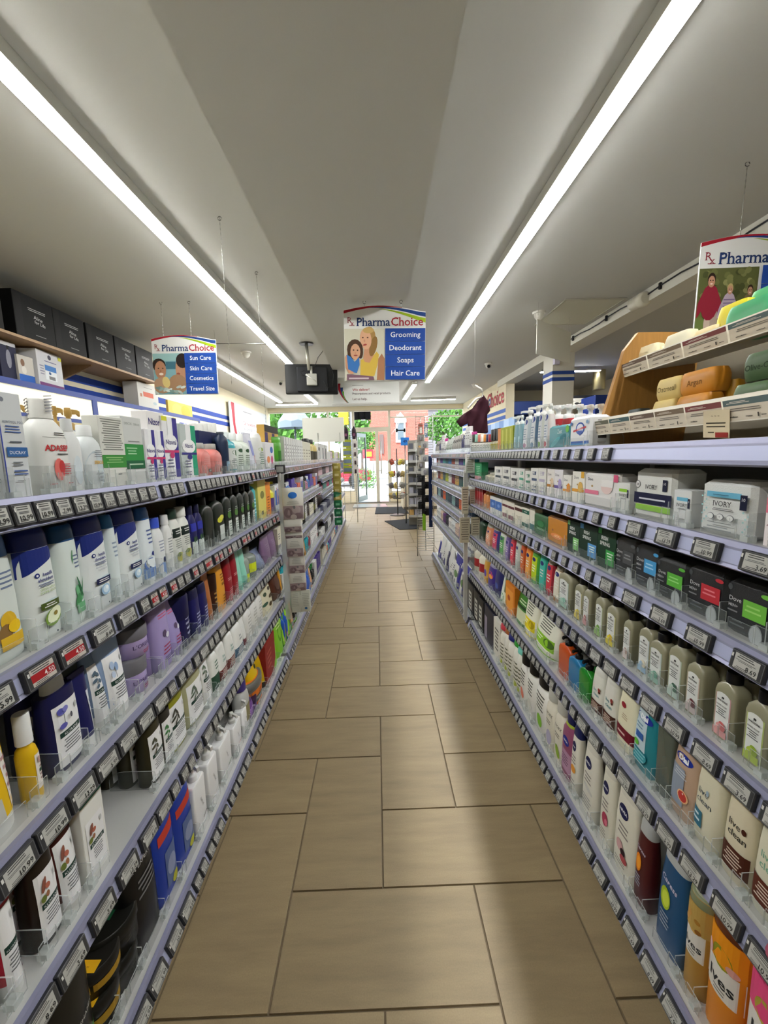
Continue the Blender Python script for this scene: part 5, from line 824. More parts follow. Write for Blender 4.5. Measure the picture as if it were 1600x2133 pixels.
# ---------------------------------------------------------------- ceiling lights
HOUS = M('light_housing', .5, col='cfcfc8')
EM = M('led_diffuser', .5, col='ffffff', emit=((1, .995, .965, 1), LED))
def strip(x0, y0, x1, y1, label, w=.085, joints=()):
    L = math.hypot(x1-x0, y1-y0); root = empty('linear_light', (x0, y0, ZC), (0, 0, math.atan2(y1-y0, x1-x0)-math.pi/2), label, 'light', 'linear ceiling lights')
    b = B(); b.box(-w/2-.008, 0, -.022, w/2+.008, L, -.001, 'cfcfc8'); b.box(-w/2-.008, 0, -.064, -w/2-.001, L, -.022, 'cfcfc8'); b.box(w/2+.001, 0, -.064, w/2+.008, L, -.022, 'cfcfc8'); b.obj('housing', HOUS, root)
    cuts = [0]+list(joints)+[L]
    for p, q in zip(cuts, cuts[1:]):
        b = B(); b.box(-w/2, p+.002, -.0735, w/2, q-.002, -.023, 'ffffff'); b.obj('diffuser', EM, root)
    b = B(); b.box(-w/2-.004, -.012, -.066, w/2+.004, .0, -.001, 'd8d8d4'); b.obj('end_cap', HOUS, root)
    b = B(); b.box(-w/2-.004, L, -.066, w/2+.004, L+.012, -.001, 'd8d8d4'); b.obj('end_cap', HOUS, root); return root
strip(-1.40, -1.2, -1.335, 6.85, 'long bright light strip on the ceiling over the shampoo side', joints=(2.4, 4.8, 7.2))
strip(1.085, -1.0, 1.10, 8.72, 'long bright light strip on the ceiling over the soap side', joints=(2.5, 5.0, 7.4))
strip(-2.45, 6.2, -2.50, 11.2, 'light strip near the cream wall beyond the sun care sign', joints=(2.5,))
strip(-1.62, 9.3, -1.60, 11.5, 'short light strip just beyond the hanging screen')
strip(.86, 8.95, .80, 11.2, 'short light strip beyond the white delivery sign')
strip(-2.75, 11.75, -1.60, 11.75, 'light strip set crosswise before the shop window on the umbrella side')
strip(1.0, 11.45, 2.2, 11.4, 'light strip set crosswise before the window facing red brick')
strip(3.14, 7.9, 4.25, 7.9, 'light strip set crosswise past the striped column')
# ---------------------------------------------------------------- hanging signs
def chain(b, p, q, r=.0022, n=None):
    p, q = Vector(p), Vector(q); b.tube([p, p.lerp(q, .5), q], r*.55, '9a9a94', 5)
    n = n or int((p-q).length/.03)
    for i in range(n):
        c = p.lerp(q, (i+.5)/n); b.loft([(c.z-.008, r, r*.6, 2), (c.z, r*1.5, r*.8, 2), (c.z+.008, r, r*.6, 2)], 'a4a49e', 6, cx=c.x, cy=c.y)
def photo_mother(P_, x0, x1, z0, z1):
    def X(u): return x0+(x1-x0)*u
    def Z(v): return z0+(z1-z0)*v
    def e(u, v, a, b, c, r=0): P_.ell(X(u), Z(v), a*(x1-x0), b*(z1-z0), c, 16, r)
    P_.rect(x0, z0, x1, z1, 'cdcbb8')
    P_.poly([(X(u), Z(v)) for u, v in ((.80, 0), (.84, .42), (.93, .52), (1, .42), (.99, 0))], 'a87858'); P_.k += 1
    P_.poly([(X(u), Z(v)) for u, v in ((.38, .06), (.40, .40), (.52, .44), (.66, .42), (.80, .56), (.86, .50), (.82, .30), (.74, .08))], 'd0b04c'); P_.k += 1
    P_.poly([(X(u), Z(v)) for u, v in ((.46, .42), (.50, .64), (.70, .66), (.74, .50), (.62, .34), (.5, .36))], 'c89474'); P_.k += 1
    e(.62, .84, .16, .2, 'a8854e'); e(.72, .66, .09, .2, '8a6a3c', -.25); e(.53, .80, .145, .2, 'd8a888', .1); e(.60, .97, .14, .06, 'c0a064')
    e(.46, .83, .022, .014, '5a4034'); e(.58, .83, .022, .014, '5a4034'); e(.51, .69, .05, .018, 'a84a44', .2); e(.50, .765, .02, .03, 'c8947a')
    e(.26, .60, .2, .2, '4a3426'); e(.14, .52, .07, .12, '4a3426'); e(.40, .54, .06, .12, '4a3426'); e(.27, .555, .125, .155, 'd0a080')
    e(.225, .59, .02, .013, '3a2a22'); e(.325, .585, .02, .013, '3a2a22'); e(.275, .485, .05, .014, '9a4a42'); e(.27, .53, .016, .018, 'c08c6c')
    P_.poly([(X(u), Z(v)) for u, v in ((.06, .18), (.05, .50), (.15, .46), (.25, .36), (.36, .46), (.37, .30), (.30, .14))], '3a72b4'); P_.k += 1
    P_.poly([(X(u), Z(v)) for u, v in ((.01, .46), (.05, .50), (.09, .14), (.2, .12), (.22, .16), (.02, .24))], 'c89474'); P_.k += 1
    P_.poly([(X(u), Z(v)) for u, v in ((.05, 0), (.05, .12), (.4, .10), (.72, .07), (.74, 0))], '7a5a6a'); P_.k += 1
    P_.rect(X(.1), Z(.02), X(.6), Z(.05), 'c8b8c0')
def photo_swim(P_, x0, x1, z0, z1):
    def X(u): return x0+(x1-x0)*u
    def Z(v): return z0+(z1-z0)*v
    def e(u, v, a, b, c, r=0): P_.ell(X(u), Z(v), a*(x1-x0), b*(z1-z0), c, 16, r)
    P_.rect(x0, z0, x1, z1, '7aa4ac'); P_.rect(x0, Z(.82), x1, z1, '8fb4b4'); P_.rect(X(.4), Z(.62), X(.72), Z(.80), '3f6a7a')
    e(.90, .60, .2, .36, 'b08468'); e(.93, .82, .2, .18, '2a2220'); e(.80, .62, .04, .03, 'b8866c'); e(.78, .5, .06, .03, '8a4a3c')
    e(.18, .72, .22, .16, '2c2420'); e(.22, .60, .18, .22, 'a87a5e'); e(.16, .64, .025, .014, '2a201c'); e(.30, .64, .025, .014, '2a201c'); e(.24, .50, .07, .03, 'e0d0c4'); e(.23, .57, .02, .02, '8a5c44')
    e(.25, .22, .3, .2, 'a8886c'); e(.75, .25, .3, .24, '98785c'); e(.38, .30, .12, .14, 'cdb878', .2)
    for k in range(16): e((k*.37) % 1*.9+.05, .04+.15*((k*.61) % 1), .09, .03, ('c4d0cc', 'aab8b4', '8aa09c', '6f8a86')[k % 4], (k % 5)*.3-.6)
def photo_run(P_, x0, x1, z0, z1):
    def X(u): return x0+(x1-x0)*u
    def Z(v): return z0+(z1-z0)*v
    def e(u, v, a, b, c, r=0): P_.ell(X(u), Z(v), a*(x1-x0), b*(z1-z0), c, 14, r)
    P_.rect(x0, z0, x1, z1, '6a7a40'); P_.rect(x0, Z(.45), x1, z1, '5a5f36')
    R = random.Random(3)
    for k in range(34): e(R.uniform(.06, .94), R.uniform(.6, .96), .06, .04, R.choice(('77794a', '8a8a58', '4a4f2c', '6a6c40')), R.uniform(0, 3))
    e(.6, .15, .4, .12, '7a9444')
    def person(u, v, s, shirt, hair, stripes=False):
        e(u, v-.52*s, .035*s*2, .2*s, 'c8b4a4'); e(u+.09*s, v-.5*s, .06*s, .2*s, 'a8988a'); e(u, v-.24*s, .15*s, .24*s, shirt); e(u-.14*s, v-.26*s, .05*s, .2*s, shirt, -.3); e(u+.14*s, v-.26*s, .05*s, .2*s, shirt, .3)
        if stripes:
            for k in range(4): P_.rect(X(u-.12*s), Z(v-(.14+.06*k)*s), X(u+.12*s), Z(v-(.12+.06*k)*s), '7a6a8a')
        e(u, v+.06*s, .065*s, .085*s, hair); e(u, v+.03*s, .055*s, .075*s, 'b88a70'); e(u-.02*s, v+.045*s, .01*s, .008*s, '3a2a24'); e(u+.02*s, v+.045*s, .01*s, .008*s, '3a2a24'); e(u, v, .022*s, .008*s, 'e8d8d0')
    person(.2, .78, 1.05, '8a2434', '2a1e18'); person(.52, .66, .8, 'b0a0b0', 'b09a68', True); person(.85, .64, .75, '7a6a4a', '2c2018')
def arc_board(b, w, h, t, col):
    n = 14; top = [(w/2-w*i/n, h-.055+.05*math.sin(math.pi*min(1, (1-i/n)*.93+.1))) for i in range(n+1)]
    b.prism([(-w/2, 0), (w/2, 0)]+top, -t/2, t/2, col); return top
def dept_sign(loc, rotz, label, lines, photo, hooks, zc, tilt=0):
    w, h = .65, .58; root = empty('hanging_sign', loc, (0, tilt, rotz), label, 'sign', 'department signs hung on chains')
    b = B(); top = arc_board(b, w, h, .006, 'dfe0de'); b.obj('board', CARD, root)
    b = B(); P_ = Print(lambda x, z: -.003, w/2/.97, h, b, up=True, eps=.0004); T = top[::-1]
    def band(t0, t1, wd0, wd1, off0, off1, c):
        pts = [(x, z) for x, z in T if t0-1e-6 <= (x+w/2)/w <= t1+1e-6]; m = len(pts)-1
        for i in range(m):
            f0, f1 = i/m, (i+1)/m; (xa, za), (xb, zb) = pts[i], pts[i+1]
            oa, ob = off0+(off1-off0)*f0, off0+(off1-off0)*f1; wa, wb = wd0+(wd1-wd0)*f0, wd0+(wd1-wd0)*f1
            P_.poly([(xa, za-oa-wa), (xb, zb-ob-wb), (xb, zb-ob), (xa, za-oa)], c)
        P_.k += 1
    band(0, .78, .022, .004, .001, .001, 'a01c2c'); band(.28, 1, .002, .032, .012, .006, '21407e'); band(.42, 1, .001, .034, .024, .048, '9ab420')
    P_.text('R', -.298, .445, .046, '8a2a3a', al='L', serif=True); P_.text('x', -.272, .425, .04, '8a2a3a', al='L'); P_.rect(-.282, .424, -.24, .428, '8a2a3a')
    hh_ = .53/(glyphs('Pharma', True, .012)[2]+glyphs('Choice', True, .012)[2]+.12); P_.text('Pharma', -.225, .422, hh_, '1f3566', al='L', serif=True, bold=.012); P_.text('Choice', .305, .422, hh_, 'a02030', al='R', serif=True, bold=.012)
    photo(P_, -.322, -.002, .004, .40)
    zz = (.40, .30, .20, .105, .004)
    for i, t in enumerate(lines):
        P_.rect(.004, zz[i+1]+.002, .322, zz[i], '21489a'); P_.text(t, .165, zz[i+1]+.033, .042, 'e4e8ee', bold=.008, maxw=.27)
    b.obj('sign_print', CARD, root)
    b = B()
    for hx in hooks: b.tube([(hx, 0, h-.02), (hx, 0, zc-loc[2]-.02)], .0012, '8a8a86', 5); chain(b, (hx, 0, h-.02), (hx, 0, zc-loc[2]-.02)); b.tube([(hx+.012*math.cos(t), 0, zc-loc[2]-.012+.012*math.sin(t)) for t in [k*.7 for k in range(9)]], .0022, '5a5a58', 5)
    tag(b.obj('hanging_chain', STEEL, root), kind='stuff'); return root
p = on(1, 3.42, 802, 793); dept_sign((p.x, p.y, p.z), -.03, 'hanging sign listing grooming to hair care with mother and child photo', ('Grooming', 'Deodorant', 'Soaps', 'Hair Care'), photo_mother, (-.16, .13), 2.66, .02)
p = on(1, 4.29, 390, 822); dept_sign((p.x, p.y, p.z), -.05, 'hanging sign listing sun care to travel size with swimmers photo', ('Sun Care', 'Skin Care', 'Cosmetics', 'Travel Size'), photo_swim, (-.2, .08), 3.0, .02)
p = on(1, 2.45, 1448, 712); dept_sign((p.x+.33, p.y, p.z), -.10, 'hanging dental sign with running children photo above the wooden soap rack', ('Dental', 'Oral Care', 'First Aid', 'Vitamins'), photo_run, (-.12, .2), 3.0, .02)
# blank backed sign by the column
p = on(1, 4.5, 1117, 737); q = on(1, 5.0, 1187, 748)
root = empty('blank_sign', (p.x, p.y, p.z), (0, 0, math.atan2(q.y-p.y, q.x-p.x)), 'blank white sign hung by the striped column', 'sign'); wd = (Vector((q.x, q.y))-Vector((p.x, p.y))).length
b = B(); b.box(0, -.003, 0, wd, .003, .35, 'dcdcd4'); b.obj('board', CARD, root)
b = B(); chain(b, (.02, 0, .35), (.02, 0, ZC-p.z)); tag(b.obj('hanging_chain', STEEL, root), kind='stuff'); b = B(); chain(b, (wd-.03, 0, .35), (wd-.03, 0, ZC-p.z)); tag(b.obj('hanging_chain', STEEL, root), kind='stuff')
# loose chains with their rod, over the shampoo side
root = empty('ceiling_rod', (0, 0, 0), label='thin rod hung from the ceiling on two long wires', cat='rod')
b = B(); a1 = on(2, ZC, 457, 450); a2 = on(2, ZC, 534, 565)
for a_, zz in ((a1, 1.95), (a2, 1.75)): chain(b, (a_.x, a_.y, zz), (a_.x, a_.y, ZC), .0016); b.tube([(a_.x+.012*math.cos(t), a_.y, ZC-.014+.012*math.sin(t)) for t in [k*.7 for k in range(9)]], .002, '5a5a58', 5)
tag(b.obj('hanging_chain', STEEL, root), kind='stuff')
b = B(); p, q = on(1, 5.2, 448, 716), on(1, 5.2, 560, 716); b.tube([p, q], .006, '9a9a94', 6); b.obj('rod', STEEL, root)
b = B(); 
for e in (p, q): b.tube([e, (e.x, e.y, ZC)], .0012, '9a9a94', 4)
tag(b.obj('wire', STEEL, root), kind='stuff')
# delivery sign under the end of the bulkhead
p, q = on(1, 6.15, 695, 842), on(1, 6.15, 832, 836); w_ = q.x-p.x
root = empty('delivery_sign', ((p.x+q.x)/2, 6.15, (p.z+q.z)/2), label='pale grey hanging sign about delivery with red, blue and green curves', cat='sign')
b = B(); b.box(-w_/2, -.006, 0, w_/2, .006, .30, 'dadcda'); b.obj('board', CARD, root)
b = B(); b.box(-w_/2-.02, -.03, -.028, w_/2+.02, .03, 0, 'c4c4c0', ch=.004); b.obj('bottom_rail', PLASTIC, root); b = B(); b.box(-w_/2-.02, -.03, .30, w_/2+.02, .03, .36, 'd8d8d2', ch=.004); b.obj('top_rail', PLASTIC, root)
b = B(); P_ = Print(lambda x, z: -.006, w_/2/.97, .3, b, up=True)
for x0_, c, k in ((-.42, '9a1f2e', 1), (-.375, '2a4a86', .8), (-.35, '6a9a3a', .6)):
    for i in range(8): t, u = i/8, (i+1)/8; P_.poly([(x0_+.14*t*t*k, .28*(1-t)*k), (x0_+.14*u*u*k, .28*(1-u)*k), (x0_+.05*(1-u)*k+.15*u*u*k, .28*(1-u)*k), (x0_+.05*(1-t)*k+.15*t*t*k, .28*(1-t)*k)][::-1], c)
    P_.k += 1
P_.text('We deliver!', -.2, .17, .038, '9a2a34', al='L', bold=.012); P_.text('Prescriptions and retail products.', -.2, .118, .034, '4a3a40', al='L', maxw=.56, bold=.006); P_.text('Let us help.', -.2, .04, .034, '5a3a40', al='L', bold=.01); P_.rect(-.2, .245, -.04, .25, '77777c')
b.obj('sign_print', CARD, root)
b = B()
for x in (-w_*.3, w_*.3): b.tube([(x, 0, .36), (x, 0, ZC-root.location.z)], .002, '8a8a86', 5)
tag(b.obj('hanging_wire', STEEL, root), kind='stuff')
# ---------------------------------------------------------------- hung screen
p = on(2, ZC, 638, 715); root = empty('television', (p.x, p.y, ZC), (0, 0, .12), 'black screen hung on a ceiling pole, its back to the aisle', 'television')
b = B(); b.loft([(-.018, .09, .09, 2), (-.004, .1, .1, 2), (0, .1, .1, 2)], '222222', 20); b.obj('ceiling_plate', PLASTIC, root)
b = B(); b.tube([(0, 0, -.01), (0.02, 0, -.36)], .022, 'a09e92', 12); b.obj('pole', METAL, root)
scr = empty('screen_shell', (.05, .05, -.47), (-.16, 0, .03)); scr.parent = root
b = B(); b.box(-.36, -.03, -.21, .36, .03, .21, '1d1e1f', ch=.012); b.box(-.2, -.06, -.19, .22, -.03, .16, '26272a', ch=.012); b.box(-.34, -.036, -.2, .34, -.03, -.17, '101010'); b.obj('shell', PLASTIC, scr)
b = B(); b.box(-.34, .03, -.19, .34, .032, .19, '0c0d10'); b.obj('display', PLASTIC, scr)
b = B(); b.box(-.07, -.10, -.11, .07, -.061, .05, 'b4b4ac', ch=.006); b.tube([(0, -.08, .0), (0, -.05, .16)], .018, 'a4a49c', 10); b.tube([(-.08, -.105, .03), (.05, -.11, -.06)], .009, 'c8c8c0', 6); b.obj('bracket', METAL, scr)
b = B(); b.tube([(-.03, -.1, .0), (-.12, -.12, .02), (-.15, -.12, .06), (-.09, -.1, .09), (-.05, -.1, .04)], .004, '0c0c0c', 5); b.tube([(.03, -.09, .1), (.1, -.08, .28), (.16, -.07, .36), (.2, -.06, .44), (.19, -.05, .5)], .004, '0c0c0c', 5); b.tube([(.16, -.065, -.05), (.2, -.065, -.14), (.28, -.065, -.12), (.3, -.065, .05), (.27, -.065, .14)], .003, '3a3a3a', 5); b.obj('cable', PLASTIC, scr)
# ---------------------------------------------------------------- small ceiling fittings
def dome(x, y, label, r=.06, dark=False):
    p = on(2, ZC, x, y); root = empty('ceiling_sensor' if not dark else 'security_camera', (p.x, p.y, ZC), label=label, cat='sensor' if not dark else 'camera')
    b = B(); b.loft([(-.02, r, r, 2), (0, r*1.05, r*1.05, 2)], 'd4d2ca', 16); b.obj('base', PLASTIC, root)
    b = B(); b.loft([(-.085, r*.25, r*.25, 2), (-.075, r*.5, r*.5, 2), (-.05, r*.75, r*.75, 2), (-.02, r*.8, r*.8, 2)], 'd8d6ce' if not dark else 'c8c6be', 16); b.obj('body', PLASTIC, root)
    if dark: b = B(); b.loft([(-.02, .012, .012, 2), (0, .03, .03, 2), (.012, .024, .024, 2)], '101012', 12); b.obj('lens', PLASTIC, root, (0, -r*.62, -.055), (math.pi/2, 0, 0))
dome(1123, 650, 'white cone shaped sensor above the blank white sign', .07); dome(512, 733, 'white dome sensor behind the sun care sign', .075); dome(1017, 757, 'white camera with dark lens over the soap aisle', .06, True); dome(990, 800, 'beige round detector near the fascia lettering', .08); dome(585, 794, 'small camera beside the hung screen', .05, True)
a_ = on(2, ZC, 1290, 632); c_ = on(2, ZC, 1195, 690)
root = empty('ceiling_hatch', (0, 0, 0), label='square access hatch outlined on the ceiling before the beam', cat='hatch')
b = B(); x0_, x1_, y0_, y1_ = 2.02, 2.62, 4.45, 5.25; b.box(x0_, y0_, ZC-.004, x1_, y1_, ZC-.0005, 'c9c8b8'); b.obj('panel', MATTE, root)
b = B(); 
for q in ((x0_-.02, y0_-.02, x1_+.02, y0_), (x0_-.02, y1_, x1_+.02, y1_+.02), (x0_-.02, y0_, x0_, y1_), (x1_, y0_, x1_+.02, y1_)): b.box(q[0], q[1], ZC-.010, q[2], q[3], ZC-.0005, 'b4b2a4')
b.obj('frame', MATTE, root)
root = empty('beam_cable', (0, 0, 0), label='dark cable clipped along the pale ceiling beam', cat='cable')
b = B(); b.tube([(2.69, y, 2.945+.012*math.sin(y*7)) for y in [i*.22 for i in range(2, 30)]], .007, '23242c', 6); b.obj('cable', PLASTIC, root)
for y in (1.2, 1.9, 2.6, 3.3, 4.0, 4.9, 5.7): b = B(); b.box(2.676, y-.012, 2.915, 2.70, y+.012, 2.975, '1c1c20', ch=.003); b.obj('clip', PLASTIC, root)
root = empty('emergency_light', (2.66, 4.25, 2.90), (0, 0, .1), 'white twin cylinder emergency lamp on the ceiling beam', 'light')
b = B(); b.loft([(-.11, .05, .05, 2), (-.1, .06, .06, 2), (.02, .06, .06, 2)], 'd8d4c4', 16); b.obj('body', PLASTIC, root, (0, 0, 0), (math.pi/2, 0, 0)); b = B(); b.loft([(0, .07, .07, 2), (.05, .07, .07, 2), (.06, .05, .05, 2)], 'dcd8c8', 16); b.obj('lamp_head', PLASTIC, root, (0, -.02, 0), (math.pi/2, 0, 0))
p = on(1, 8.2, 1247, 812); b = B(); b.loft([(0, .11, .11, 2), (.01, .115, .115, 2), (ZC-p.z, .115, .115, 2)], 'b4aa84', 24); tag(b.obj('duct_pipe', STEEL, None, (p.x, 8.2, p.z)), 'brass toned round duct under the ceiling beyond the wooden rack', 'duct')
# ---------------------------------------------------------------- left wall fixture: light boxes, pegboard, high wood shelf
CUR = None
WX = -2.95
LB = M('lightbox_face', .5, col='f4ecc8', emit=((1, .95, .78, 1), .28))
def wy(x, X=WX, z=2.0): return y_at(x, X, 0, z)
root = empty('lit_cabinet', (WX, 0, 0), label='long blue framed cosmetics cabinet with cream lit panels on the wall', cat='cabinet')
zt, zb = 2.15, 1.85
ys = [1.5, wy(200, z=2.0), wy(333, z=2.0), wy(418, z=2.0)]
b = B(); b.box(-.3, 1.5, 0, -.22, ys[-1], zb-.05, 'dcd6a4'); b.obj('back_panel', CARD, root)
for k in range(3):
    y0_, y1_ = ys[k], ys[k+1]; b = B(); t = .035
    b.box(-.03, y0_, zt-t*1.4, 0, y1_, zt, '33468c'); b.box(-.03, y0_, zb, 0, y1_, zb+t, '33468c'); b.box(-.03, y0_, zb+t, 0, y0_+t, zt-t*1.4, '33468c'); b.box(-.03, y1_-t, zb+t, 0, y1_, zt-t*1.4, '33468c'); b.obj('frame', METAL, root)
    b = B(); b.box(-.028, y0_+t, zb+t, -.014, y1_-t, zt-t*1.4, 'f4ecc8'); b.obj('lit_panel', LB, root)
    b = B(); b.box(-.3, y0_, zt-.02, -.03, y1_, zt-.004, '33468c'); b.obj('top_board', METAL, root)
b = B(); b.box(-.218, wy(40, WX-.2, 1.7), 1.60, -.205, wy(212, WX-.2, 1.7), 1.80, '3a648e'); so_ = b.obj('brand_board', CARD, root)
b = B(); P_ = Print(lambda x, z: 0, 1, .2, b, up=True); P_.text('COVERGIRL', 0, 1.66, .085, 'c8d8e4'); b.obj('lettering', CARD, so_, (WX*0-.204, (wy(40, WX-.2, 1.7)+wy(212, WX-.2, 1.7))/2, 0), (0, 0, math.pi/2))
b = B()
for i in range(40):
    for j in range(6): b.box(-.219, wy(215, WX-.2, 1.7)+.03*i, 1.58+.035*j, -.216, wy(215, WX-.2, 1.7)+.03*i+.008, 1.588+.035*j, 'a8a878')
tag(b.obj('peg_hole', CARD, root), kind='stuff')
EMT = M('cabinet_tube', .5, col='ffffff', emit=((1, .97, .82, 1), 3))
b = B(); b.box(-.2, 1.6, zb-.03, -.17, ys[-1]-.1, zb-.015, 'ffffff'); b.obj('light_tube', EMT, root)
SZ = 2.50
root = empty('wall_shelf', (XL, 0, SZ), label='plain wood shelf high on the wall under the ceiling, carrying black boxes', cat='shelf')
b = B(); b.box(0, 1.2, -.022, .42, wy(330, XL+.42, SZ), 0, 'b08f68'); b.obj('board', WOOD, root)
for y in (2.6, wy(185, XL+.3, SZ), wy(300, XL+.3, SZ)): b = B(); b.prism([(0, -.022), (.32, -.022), (.32, -.035), (.02, -.16), (0, -.16)], y, y+.02, 'a8875f'); b.obj('bracket', WOOD, root)
fx = XL+.40
def wallbox(name, label, x0, x1, zbase, H, col, prints, X=fx, D=.28, cat='box', group=None, rot=0):
    y0_, y1_ = y_at(x0, X, 0, zbase), y_at(x1, X, 0, zbase); w_ = y1_-y0_
    root = empty(name, (X-D/2, (y0_+y1_)/2, zbase), (0, 0, math.pi/2+rot), label, cat, group)
    b = B(); b.box(-w_/2, -D/2, 0, w_/2, D/2, H, col, ch=.002); b.obj('carton', CARD, root)
    if prints: P_ = Print(lambda x, z: -D/2, w_/2, H, up=True); draw(P_, prints); P_.b.obj('label_print', CARD, root)
for i, (x0, x1) in enumerate(((36, 118), (118, 182), (186, 242), (244, 285), (287, 322))):
    wallbox('storage_box', 'black lidded box with pale script, %s along the wood shelf' % ('first', 'second', 'third', 'fourth', 'fifth')[i], x0, x1, SZ+.001, .36, '121213', [('f', -.35, .6, .74, .66, 2, 'b0b0b0'), ('t', 'Aline', .15, .50, .09, 'c8c8c8', {'w': .6, 'rot': -.1}), ('t', 'for Life', .22, .40, .08, 'c8c8c8', {'w': .6, 'rot': -.1}), ('f', -.2, .6, .16, .12, 1, '8a8a8a'), ('r', -.97, .05, -.62, .95, '1a1a1b')], group='black boxes on the high wood shelf')
wallbox('storage_box', 'black box cut by the frame edge on the wood shelf', -60, 10, SZ+.001, .36, '1d1b1a', [], group='black boxes on the high wood shelf')
p = on(0, fx-.12, 24, 625); b = B(); b.loft([(0, .055, .07, 2.6), (.26, .055, .07, 2.6), (.31, .045, .055, 2.6), (.32, .03, .03, 2.2)], 'b4b0a4', 20); tag(b.obj('air_purifier', PLASTIC, None, (p.x, p.y, SZ+.001)), 'pale rounded appliance on the wood shelf', 'appliance')
fx2 = WX-.03
wallbox('nebulizer_box', 'white box with purple edge and blue device picture', 76, 138, zt, .31, 'cfd0d4', [('e', 0, .86, .14, .07, '4a4a5a'), ('f', -.7, .8, .76, .7, 1, '6a6a90'), ('r', -.98, 0, .98, .1, '6a2a6a'), ('r', -.45, .2, .45, .62, 'e4e8ec'), ('r', -.45, .46, .45, .62, '3a78c0'), ('r', -.2, .22, .3, .32, '77777a'), ('e', -.1, .40, .1, .04, '3a5a8a'), ('f', -.9, -.5, .6, .3, 4, '8a8aa0'), ('r', .7, .86, .98, .97, 'd0d040')], X=fx2, D=.2, rot=.12)
wallbox('nebulizer_box', 'dark navy box with a figure holding an inhaler', 6, 42, zt, .30, '2a2c44', [('r', -.95, .9, .95, 1, 'c8c8cc'), ('e', 0, .55, .3, .25, '8a8a98'), ('e', 0, .85, .14, .06, '1c1c20')], X=fx2-.02, D=.2)
wallbox('nebulizer_box', 'white and blue box with a patient photo', 42, 75, zt, .22, 'c8c4bc', [('r', -1, 0, 1, .28, '2a62b8'), ('e', -.4, .72, .25, .14, '8a6a54'), ('e', -.3, .45, .3, .15, 'e0dcd4')], X=fx2, D=.12)
wallbox('nebulizer_box', 'tall white box with red orange device picture', 290, 332, zt, .31, 'd0cfca', [('r', -.5, .45, .5, .65, 'cc6a54'), ('f', -.6, .6, .85, .8, 1, '9a9a98'), ('e', .6, .25, .2, .06, 'a8b8c0'), ('r', -.8, .42, -.62, .55, 'a8785c')], X=fx2, D=.18)
wallbox('poster_panel', 'yellow flower picture panel behind the sun care sign', 352, 402, zt-.04, .22, 'd8b85a', [('e', -.3, .5, .4, .4, 'e0c46a'), ('e', .4, .5, .4, .4, 'd0a840')], X=fx2, D=.03, cat='panel')
# hung grey wall sign far along
y0_, y1_ = y_at(478, XL+.06, 0, 2.4), y_at(556, XL+.06, 0, 2.4)
root = empty('wall_sign', (XL+.06, (y0_+y1_)/2, 1.75), (0, 0, math.pi/2), 'large pale grey service sign on the far cream wall', 'sign'); w_ = y1_-y0_
b = B(); b.box(-w_/2, -.008, 0, w_/2, .008, 1.0, 'c8ccd0'); b.obj('board', CARD, root)
b = B(); P_ = Print(lambda x, z: -.008, w_/2/.97, 1, b, up=True)
P_.poly([(-w_*.46, 1), (-w_*.44, .5), (-w_*.38, 0), (-w_*.33, 0), (-w_*.39, .5), (-w_*.39, 1)][::-1], '9a2a38'); P_.k += 1; P_.poly([(-w_*.36, .5), (-w_*.25, 0), (-w_*.22, 0)], '3a7a4a'); P_.k += 1
P_.text("Can't find what you're looking for?", -w_*.2, .55, .09, '8a2a34', al='L', maxw=w_*.6, bold=.01); P_.text('We can order it for you.', -w_*.2, .42, .09, '55555c', al='L', maxw=w_*.5); P_.text('Let us help.', -w_*.2, .2, .09, '6a2a30', al='L', maxw=w_*.25); P_.rect(-w_*.2, .86, w_*.02, .88, '77777c'); b.obj('sign_print', CARD, root)
# low wall shelf with snack bags past the cabinet
y0_, y1_ = 6.0, 8.4; root = empty('wall_shelf', (XL, 0, 1.72), label='narrow grey shelf with a brown end, past the lit cabinet', cat='shelf'); b = B(); b.box(0, y0_, -.03, .55, y1_, 0, 'b4b4b0'); b.obj('board', METAL, root); b = B(); b.box(0, y1_, -.05, .55, y1_+.06, .005, '8a4a24'); b.obj('end_piece', WOOD, root)
for i in range(5):
    root = empty('snack_bag', (XL+.4, 6.35+.3*i, 1.721), (0, 0, math.pi/2+.1*i), 'blue and orange puffed bag, %s on the narrow grey shelf' % ('first', 'second', 'third', 'fourth', 'fifth')[i], 'bag', 'puffed bags on the narrow grey shelf')
    b = B(); b.loft([(0, .11, .02, 2.4), (.05, .12, .05, 2.4), (.2, .12, .06, 2.4), (.3, .11, .012, 3)], ('2a3a8a', 'c86a3a', '2f3f98', 'b85a30', '30409a')[i], 14); b.obj('bag', FILM, root)
    b = B(); b.box(-.06, -.062, .1, .06, -.055, .2, 'e0c8a0'); b.obj('label_print', CARD, root)
# gold pump bottles and foil topped bottles on the far side of the shampoo shelf top
row('L1')
for i, (x0, x1, yt) in enumerate(((50, 74, 838), (112, 131, 843), (132, 150, 846), (158, 183, 850))):
    P('shoulder', 'gold_pump_bottle', 'white bottle with gold pump behind the front row, ' + ('first', 'second', 'third', 'fourth')[i], x0, x1, yt, ('dcdcd6', 'a8884a'), [], set=.20+.03*(i == 0), jit=.1, cut=False, pump=True, pf=.28, pr=.8, turn=1.2)
for i, x0 in enumerate((409, 418, 428, 437, 446, 455)):
    P('round', 'perfume_bottle', 'foil topped bottle showing above the navy cartons', x0, x0+9, 884-2*(i % 2), ('c8a86a' if i < 2 else 'b0b0ac', 'd8d8d4'), [], set=.26, jit=0, cut=False, cf=.3, low=True, cw=1.7)
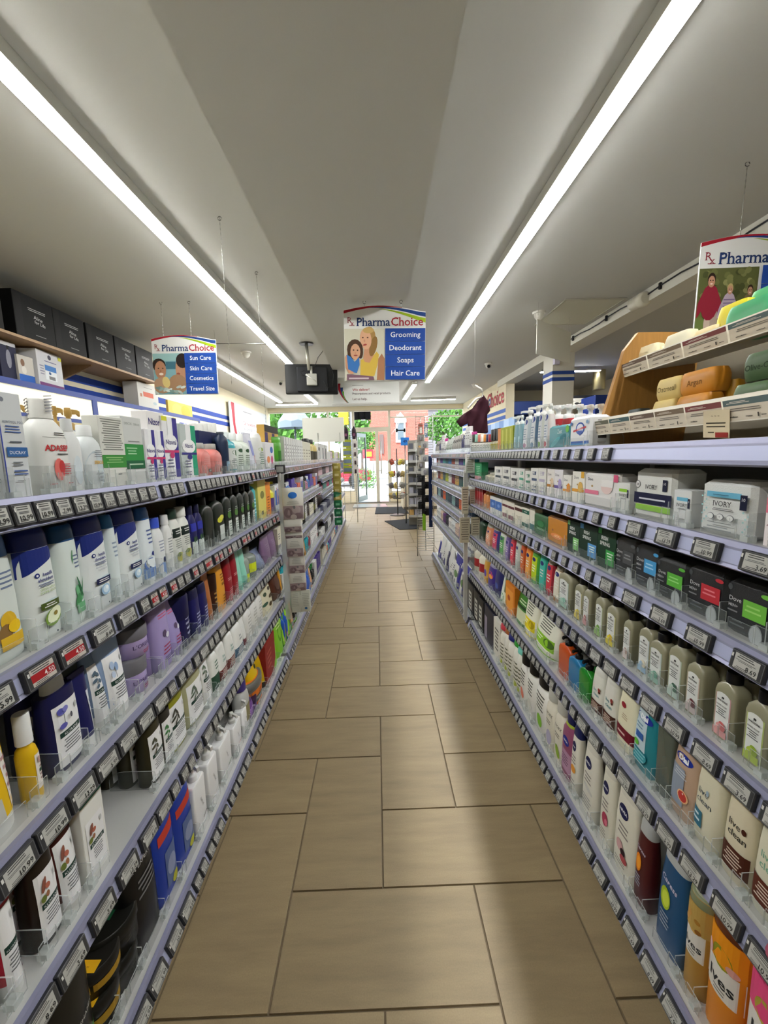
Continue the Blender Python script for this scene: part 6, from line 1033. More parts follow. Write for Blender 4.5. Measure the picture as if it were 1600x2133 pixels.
# ---------------------------------------------------------------- clip strip of wipes packs hanging at the bay joint
xs, yst = -.60, 2.57
root = empty('clip_strip', (xs, yst, 0), label='clear plastic strip with a black price tag, holding the wipes packs', cat='strip')
zt_ = z_at(985, xs, yst); zb_ = z_at(1290, xs, yst)
b = B(); b.box(-.02, -.001, zb_, .02, .001, zt_, 'ffffff'); b.obj('strip', [CLEARE], root)
b = B(); b.box(-.032, -.012, zt_-.005, .032, .004, zt_+.05, '26262a', ch=.003); b.box(-.022, -.0135, zt_+.004, .022, -.012, zt_+.04, '8a8c8a'); b.obj('price_tag', PLASTIC, root)
b = B(); b.tube([(0, -.01, zt_), (0, -.02, zt_-.03), (0, -.02, zt_-.05)], .003, 'd8d8d4', 6); b.obj('hook', PLASTIC, root)
ed = [1016, 1083, 1108, 1122, 1160, 1196, 1232, 1274]
for i in range(7):
    z1_, z0_ = z_at(ed[i], xs, yst-.05), z_at(ed[i+1]+(2 if i < 6 else 6), xs, yst-.05); h = z1_-z0_
    xa = on(1, yst-.05, (586, 590, 592, 595, 599, 601, 603)[i], ed[i]).x; xb = on(1, yst-.05, (630, 628, 629, 631, 633, 636, 644)[i], ed[i]).x
    root = empty('wipes_pack', ((xa+xb)/2, yst-.035+.004*i-.012*(i % 2), z0_), (.10, 0, .12), '%s wipes pack from the top of the hanging strip' % ('first', 'second', 'third', 'fourth', 'fifth', 'sixth', 'seventh')[i] + (', with a blue oval' if i == 0 else (', showing its plain back' if i == 6 else ', mauve stone print')), 'pack', 'wipes packs on the hanging strip')
    hw = (xb-xa)/2; b = B(); b.loft([(0, hw*.98, .002, 4), (.012, hw*.97, .003, 4), (h*.35, hw, .014, 3.2), (h*.7, hw, .013, 3.2), (h-.012, hw*.97, .003, 4), (h, hw*.98, .002, 4)], 'd5d3cc' if i < 6 else 'd2d6cc', 26); b.obj('wrapper', FILM, root)
    def sf(x, z, h=h): t = z/h; return -(.004+.0115*math.sin(math.pi*max(0, min(1, t)))**.6)
    P_ = Print(sf, hw, h, eps=.0009)
    if i == 0: draw(P_, [('e', .0, .78, .42, .10, '2a66b4'), ('f', -.6, .6, .62, .50, 4, '9a9a98')])
    if i < 6: draw(P_, [('r', -.92, .05, .92, .46 if i == 0 else .5, '9c8a8e', 3), ('e', -.5, .25, .4, .16, '7d6a70'), ('e', .3, .34, .4, .13, 'b4a4a6'), ('e', .45, .15, .4, .1, '8a757c'), ('e', .0, .12, .3, .08, 'c4b8b6'), ('e', .1, .42, .12, .05, '77777c')] + ([('f', -.6, .6, .9, .6, 4, 'a8a8a4')] if i > 2 else []))
    else: draw(P_, [('r', -.06, .05, .06, .95, 'c0c4b8'), ('f', -.9, -.15, .9, .3, 8, 'b4b8b0'), ('f', .15, .9, .9, .3, 8, 'b4b8b0'), ('e', .5, .2, .14, .06, '3a6a9a')])
    P_.b.obj('label_print', CARD, root)
# small price flags
# ---------------------------------------------------------------- paper pads on the post at the end of the soap shelving
px_, py_ = .700, 3.215
root = empty('pad_post', (px_, py_, 0), label='white post with a tag holder between the soap and deodorant bays', cat='post')
b = B(); b.box(-.015, -.012, z_at(1290, px_, py_), .015, .012, z_at(980, px_, py_), 'cfd0cc'); b.obj('post', METAL, root)
for k, (x0, x1, yt, yb, d, c) in enumerate(((970, 989, 946, 985, 'top white paper pad, thin and stacked in fans', 'dcdcd6'), (962, 976, 1014, 1070, 'narrow cream paper pad at mid height', 'd8d0ba'), (979, 990, 1020, 1068, 'dull tan card beside the narrow cream pad', 'b8ae9a'), (958, 979, 1078, 1130, 'wide cream pad left of the post foot', 'cfc6ae'), (982, 1000, 1078, 1130, 'wide cream pad right of the post foot', 'cfc6ae'))):
    d = d.replace(' left of the post foot', ' on the door side of the post').replace(' right of the post foot', ' on the soap side of the post')
    z1_, z0_ = z_at(yt, px_, py_-.03), z_at(yb, px_, py_-.03); xa, xb = on(1, py_-.03, x0, yt).x, on(1, py_-.03, x1, yt).x
    root = empty('paper_pad', ((xa+xb)/2, py_-.022-.005*(k % 2), z0_), label=d, cat='pad'); w_ = (xb-xa)/2; h = z1_-z0_
    b = B(); b.box(-w_, -.008, 0, w_, .008, h, c); b.obj('sheet', CARD, root)
    P_ = Print(lambda x, z: -.008, w_, h, up=True); draw(P_, [('f', -.85, .85, .95, .1, 9, '8a8272')]); P_.b.obj('label_print', CARD, root)
# ---------------------------------------------------------------- wooden soap rack on the soap shelf
z0 = 1.453; RA, RB = .58, 1.47
root = empty('soap_rack', (0, 0, 0), label='honey coloured wooden soap rack with tilted tiers on the soap shelf top', cat='rack')
WD = 'a87a3c'
for y in (RA, RB-.018):
    b = B(); b.prism([(.775, z0), (1.10, z0), (1.14, 1.835), (.985, 1.838), (.91, 1.838), (.865, 1.78), (.80, 1.55)], y, y+.018, WD); b.obj('side_panel', WOOD, root)
b = B(); b.quad([(1.09, RA, z0), (1.13, RA, 1.80), (1.13, RB, 1.80), (1.09, RB, z0)], 'b4ac98'); b.obj('back_panel', MATTE, root)
TC = ('6a6a5c', '7a6a58', '8a8a58', '4a6264', '7a4646', '4f6066', '6a5a50', '5a6a6a')
def tier(x0, zf, depth, rise, lip, ny, name):
    b = B(); b.prism([(x0, zf), (x0+depth, zf+rise), (x0+depth, zf+rise+.008), (x0, zf+.008)], RA+.018, RB-.018, 'cac6ba'); t = b.obj('tier', MATTE, root)
    b = B(); b.prism([(x0-.006, zf-.012), (x0+.0, zf-.012), (x0+.014, zf+lip), (x0+.008, zf+lip)], RA-.01, RB+.03, 'd6d2c6'); b.obj('label_strip', PLASTIC, t)
    n = ny; w_ = (RB-RA)/n
    for k in range(n):
        yc = RB-w_*(k+.5); b = B(); P_ = Print(lambda x, z: 0, w_/2, lip, b, up=True, eps=.0006)
        draw(P_, [('r', -.96, .02, .96, .98, 'd0c6b4'), ('r', -.96, .70, .96, .98, TC[(k*3+ny) % 8]), ('f', -.8, .2, .9, .78, 2, 'ded6c8'), ('f', -.85, .8, .6, .42, 2, '77706a'), ('t', '~', -.5, .12, .2, '3a3630', {}), ('f', -.75, -.3, .22, .14, 1, '4a463e'), ('f', .0, .3, .22, .14, 1, '4a463e'), ('r', .5, .12, .56, .3, '4a463e'), ('f', .65, .85, .22, .14, 1, '4a463e')])
        b.obj('label_card', CARD, t, (x0-.0065, yc, zf-.01), (math.atan2(.014, lip+.012), 0, -math.pi/2))
    return t
tier(.785, 1.506, .24, .02, .047, 8, 'mid'); tier(.875, 1.702, .24, .03, .042, 6, 'top')
b = B(); b.box(.78, RA+.02, z0, 1.08, RB-.02, z0+.006, 'd4d0c4'); b.obj('tier', MATTE, root)
def soap(x, y, z, w, h, d, col, label, word=None, rot=0, tilt=0, group=None, kind='soap_bar'):
    root = empty(kind, (x, y, z), (tilt, 0, -math.pi/2+rot), label, 'soap', group)
    b = B(); N = 24; r = .012
    prof = [(0, .80), (.1, .9), (.3, 1), (.7, 1), (.9, .9), (1, .80)]
    b.loft([(h*t, w/2*(1-(1-k)*.5), d/2*k, 5) for t, k in prof], col, N); b.obj('bar', M('soap', .38, attr=True, spec=.4), root)
    if word:
        c = tuple(max(0, int(int(col[i:i+2], 16)*.62)) for i in (0, 2, 4)); cc = '%02x%02x%02x' % c
        P_ = Print(lambda x, z: -d/2, w/2, h, up=True, eps=.0004); P_.text(word, 0, h*.38, h*.26, cc, maxw=w*.75, bold=.01); P_.b.obj('stamp', CARD, root)
G = 'soap bars on the wooden rack'
def sy(x, X, z): return y_at(x, X, 0, z)
mz = 1.517
for nm, x0, x1, X, up, c, wd_, lb in (('cream lower', 1352, 1400, .815, 0, 'c8b06a', 'Milk', 'lower creamy yellow soap bar at the wood side panel'), ('cream upper', 1358, 1410, .83, .062, 'ccb472', 'Oatmeal', 'upper creamy yellow soap bar resting on its twin'),
  ('amber lower', 1400, 1470, .815, 0, 'b87a1c', 'Honey', 'lower amber soap bar beside the creamy one'), ('amber upper', 1405, 1480, .83, .062, 'bc7c20', 'Argan', 'upper amber soap bar with stamped word'),
  ('olive lower', 1516, 1595, .812, 0, '3f5a34', 'Olive-Oil', 'lower dark green soap bar stamped with two words'), ('olive upper', 1534, 1612, .83, .066, '3a5430', 'Olive-Oil', 'upper dark green soap bar stamped with two words')):
    ya, yb_ = sy(x0, X, mz), sy(x1, X, mz); soap(X+.028, (ya+yb_)/2, mz+up, abs(ya-yb_)*.98, .060, .055, c, lb, wd_, group=G)
for i, (xa, c, l) in enumerate(((1478, '8f5a18', 'first brown amber soap bar turned edge on'), (1500, '9a6420', 'second brown amber soap bar turned edge on'), (1515, 'c8962a', 'golden soap bar half hidden by the green ones'))):
    soap(.90, sy(xa, .90, mz), mz+.002, .055, .088, .05, c, l, None, rot=.5, group=G)
soap(.84, sy(1330, .84, mz), mz, .06, .05, .05, '3f484a', 'dark slate soap bar in the rack corner', None, group=G)
tz = 1.716
for xa, xb, X, yt_, c, l, rt, ti in ((1306, 1356, .91, 723, 'e2d8b4', 'ivory soap bar leaning at the top tier corner', .2, -.3), (1330, 1372, .93, 728, 'dccfa0', 'pale cream soap bar behind the ivory one', 0, -.2), (1374, 1424, .91, 694, 'e4dec4', 'ivory soap bar standing alone at the top tier middle', .1, -.25), (1432, 1482, .92, 684, 'dcc89a', 'straw coloured soap bar low on the top tier', 0, -.3),
  (1478, 1540, .935, 632, 'e0d02a', 'bright yellow soap slab on the top tier', 0, -.25), (1498, 1590, .905, 628, '3fa06a', 'jade green soap slab before the yellow one', 0, -.2), (1538, 1640, .96, 592, '45a86c', 'jade green soap slab standing tallest at the back', 0, -.25)):
    ya, yb_ = sy(xa, X, tz), sy(xb, X, tz); H = z_at(yt_, X+.025, (ya+yb_)/2)-tz; soap(X+.025, (ya+yb_)/2, tz, abs(ya-yb_)*.98, H, .045, c, l, None, rot=rt*.3, tilt=ti*.3, group=G)
yy = sy(1490, .772, 1.49); root = empty('shelf_talker', (.776, yy, 1.462), (.12, .06, -math.pi/2), 'hanging cream card with a dark red price patch under the rack', 'card'); b = B(); b.box(-.036, -.0008, 0, .036, .0008, .062, 'cdbfa0'); b.obj('card', CARD, root)
P_ = Print(lambda x, z: -.0008, .036, .062, up=True); draw(P_, [('f', -.8, .8, .6, .35, 2, '4a4436'), ('f', -.7, 0, .25, .15, 1, '4a4436'), ('r', 0, .02, .95, .2, '8a2a24'), ('t', '~ ~ ~', 0, .75, .12, '2a2620', {})]); P_.b.obj('label_print', CARD, root)
p = on(0, .685, 1650, 2010); root = empty('bath_puff', (p.x, p.y, p.z-.03), label='pink bath puff hung over the rail at the frame edge', cat='puff'); b = B(); b.loft([(0, .006, .006, 2), (.008, .022, .022, 2), (.03, .034, .034, 2), (.052, .022, .022, 2), (.06, .006, .006, 2)], 'd8708c', 18); b.obj('puff', M('netting', .9, attr=True, spec=.1, bump=(220, 1)), root); b = B(); b.tube([(0, 0, .055), (.006, 0, .10), (.018, 0, .12)], .001, 'e0a0b0', 5); b.obj('cord', PLASTIC, root)
# ---------------------------------------------------------------- maroon shirt hung above the far shelves
p = on(1, 4.5, 985, 870); root = empty('maroon_shirt', (p.x, 4.5, p.z), (0, 0, .2), 'maroon tee draped from a white hanger above the deodorant shelves', 'shirt')
b = B(); out = [(-.19, -.04), (-.12, .03), (.0, .10), (.08, .20), (.12, .24), (.17, .14), (.2, .07), (.165, .03), (.16, -.17), (-.02, -.16), (-.06, -.06), (-.14, -.10)]
nU, nV = 20, 18; pts = {}
import itertools
def inside(x, z):
    c = False
    for (xa, za), (xb, zb_) in zip(out, out[1:]+out[:1]):
        if (za > z) != (zb_ > z) and x < (xb-xa)*(z-za)/(zb_-za)+xa: c = not c
    return c
tri = []; b2 = B()
from mathutils.geometry import tessellate_polygon, delaunay_2d_cdt
vv = [Vector((x, z)) for x, z in out] + [Vector((x*.02, z*.02)) for x in range(-10, 11) for z in range(-9, 13) if inside(x*.02, z*.02)]
cd = delaunay_2d_cdt(vv, [(i, (i+1) % len(out)) for i in range(len(out))], [], 1, 1e-5)
def fold(x, z, s): return s*(.028+.012*math.sin(38*(x*.8+z*.55))+.010*math.sin(60*(x*.9-z*.3)+1.3))
for s in (-1, 1):
    i0 = len(b.v); b.v += [(c.x, fold(c.x, c.y, s)*(0.25 if k < len(out) else 1), c.y) for k, c in enumerate(cd[0])]
    for f in cd[2]: b.face([i0+k for k in (f if s < 0 else f[::-1])], '3a1c26', 0, True)
b.obj('fabric', M('cotton', .85, attr=True, spec=.15), root); b = B(); b.tube([(-.06, 0, .10), (.04, .0, .20), (.12, 0, .22), (.10, 0, .30), (.02, 0, .34)], .012, 'd8d6d0', 8); b.obj('hanger', PLASTIC, root); b = B(); b.tube([(.02, 0, .34), (.02, 0, ZC-p.z)], .0008, 'b4b4b0', 4); b.obj('cord', PLASTIC, root)
# white blank card on two rods above the skincare bay
p, q = on(1, 5.6, 632, 922), on(1, 5.6, 718, 922); z1_ = on(1, 5.6, 675, 870).z
root = empty('blank_card', (0, 5.6, 0), label='large blank white card standing above the skincare shelving', cat='card'); b = B(); b.box(p.x, -.003, p.z, q.x, .003, z1_, 'd4d4cc'); b.obj('card', CARD, root)
for x in (p.x+.2, q.x-.06): b = B(); b.tube([(x, -.006, 1.386), (x, -.006, p.z+.12)], .006, 'a4a49c', 8); b.obj('rod', STEEL, root)
# ---------------------------------------------------------------- wire racks at both aisle ends
def wire_rack(x0, x1, y, z0, z1, label, step=.045):
    root = empty('wire_rack', (0, y, 0), label=label, cat='rack'); b = B()
    z = z0
    while z < z1: b.tube([(x0, 0, z), (x1, 0, z)], .0035, 'c4c4c0', 4); z += step
    for x in (x0, (x0+x1)/2, x1): b.tube([(x, .004, z0), (x, .004, z1)], .005, 'b4b4b0', 5)
    tag(b.obj('wire_grid', STEEL, root), kind='stuff'); b = B()
    for x in (x0, x1): b.tube([(x, .02, 0.0), (x, .02, z0+.05)], .008, 'a4a4a0', 6)
    b.obj('frame', STEEL, root); return root
p0, p1 = on(1, 9.0, 716, 990).x, on(1, 9.0, 742, 990).x
wire_rack(p0, p1, 9.0, .42, 2.0, 'narrow wire rack at the door end of the shampoo side')
for i in range(4):
    z1_ = on(1, 8.95, 730, 917+18*i).z; root = empty('hair_tie_card', ((p0+.10), 8.95, z1_-.16), label='yellow and slate hanging card, %s down the narrow wire rack' % ('first', 'second', 'third', 'fourth')[i], cat='card', group='yellow cards on the wire rack'); b = B(); b.box(-.09, -.004, 0, .09, .004, .17, 'a4ae3a'); b.obj('card', CARD, root); b = B(); b.box(-.08, -.01, .04, .08, -.004, .12, '6a7a8a'); b.obj('blister', FILM, root)
    root = empty('brush_pack', ((p0+.27), 8.94, z1_-.17), label='dark handled brush on a white card, %s down the narrow wire rack' % ('first', 'second', 'third', 'fourth')[i], cat='brush', group='brush cards on the wire rack'); b = B(); b.box(-.06, -.004, 0, .06, .004, .16, 'ccc8c4'); b.obj('card', CARD, root); b = B(); b.tube([(0, -.012, .02), (0, -.012, .10)], .02, '3a2a2e', 8); b.obj('brush', PLASTIC, root)
for i in range(2):
    z1_ = on(1, 8.93, 730, 888).z; root = empty('hair_brush', (p0+.09+.17*i, 8.93, z1_-.27), label='dark violet paddle brush hung %s at the rack top' % ('on the shelf side' if i == 0 else 'on the door side'), cat='brush', group='paddle brushes at the wire rack top'); b = B(); b.loft([(0, .035, .02, 2), (.1, .05, .024, 2), (.2, .045, .022, 2), (.25, .02, .015, 2), (.27, .01, .01, 2)], '30202e', 12); b.obj('brush', PLASTIC, root); b = B(); b.box(-.025, -.03, .06, .025, -.024, .12, '7a4a68'); b.obj('label_print', CARD, root)
# foil packs hung at the end of the last bay
for i in range(9):
    x, y = -.645, 6.05; z1_ = z_at(965+16*i if i < 5 else 1018+18*(i-5)+6, x, y); root = empty('foil_pack', (x+.055, y, z1_-.115), (.1, 0, .1*(i % 3)), '%s hanging pack, %s from the top of its strip' % (('gold foil', 'glossy green')[i > 4], ('first', 'second', 'third', 'fourth', 'fifth', 'sixth', 'seventh', 'eighth', 'ninth')[i]), 'pack', 'foil packs hung at the bay end')
    b = B(); b.loft([(0, .055, .004, 3), (.035, .06, .014, 2.6), (.08, .06, .013, 2.6), (.115, .055, .004, 3)], 'a89a4a' if i < 5 else '1f6a44', 16); b.obj('wrapper', FILM, root); b = B(); b.box(-.03, -.016, .04, .03, -.012, .075, 'd8cf90' if i < 5 else '6ab088'); b.obj('label_print', CARD, root)
p0, p1 = on(1, 5.75, 868, 1000).x, on(1, 5.75, 903, 1000).x
wire_rack(p0, p1, 5.75, .08, 2.0, 'tall wire rack at the door end of the soap side', .035)
for i in range(12):
    z1_ = on(1, 5.70, 880, 905+14*i).z; k = i % 2
    root = empty('hook_card', (p0+.06+.05*k, 5.70-.02*k, z1_-.1), label='%s accessory card hung %s down the tall wire rack' % (('pale grey', 'silver white')[k] if i < 6 else 'black', ('first', 'second', 'third', 'fourth', 'fifth', 'sixth', 'seventh', 'eighth', 'ninth', 'tenth', 'eleventh', 'twelfth')[i]), cat='card', group='accessory cards on the tall wire rack')
    b = B(); b.box(-.05, -.005, 0, .05, .005, .098, ('8a867e', 'a4a4a0')[k] if i < 6 else '1c1c1e'); b.obj('card', CARD, root); b = B(); b.loft([(.02, .02, .012, 2), (.06, .024, .014, 2), (.075, .01, .01, 2)], '77757a' if i < 6 else '0c0c0c', 8, cy=-.012); b.obj('item', PLASTIC, root)
z1_, z0_ = on(1, 5.68, 894, 950).z, on(1, 5.68, 894, 1098).z; root = empty('header_panel', (p0+.185, 5.68, z0_), label='narrow dark navy panel running up the tall wire rack', cat='panel'); b = B(); b.box(-.025, -.01, 0, .025, .01, z1_-z0_, '1c2a50'); b.obj('panel', PLASTIC, root)
z1_ = on(1, 5.68, 881, 1070).z; root = empty('green_card', (p0+.09, 5.68, z1_-.24), label='bright lime card low on the tall wire rack', cat='card'); b = B(); b.box(-.022, -.008, 0, .022, .008, .24, '8ac030', ch=.004); b.obj('card', PLASTIC, root)
# ---------------------------------------------------------------- basket spinner, mats, counter at the entrance
p = on(2, 0, 829, 1073); root = empty('basket_stand', (p.x, p.y, 0), label='black basket spinner with four tiers on a round base by the door', cat='stand')
b = B(); b.loft([(0, .2, .2, 2), (.012, .2, .2, 2), (.02, .17, .17, 2)], '3a342e', 24); b.obj('base', METAL, root); b = B(); b.tube([(0, 0, .01), (0, 0, 1.62)], .014, '2a2622', 10); b.obj('pole', METAL, root)
for i, y in enumerate((960, 985, 1009, 1030)):
    z = z_at(y, p.x, p.y); bk = B()
    for j in range(4): r_ = .10+.055*j; bk.tube([(r_*math.cos(t), r_*math.sin(t), z-.10+.035*j) for t in [q*.393 for q in range(16)]], .004, '4a4640', 4, closed=True)
    for q in range(10): t = q*.628; bk.tube([(.02*math.cos(t), .02*math.sin(t), z-.10), (.10*math.cos(t), .10*math.sin(t), z-.10), (.265*math.cos(t), .265*math.sin(t), z+.005)], .0035, '4a4640', 4)
    o = bk.obj('basket', METAL, root); o['kind'] = 'stuff'
    for q in range(5):
        t = q*1.26+i; c = ('c8b070', '8a8a84', 'b8b4ac', 'a04a3a', 'd8c84a', '6a6a70')[(q+2*i) % 6]
        r2 = empty('sweet_bag', (p.x+.13*math.cos(t), p.y+.13*math.sin(t), z-.085), (.3*math.cos(t*3), .3, t), 'small wrapped %s bag, %s round the %s basket of the spinner' % ({'c8b070': 'tan', '8a8a84': 'grey', 'b8b4ac': 'pale', 'a04a3a': 'red', 'd8c84a': 'yellow', '6a6a70': 'slate'}[c], ('first', 'second', 'third', 'fourth', 'fifth')[q], ('top', 'second', 'third', 'lowest')[i]), 'bag', 'small bags in the %s spinner basket' % ('top', 'second', 'third', 'lowest')[i])
        bb = B(); bb.loft([(0, .05, .02, 2.5), (.05, .06, .04, 2.5), (.1, .06, .035, 2.5), (.14, .05, .005, 3)], c, 10); bb.obj('bag', FILM, r2)
def mat_on_floor(pts, label):
    P3 = [on(2, 0, x, y) for x, y in pts]; b = B(); b.prism([(q.x, q.y) for q in P3], .0005, .012, '2c2d30', axis='z'); tag(b.obj('door_mat', M('rubber_mat', .9, attr=True, spec=.2, bump=(300, .6))), label, 'mat')
mat_on_floor([(781, 1071), (852, 1070), (843, 1056), (784, 1057)], 'charcoal mat before the door under the basket spinner')
mat_on_floor([(833, 1104), (872, 1102), (872, 1080), (801, 1086)], 'charcoal mat nearer the shelves, set askew')
b = B(); q = [on(2, 0, x, y) for x, y in ((735, 1058), (808, 1056), (803, 1050), (738, 1051))]; b.prism([(v.x, v.y) for v in q], .0005, .01, '9a9ea2', axis='z'); tag(b.obj('door_mat', STEEL), 'grey metal grille mat just inside the doorway', 'mat')
p = on(2, 0, 841, 1062); root = empty('counter', (p.x, p.y, 0), label='beige counter with a light top behind the basket spinner', cat='counter')
b = B(); b.box(0, 0, 0, .9, 1.2, .96, 'c8bca4'); b.obj('body', MATTE, root); b = B(); b.box(-.03, -.03, .96, .93, 1.23, 1.0, 'd8d4c8'); b.obj('top', MATTE, root); b = B(); b.box(-.006, -.006, 0, .9, 0, .08, '5a5248'); b.obj('plinth', MATTE, root)
p2 = on(1, 8.2, 853, 1040); root = empty('magazine_rack', (p2.x, 8.2, 0), label='white tiered rack of small goods between counter and wire rack', cat='rack')
b = B(); b.box(0, .2, 0, .3, .24, 1.75, '8a8880'); b.obj('back_panel', METAL, root)
for i in range(7):
    b = B(); b.box(0, -.02, .2+.22*i, .3, .2, .21+.22*i, 'a8a8a4'); b.box(0, -.03, .2+.22*i, .3, -.02, .25+.22*i, 'b0b0ac'); b.obj('shelf', METAL, root)
    for k in range(3):
        r2 = empty('small_carton', (p2.x+.05+.1*k, 8.3, .211+.22*i), label='small carton, %s of three on %s tier of the white rack' % (('first', 'second', 'third')[k], ('lowest', 'second lowest', 'third lowest', 'middle', 'third highest', 'second highest', 'highest')[i]), cat='carton', group='small cartons on the white tiered rack'); b = B(); b.box(-.04, -.03, 0, .04, .03, rnd.uniform(.1, .17), rnd.choice(('b8b4ac', '8a8a90', 'd0c8b8', '5a5c66', 'c8a060', 'a8a8b4'))); b.obj('carton', CARD, r2)
p = on(1, 8.6, 835, 928); q = on(1, 8.6, 852, 911); root = empty('price_sign', ((p.x+q.x)/2, 8.6, p.z), label='bright blue square sign reading 49 by the counter', cat='sign'); b = B(); b.box(-(q.x-p.x)/2, -.02, 0, (q.x-p.x)/2, .02, q.z-p.z, '2a7ad0', ch=.004); b.obj('panel', PLASTIC, root); b = B(); b.tube([(0, .01, 0), (0, .01, -p.z)], .012, '8a8a88', 6); b.obj('post', STEEL, root)
P_ = Print(lambda x, z: -.02, .1, .2, up=True); P_.text('49', 0, (q.z-p.z)*.35, (q.z-p.z)*.35, '14306a', bold=.03); P_.b.obj('sign_print', CARD, root)
for k, (x, y, w_, h, c, l) in enumerate(((715, 936, .0, 0, '', ''),)): pass
for k, (x0, x1, yt, yb, c, l) in enumerate(((843, 855, 930, 948, '9a9a98', 'grey leaflet box on the counter'), (858, 872, 918, 942, 'b8b4b0', 'white display carton on the counter'), (872, 880, 882, 912, '8a4a3c', 'brown bottle box standing on the tall rack top'), (884, 890, 882, 912, '6a7a9a', 'slate blue bottle box standing on the tall rack top'))):
    Yk = on(2, 0, 841, 1062).y+.3 if k < 2 else 5.80; a_, c_ = on(1, Yk, x0, yb), on(1, Yk, x1, yt); root = empty('display_box', ((a_.x+c_.x)/2, Yk, a_.z if k > 1 else 1.0), label=l, cat='box'); hx, hz = (c_.x-a_.x)/2, c_.z-a_.z
    b = B(); b.box(-hx, -.05, 0, hx, .05, hz, c, ch=.003); b.obj('carton', CARD, root); b = B(); b.box(-hx*.6, -.052, hz*.3, hx*.6, -.05, hz*.7, 'd8d4cc'); b.obj('label_print', CARD, root)
    if k > 1: b = B(); b.tube([(0, 0, 1.98-a_.z), (0, 0, 0)], .008, 'c4c4c0', 5); b.obj('stand', STEEL, root)
# ---------------------------------------------------------------- beyond the soap shelving: blue cabinets
root = empty('blue_cabinet', (3.0, 9.6, 0), label='royal blue canopy cabinet with glass doors past the striped column', cat='cabinet')
b = B(); b.box(0, 0, 2.32, 1.5, .7, 2.62, '26489a', ch=.01); b.obj('canopy', METAL, root); b = B(); b.box(0, .3, 0, 1.5, .7, 2.30, '2a4a90'); b.obj('body', METAL, root)
for k in range(3): b = B(); b.box(.05+.48*k, .28, .9, .48+.48*k, .30, 2.2, '8ab0d0'); b.obj('door', PLASTIC, root)
P_ = Print(lambda x, z: 0, .75, .3, up=True); P_.text('o o o', .9, 2.43, .07, 'c0d0e8'); P_.b.obj('lettering', CARD, root, (0, -.001, 0))
for i in range(7):
    r2 = empty('pharmacy_box', (2.35+.02*i, 7.0+.35*i, 0), label='pale blue cabinet panel, %s from the column' % ('first', 'second', 'third', 'fourth', 'fifth', 'sixth', 'seventh')[i], cat='panel', group='pale blue panels under the fascia'); b = B(); b.box(0, 0, 0, .05, .3, 2.05, ('8aa8d0', 'a4bcdc', '6a8ac0')[i % 3]); b.obj('panel', CARD, r2); b = B(); b.box(-.01, .05, 1.3, 0, .25, 1.8, 'd0dce8'); b.obj('label_print', CARD, r2)
p = on(1, 8.3, 1183, 850); q = on(1, 8.3, 1238, 823); root = empty('wall_poster', (p.x, 8.3, p.z), label='white poster with black header and dark script past the column', cat='poster'); w_, h = q.x-p.x, q.z-p.z
b = B(); b.box(0, 0, 0, w_, .02, h, 'd8d4c6'); b.box(0, -.004, h*.78, w_, 0, h, '1c1c20'); b.obj('board', CARD, root); P_ = Print(lambda x, z: -.001, w_, h, up=True); P_.ell(w_*.35, h*.35, w_*.1, h*.1, '2a2a2a'); P_.ell(w_*.5, h*.3, w_*.08, h*.14, '3a3a3a'); P_.fine(w_*.1, w_*.9, h*.7, h*.5, 2, '8a867a'); P_.b.obj('sign_print', CARD, root)
b = B(); b.box(0, .03, -p.z, .04, .06, h, '8a8a88'); b.box(w_-.04, .03, -p.z, w_, .06, h, '8a8a88'); b.obj('stand', METAL, root)
p = on(1, 7.2, 1240, 850); root = empty('blue_cabinet', (p.x, 7.2, 0), label='dark blue cabinet with a small code plate behind the wooden rack', cat='cabinet'); b = B(); b.box(0, 0, 0, 1.0, .5, p.z+.22, '1f3f98'); b.obj('body', METAL, root); b = B(); b.box(.28, -.006, p.z-.05, 1.0, 0, p.z+.2, '26262c'); b.obj('door', PLASTIC, root); b = B(); b.box(.5, -.012, p.z, .62, -.006, p.z+.1, 'd0d0cc'); b.obj('plate', CARD, root)
# ---------------------------------------------------------------- street outside
slab('pavement', -14, YB+.15, -.14, 16, 19, -.02, M('concrete', .8, col='c4c2bc', bump=(40, .3))); slab('road', -40, 19, -.2, 45, 30, -.13, M('asphalt', .85, col='8a8a8a')); slab('pavement_far', -40, 30, -.2, 45, 60, -.05, MATS['concrete'])
def brickmat():
    m = bpy.data.materials.new('red_brick'); m.use_nodes = True; nt = m.node_tree; b = nt.nodes['Principled BSDF']; t = nt.nodes.new('ShaderNodeTexBrick'); t.inputs['Color1'].default_value = lin('a8483a'); t.inputs['Color2'].default_value = lin('983c32'); t.inputs['Mortar'].default_value = lin('b89a8c'); t.inputs['Scale'].default_value = 4
    c = nt.nodes.new('ShaderNodeTexCoord'); mp = nt.nodes.new('ShaderNodeMapping'); mp.inputs['Rotation'].default_value = (math.pi/2, 0, 0); nt.links.new(c.outputs['Object'], mp.inputs[0]); nt.links.new(mp.outputs[0], t.inputs['Vector']); nt.links.new(t.outputs[0], b.inputs['Base Color']); b.inputs['Roughness'].default_value = .85; return m
YS = 33.0
def sxz(x, y): p = on(1, YS, x, y); return p.x, p.z
root = empty('brick_building', (0, YS, 0), label='red brick building with a white gabled window across the street', cat='building')
xa = sxz(768, 900)[0]; xb_ = sxz(892, 900)[0]
b = B(); b.box(xa, 0, -.1, xb_, 6, 8.5, 'ffffff'); b.obj('wall', brickmat(), root)
x0_, z1_ = sxz(822, 866); x1_, z0_ = sxz(846, 880); b = B(); b.prism([(x0_, z0_), (x1_, z0_), (x1_, z0_+.25), ((x0_+x1_)/2, z1_+.25), (x0_, z0_+.25)], -.25, 0, 'e0dcd4'); b.obj('pediment', MATTE, root)
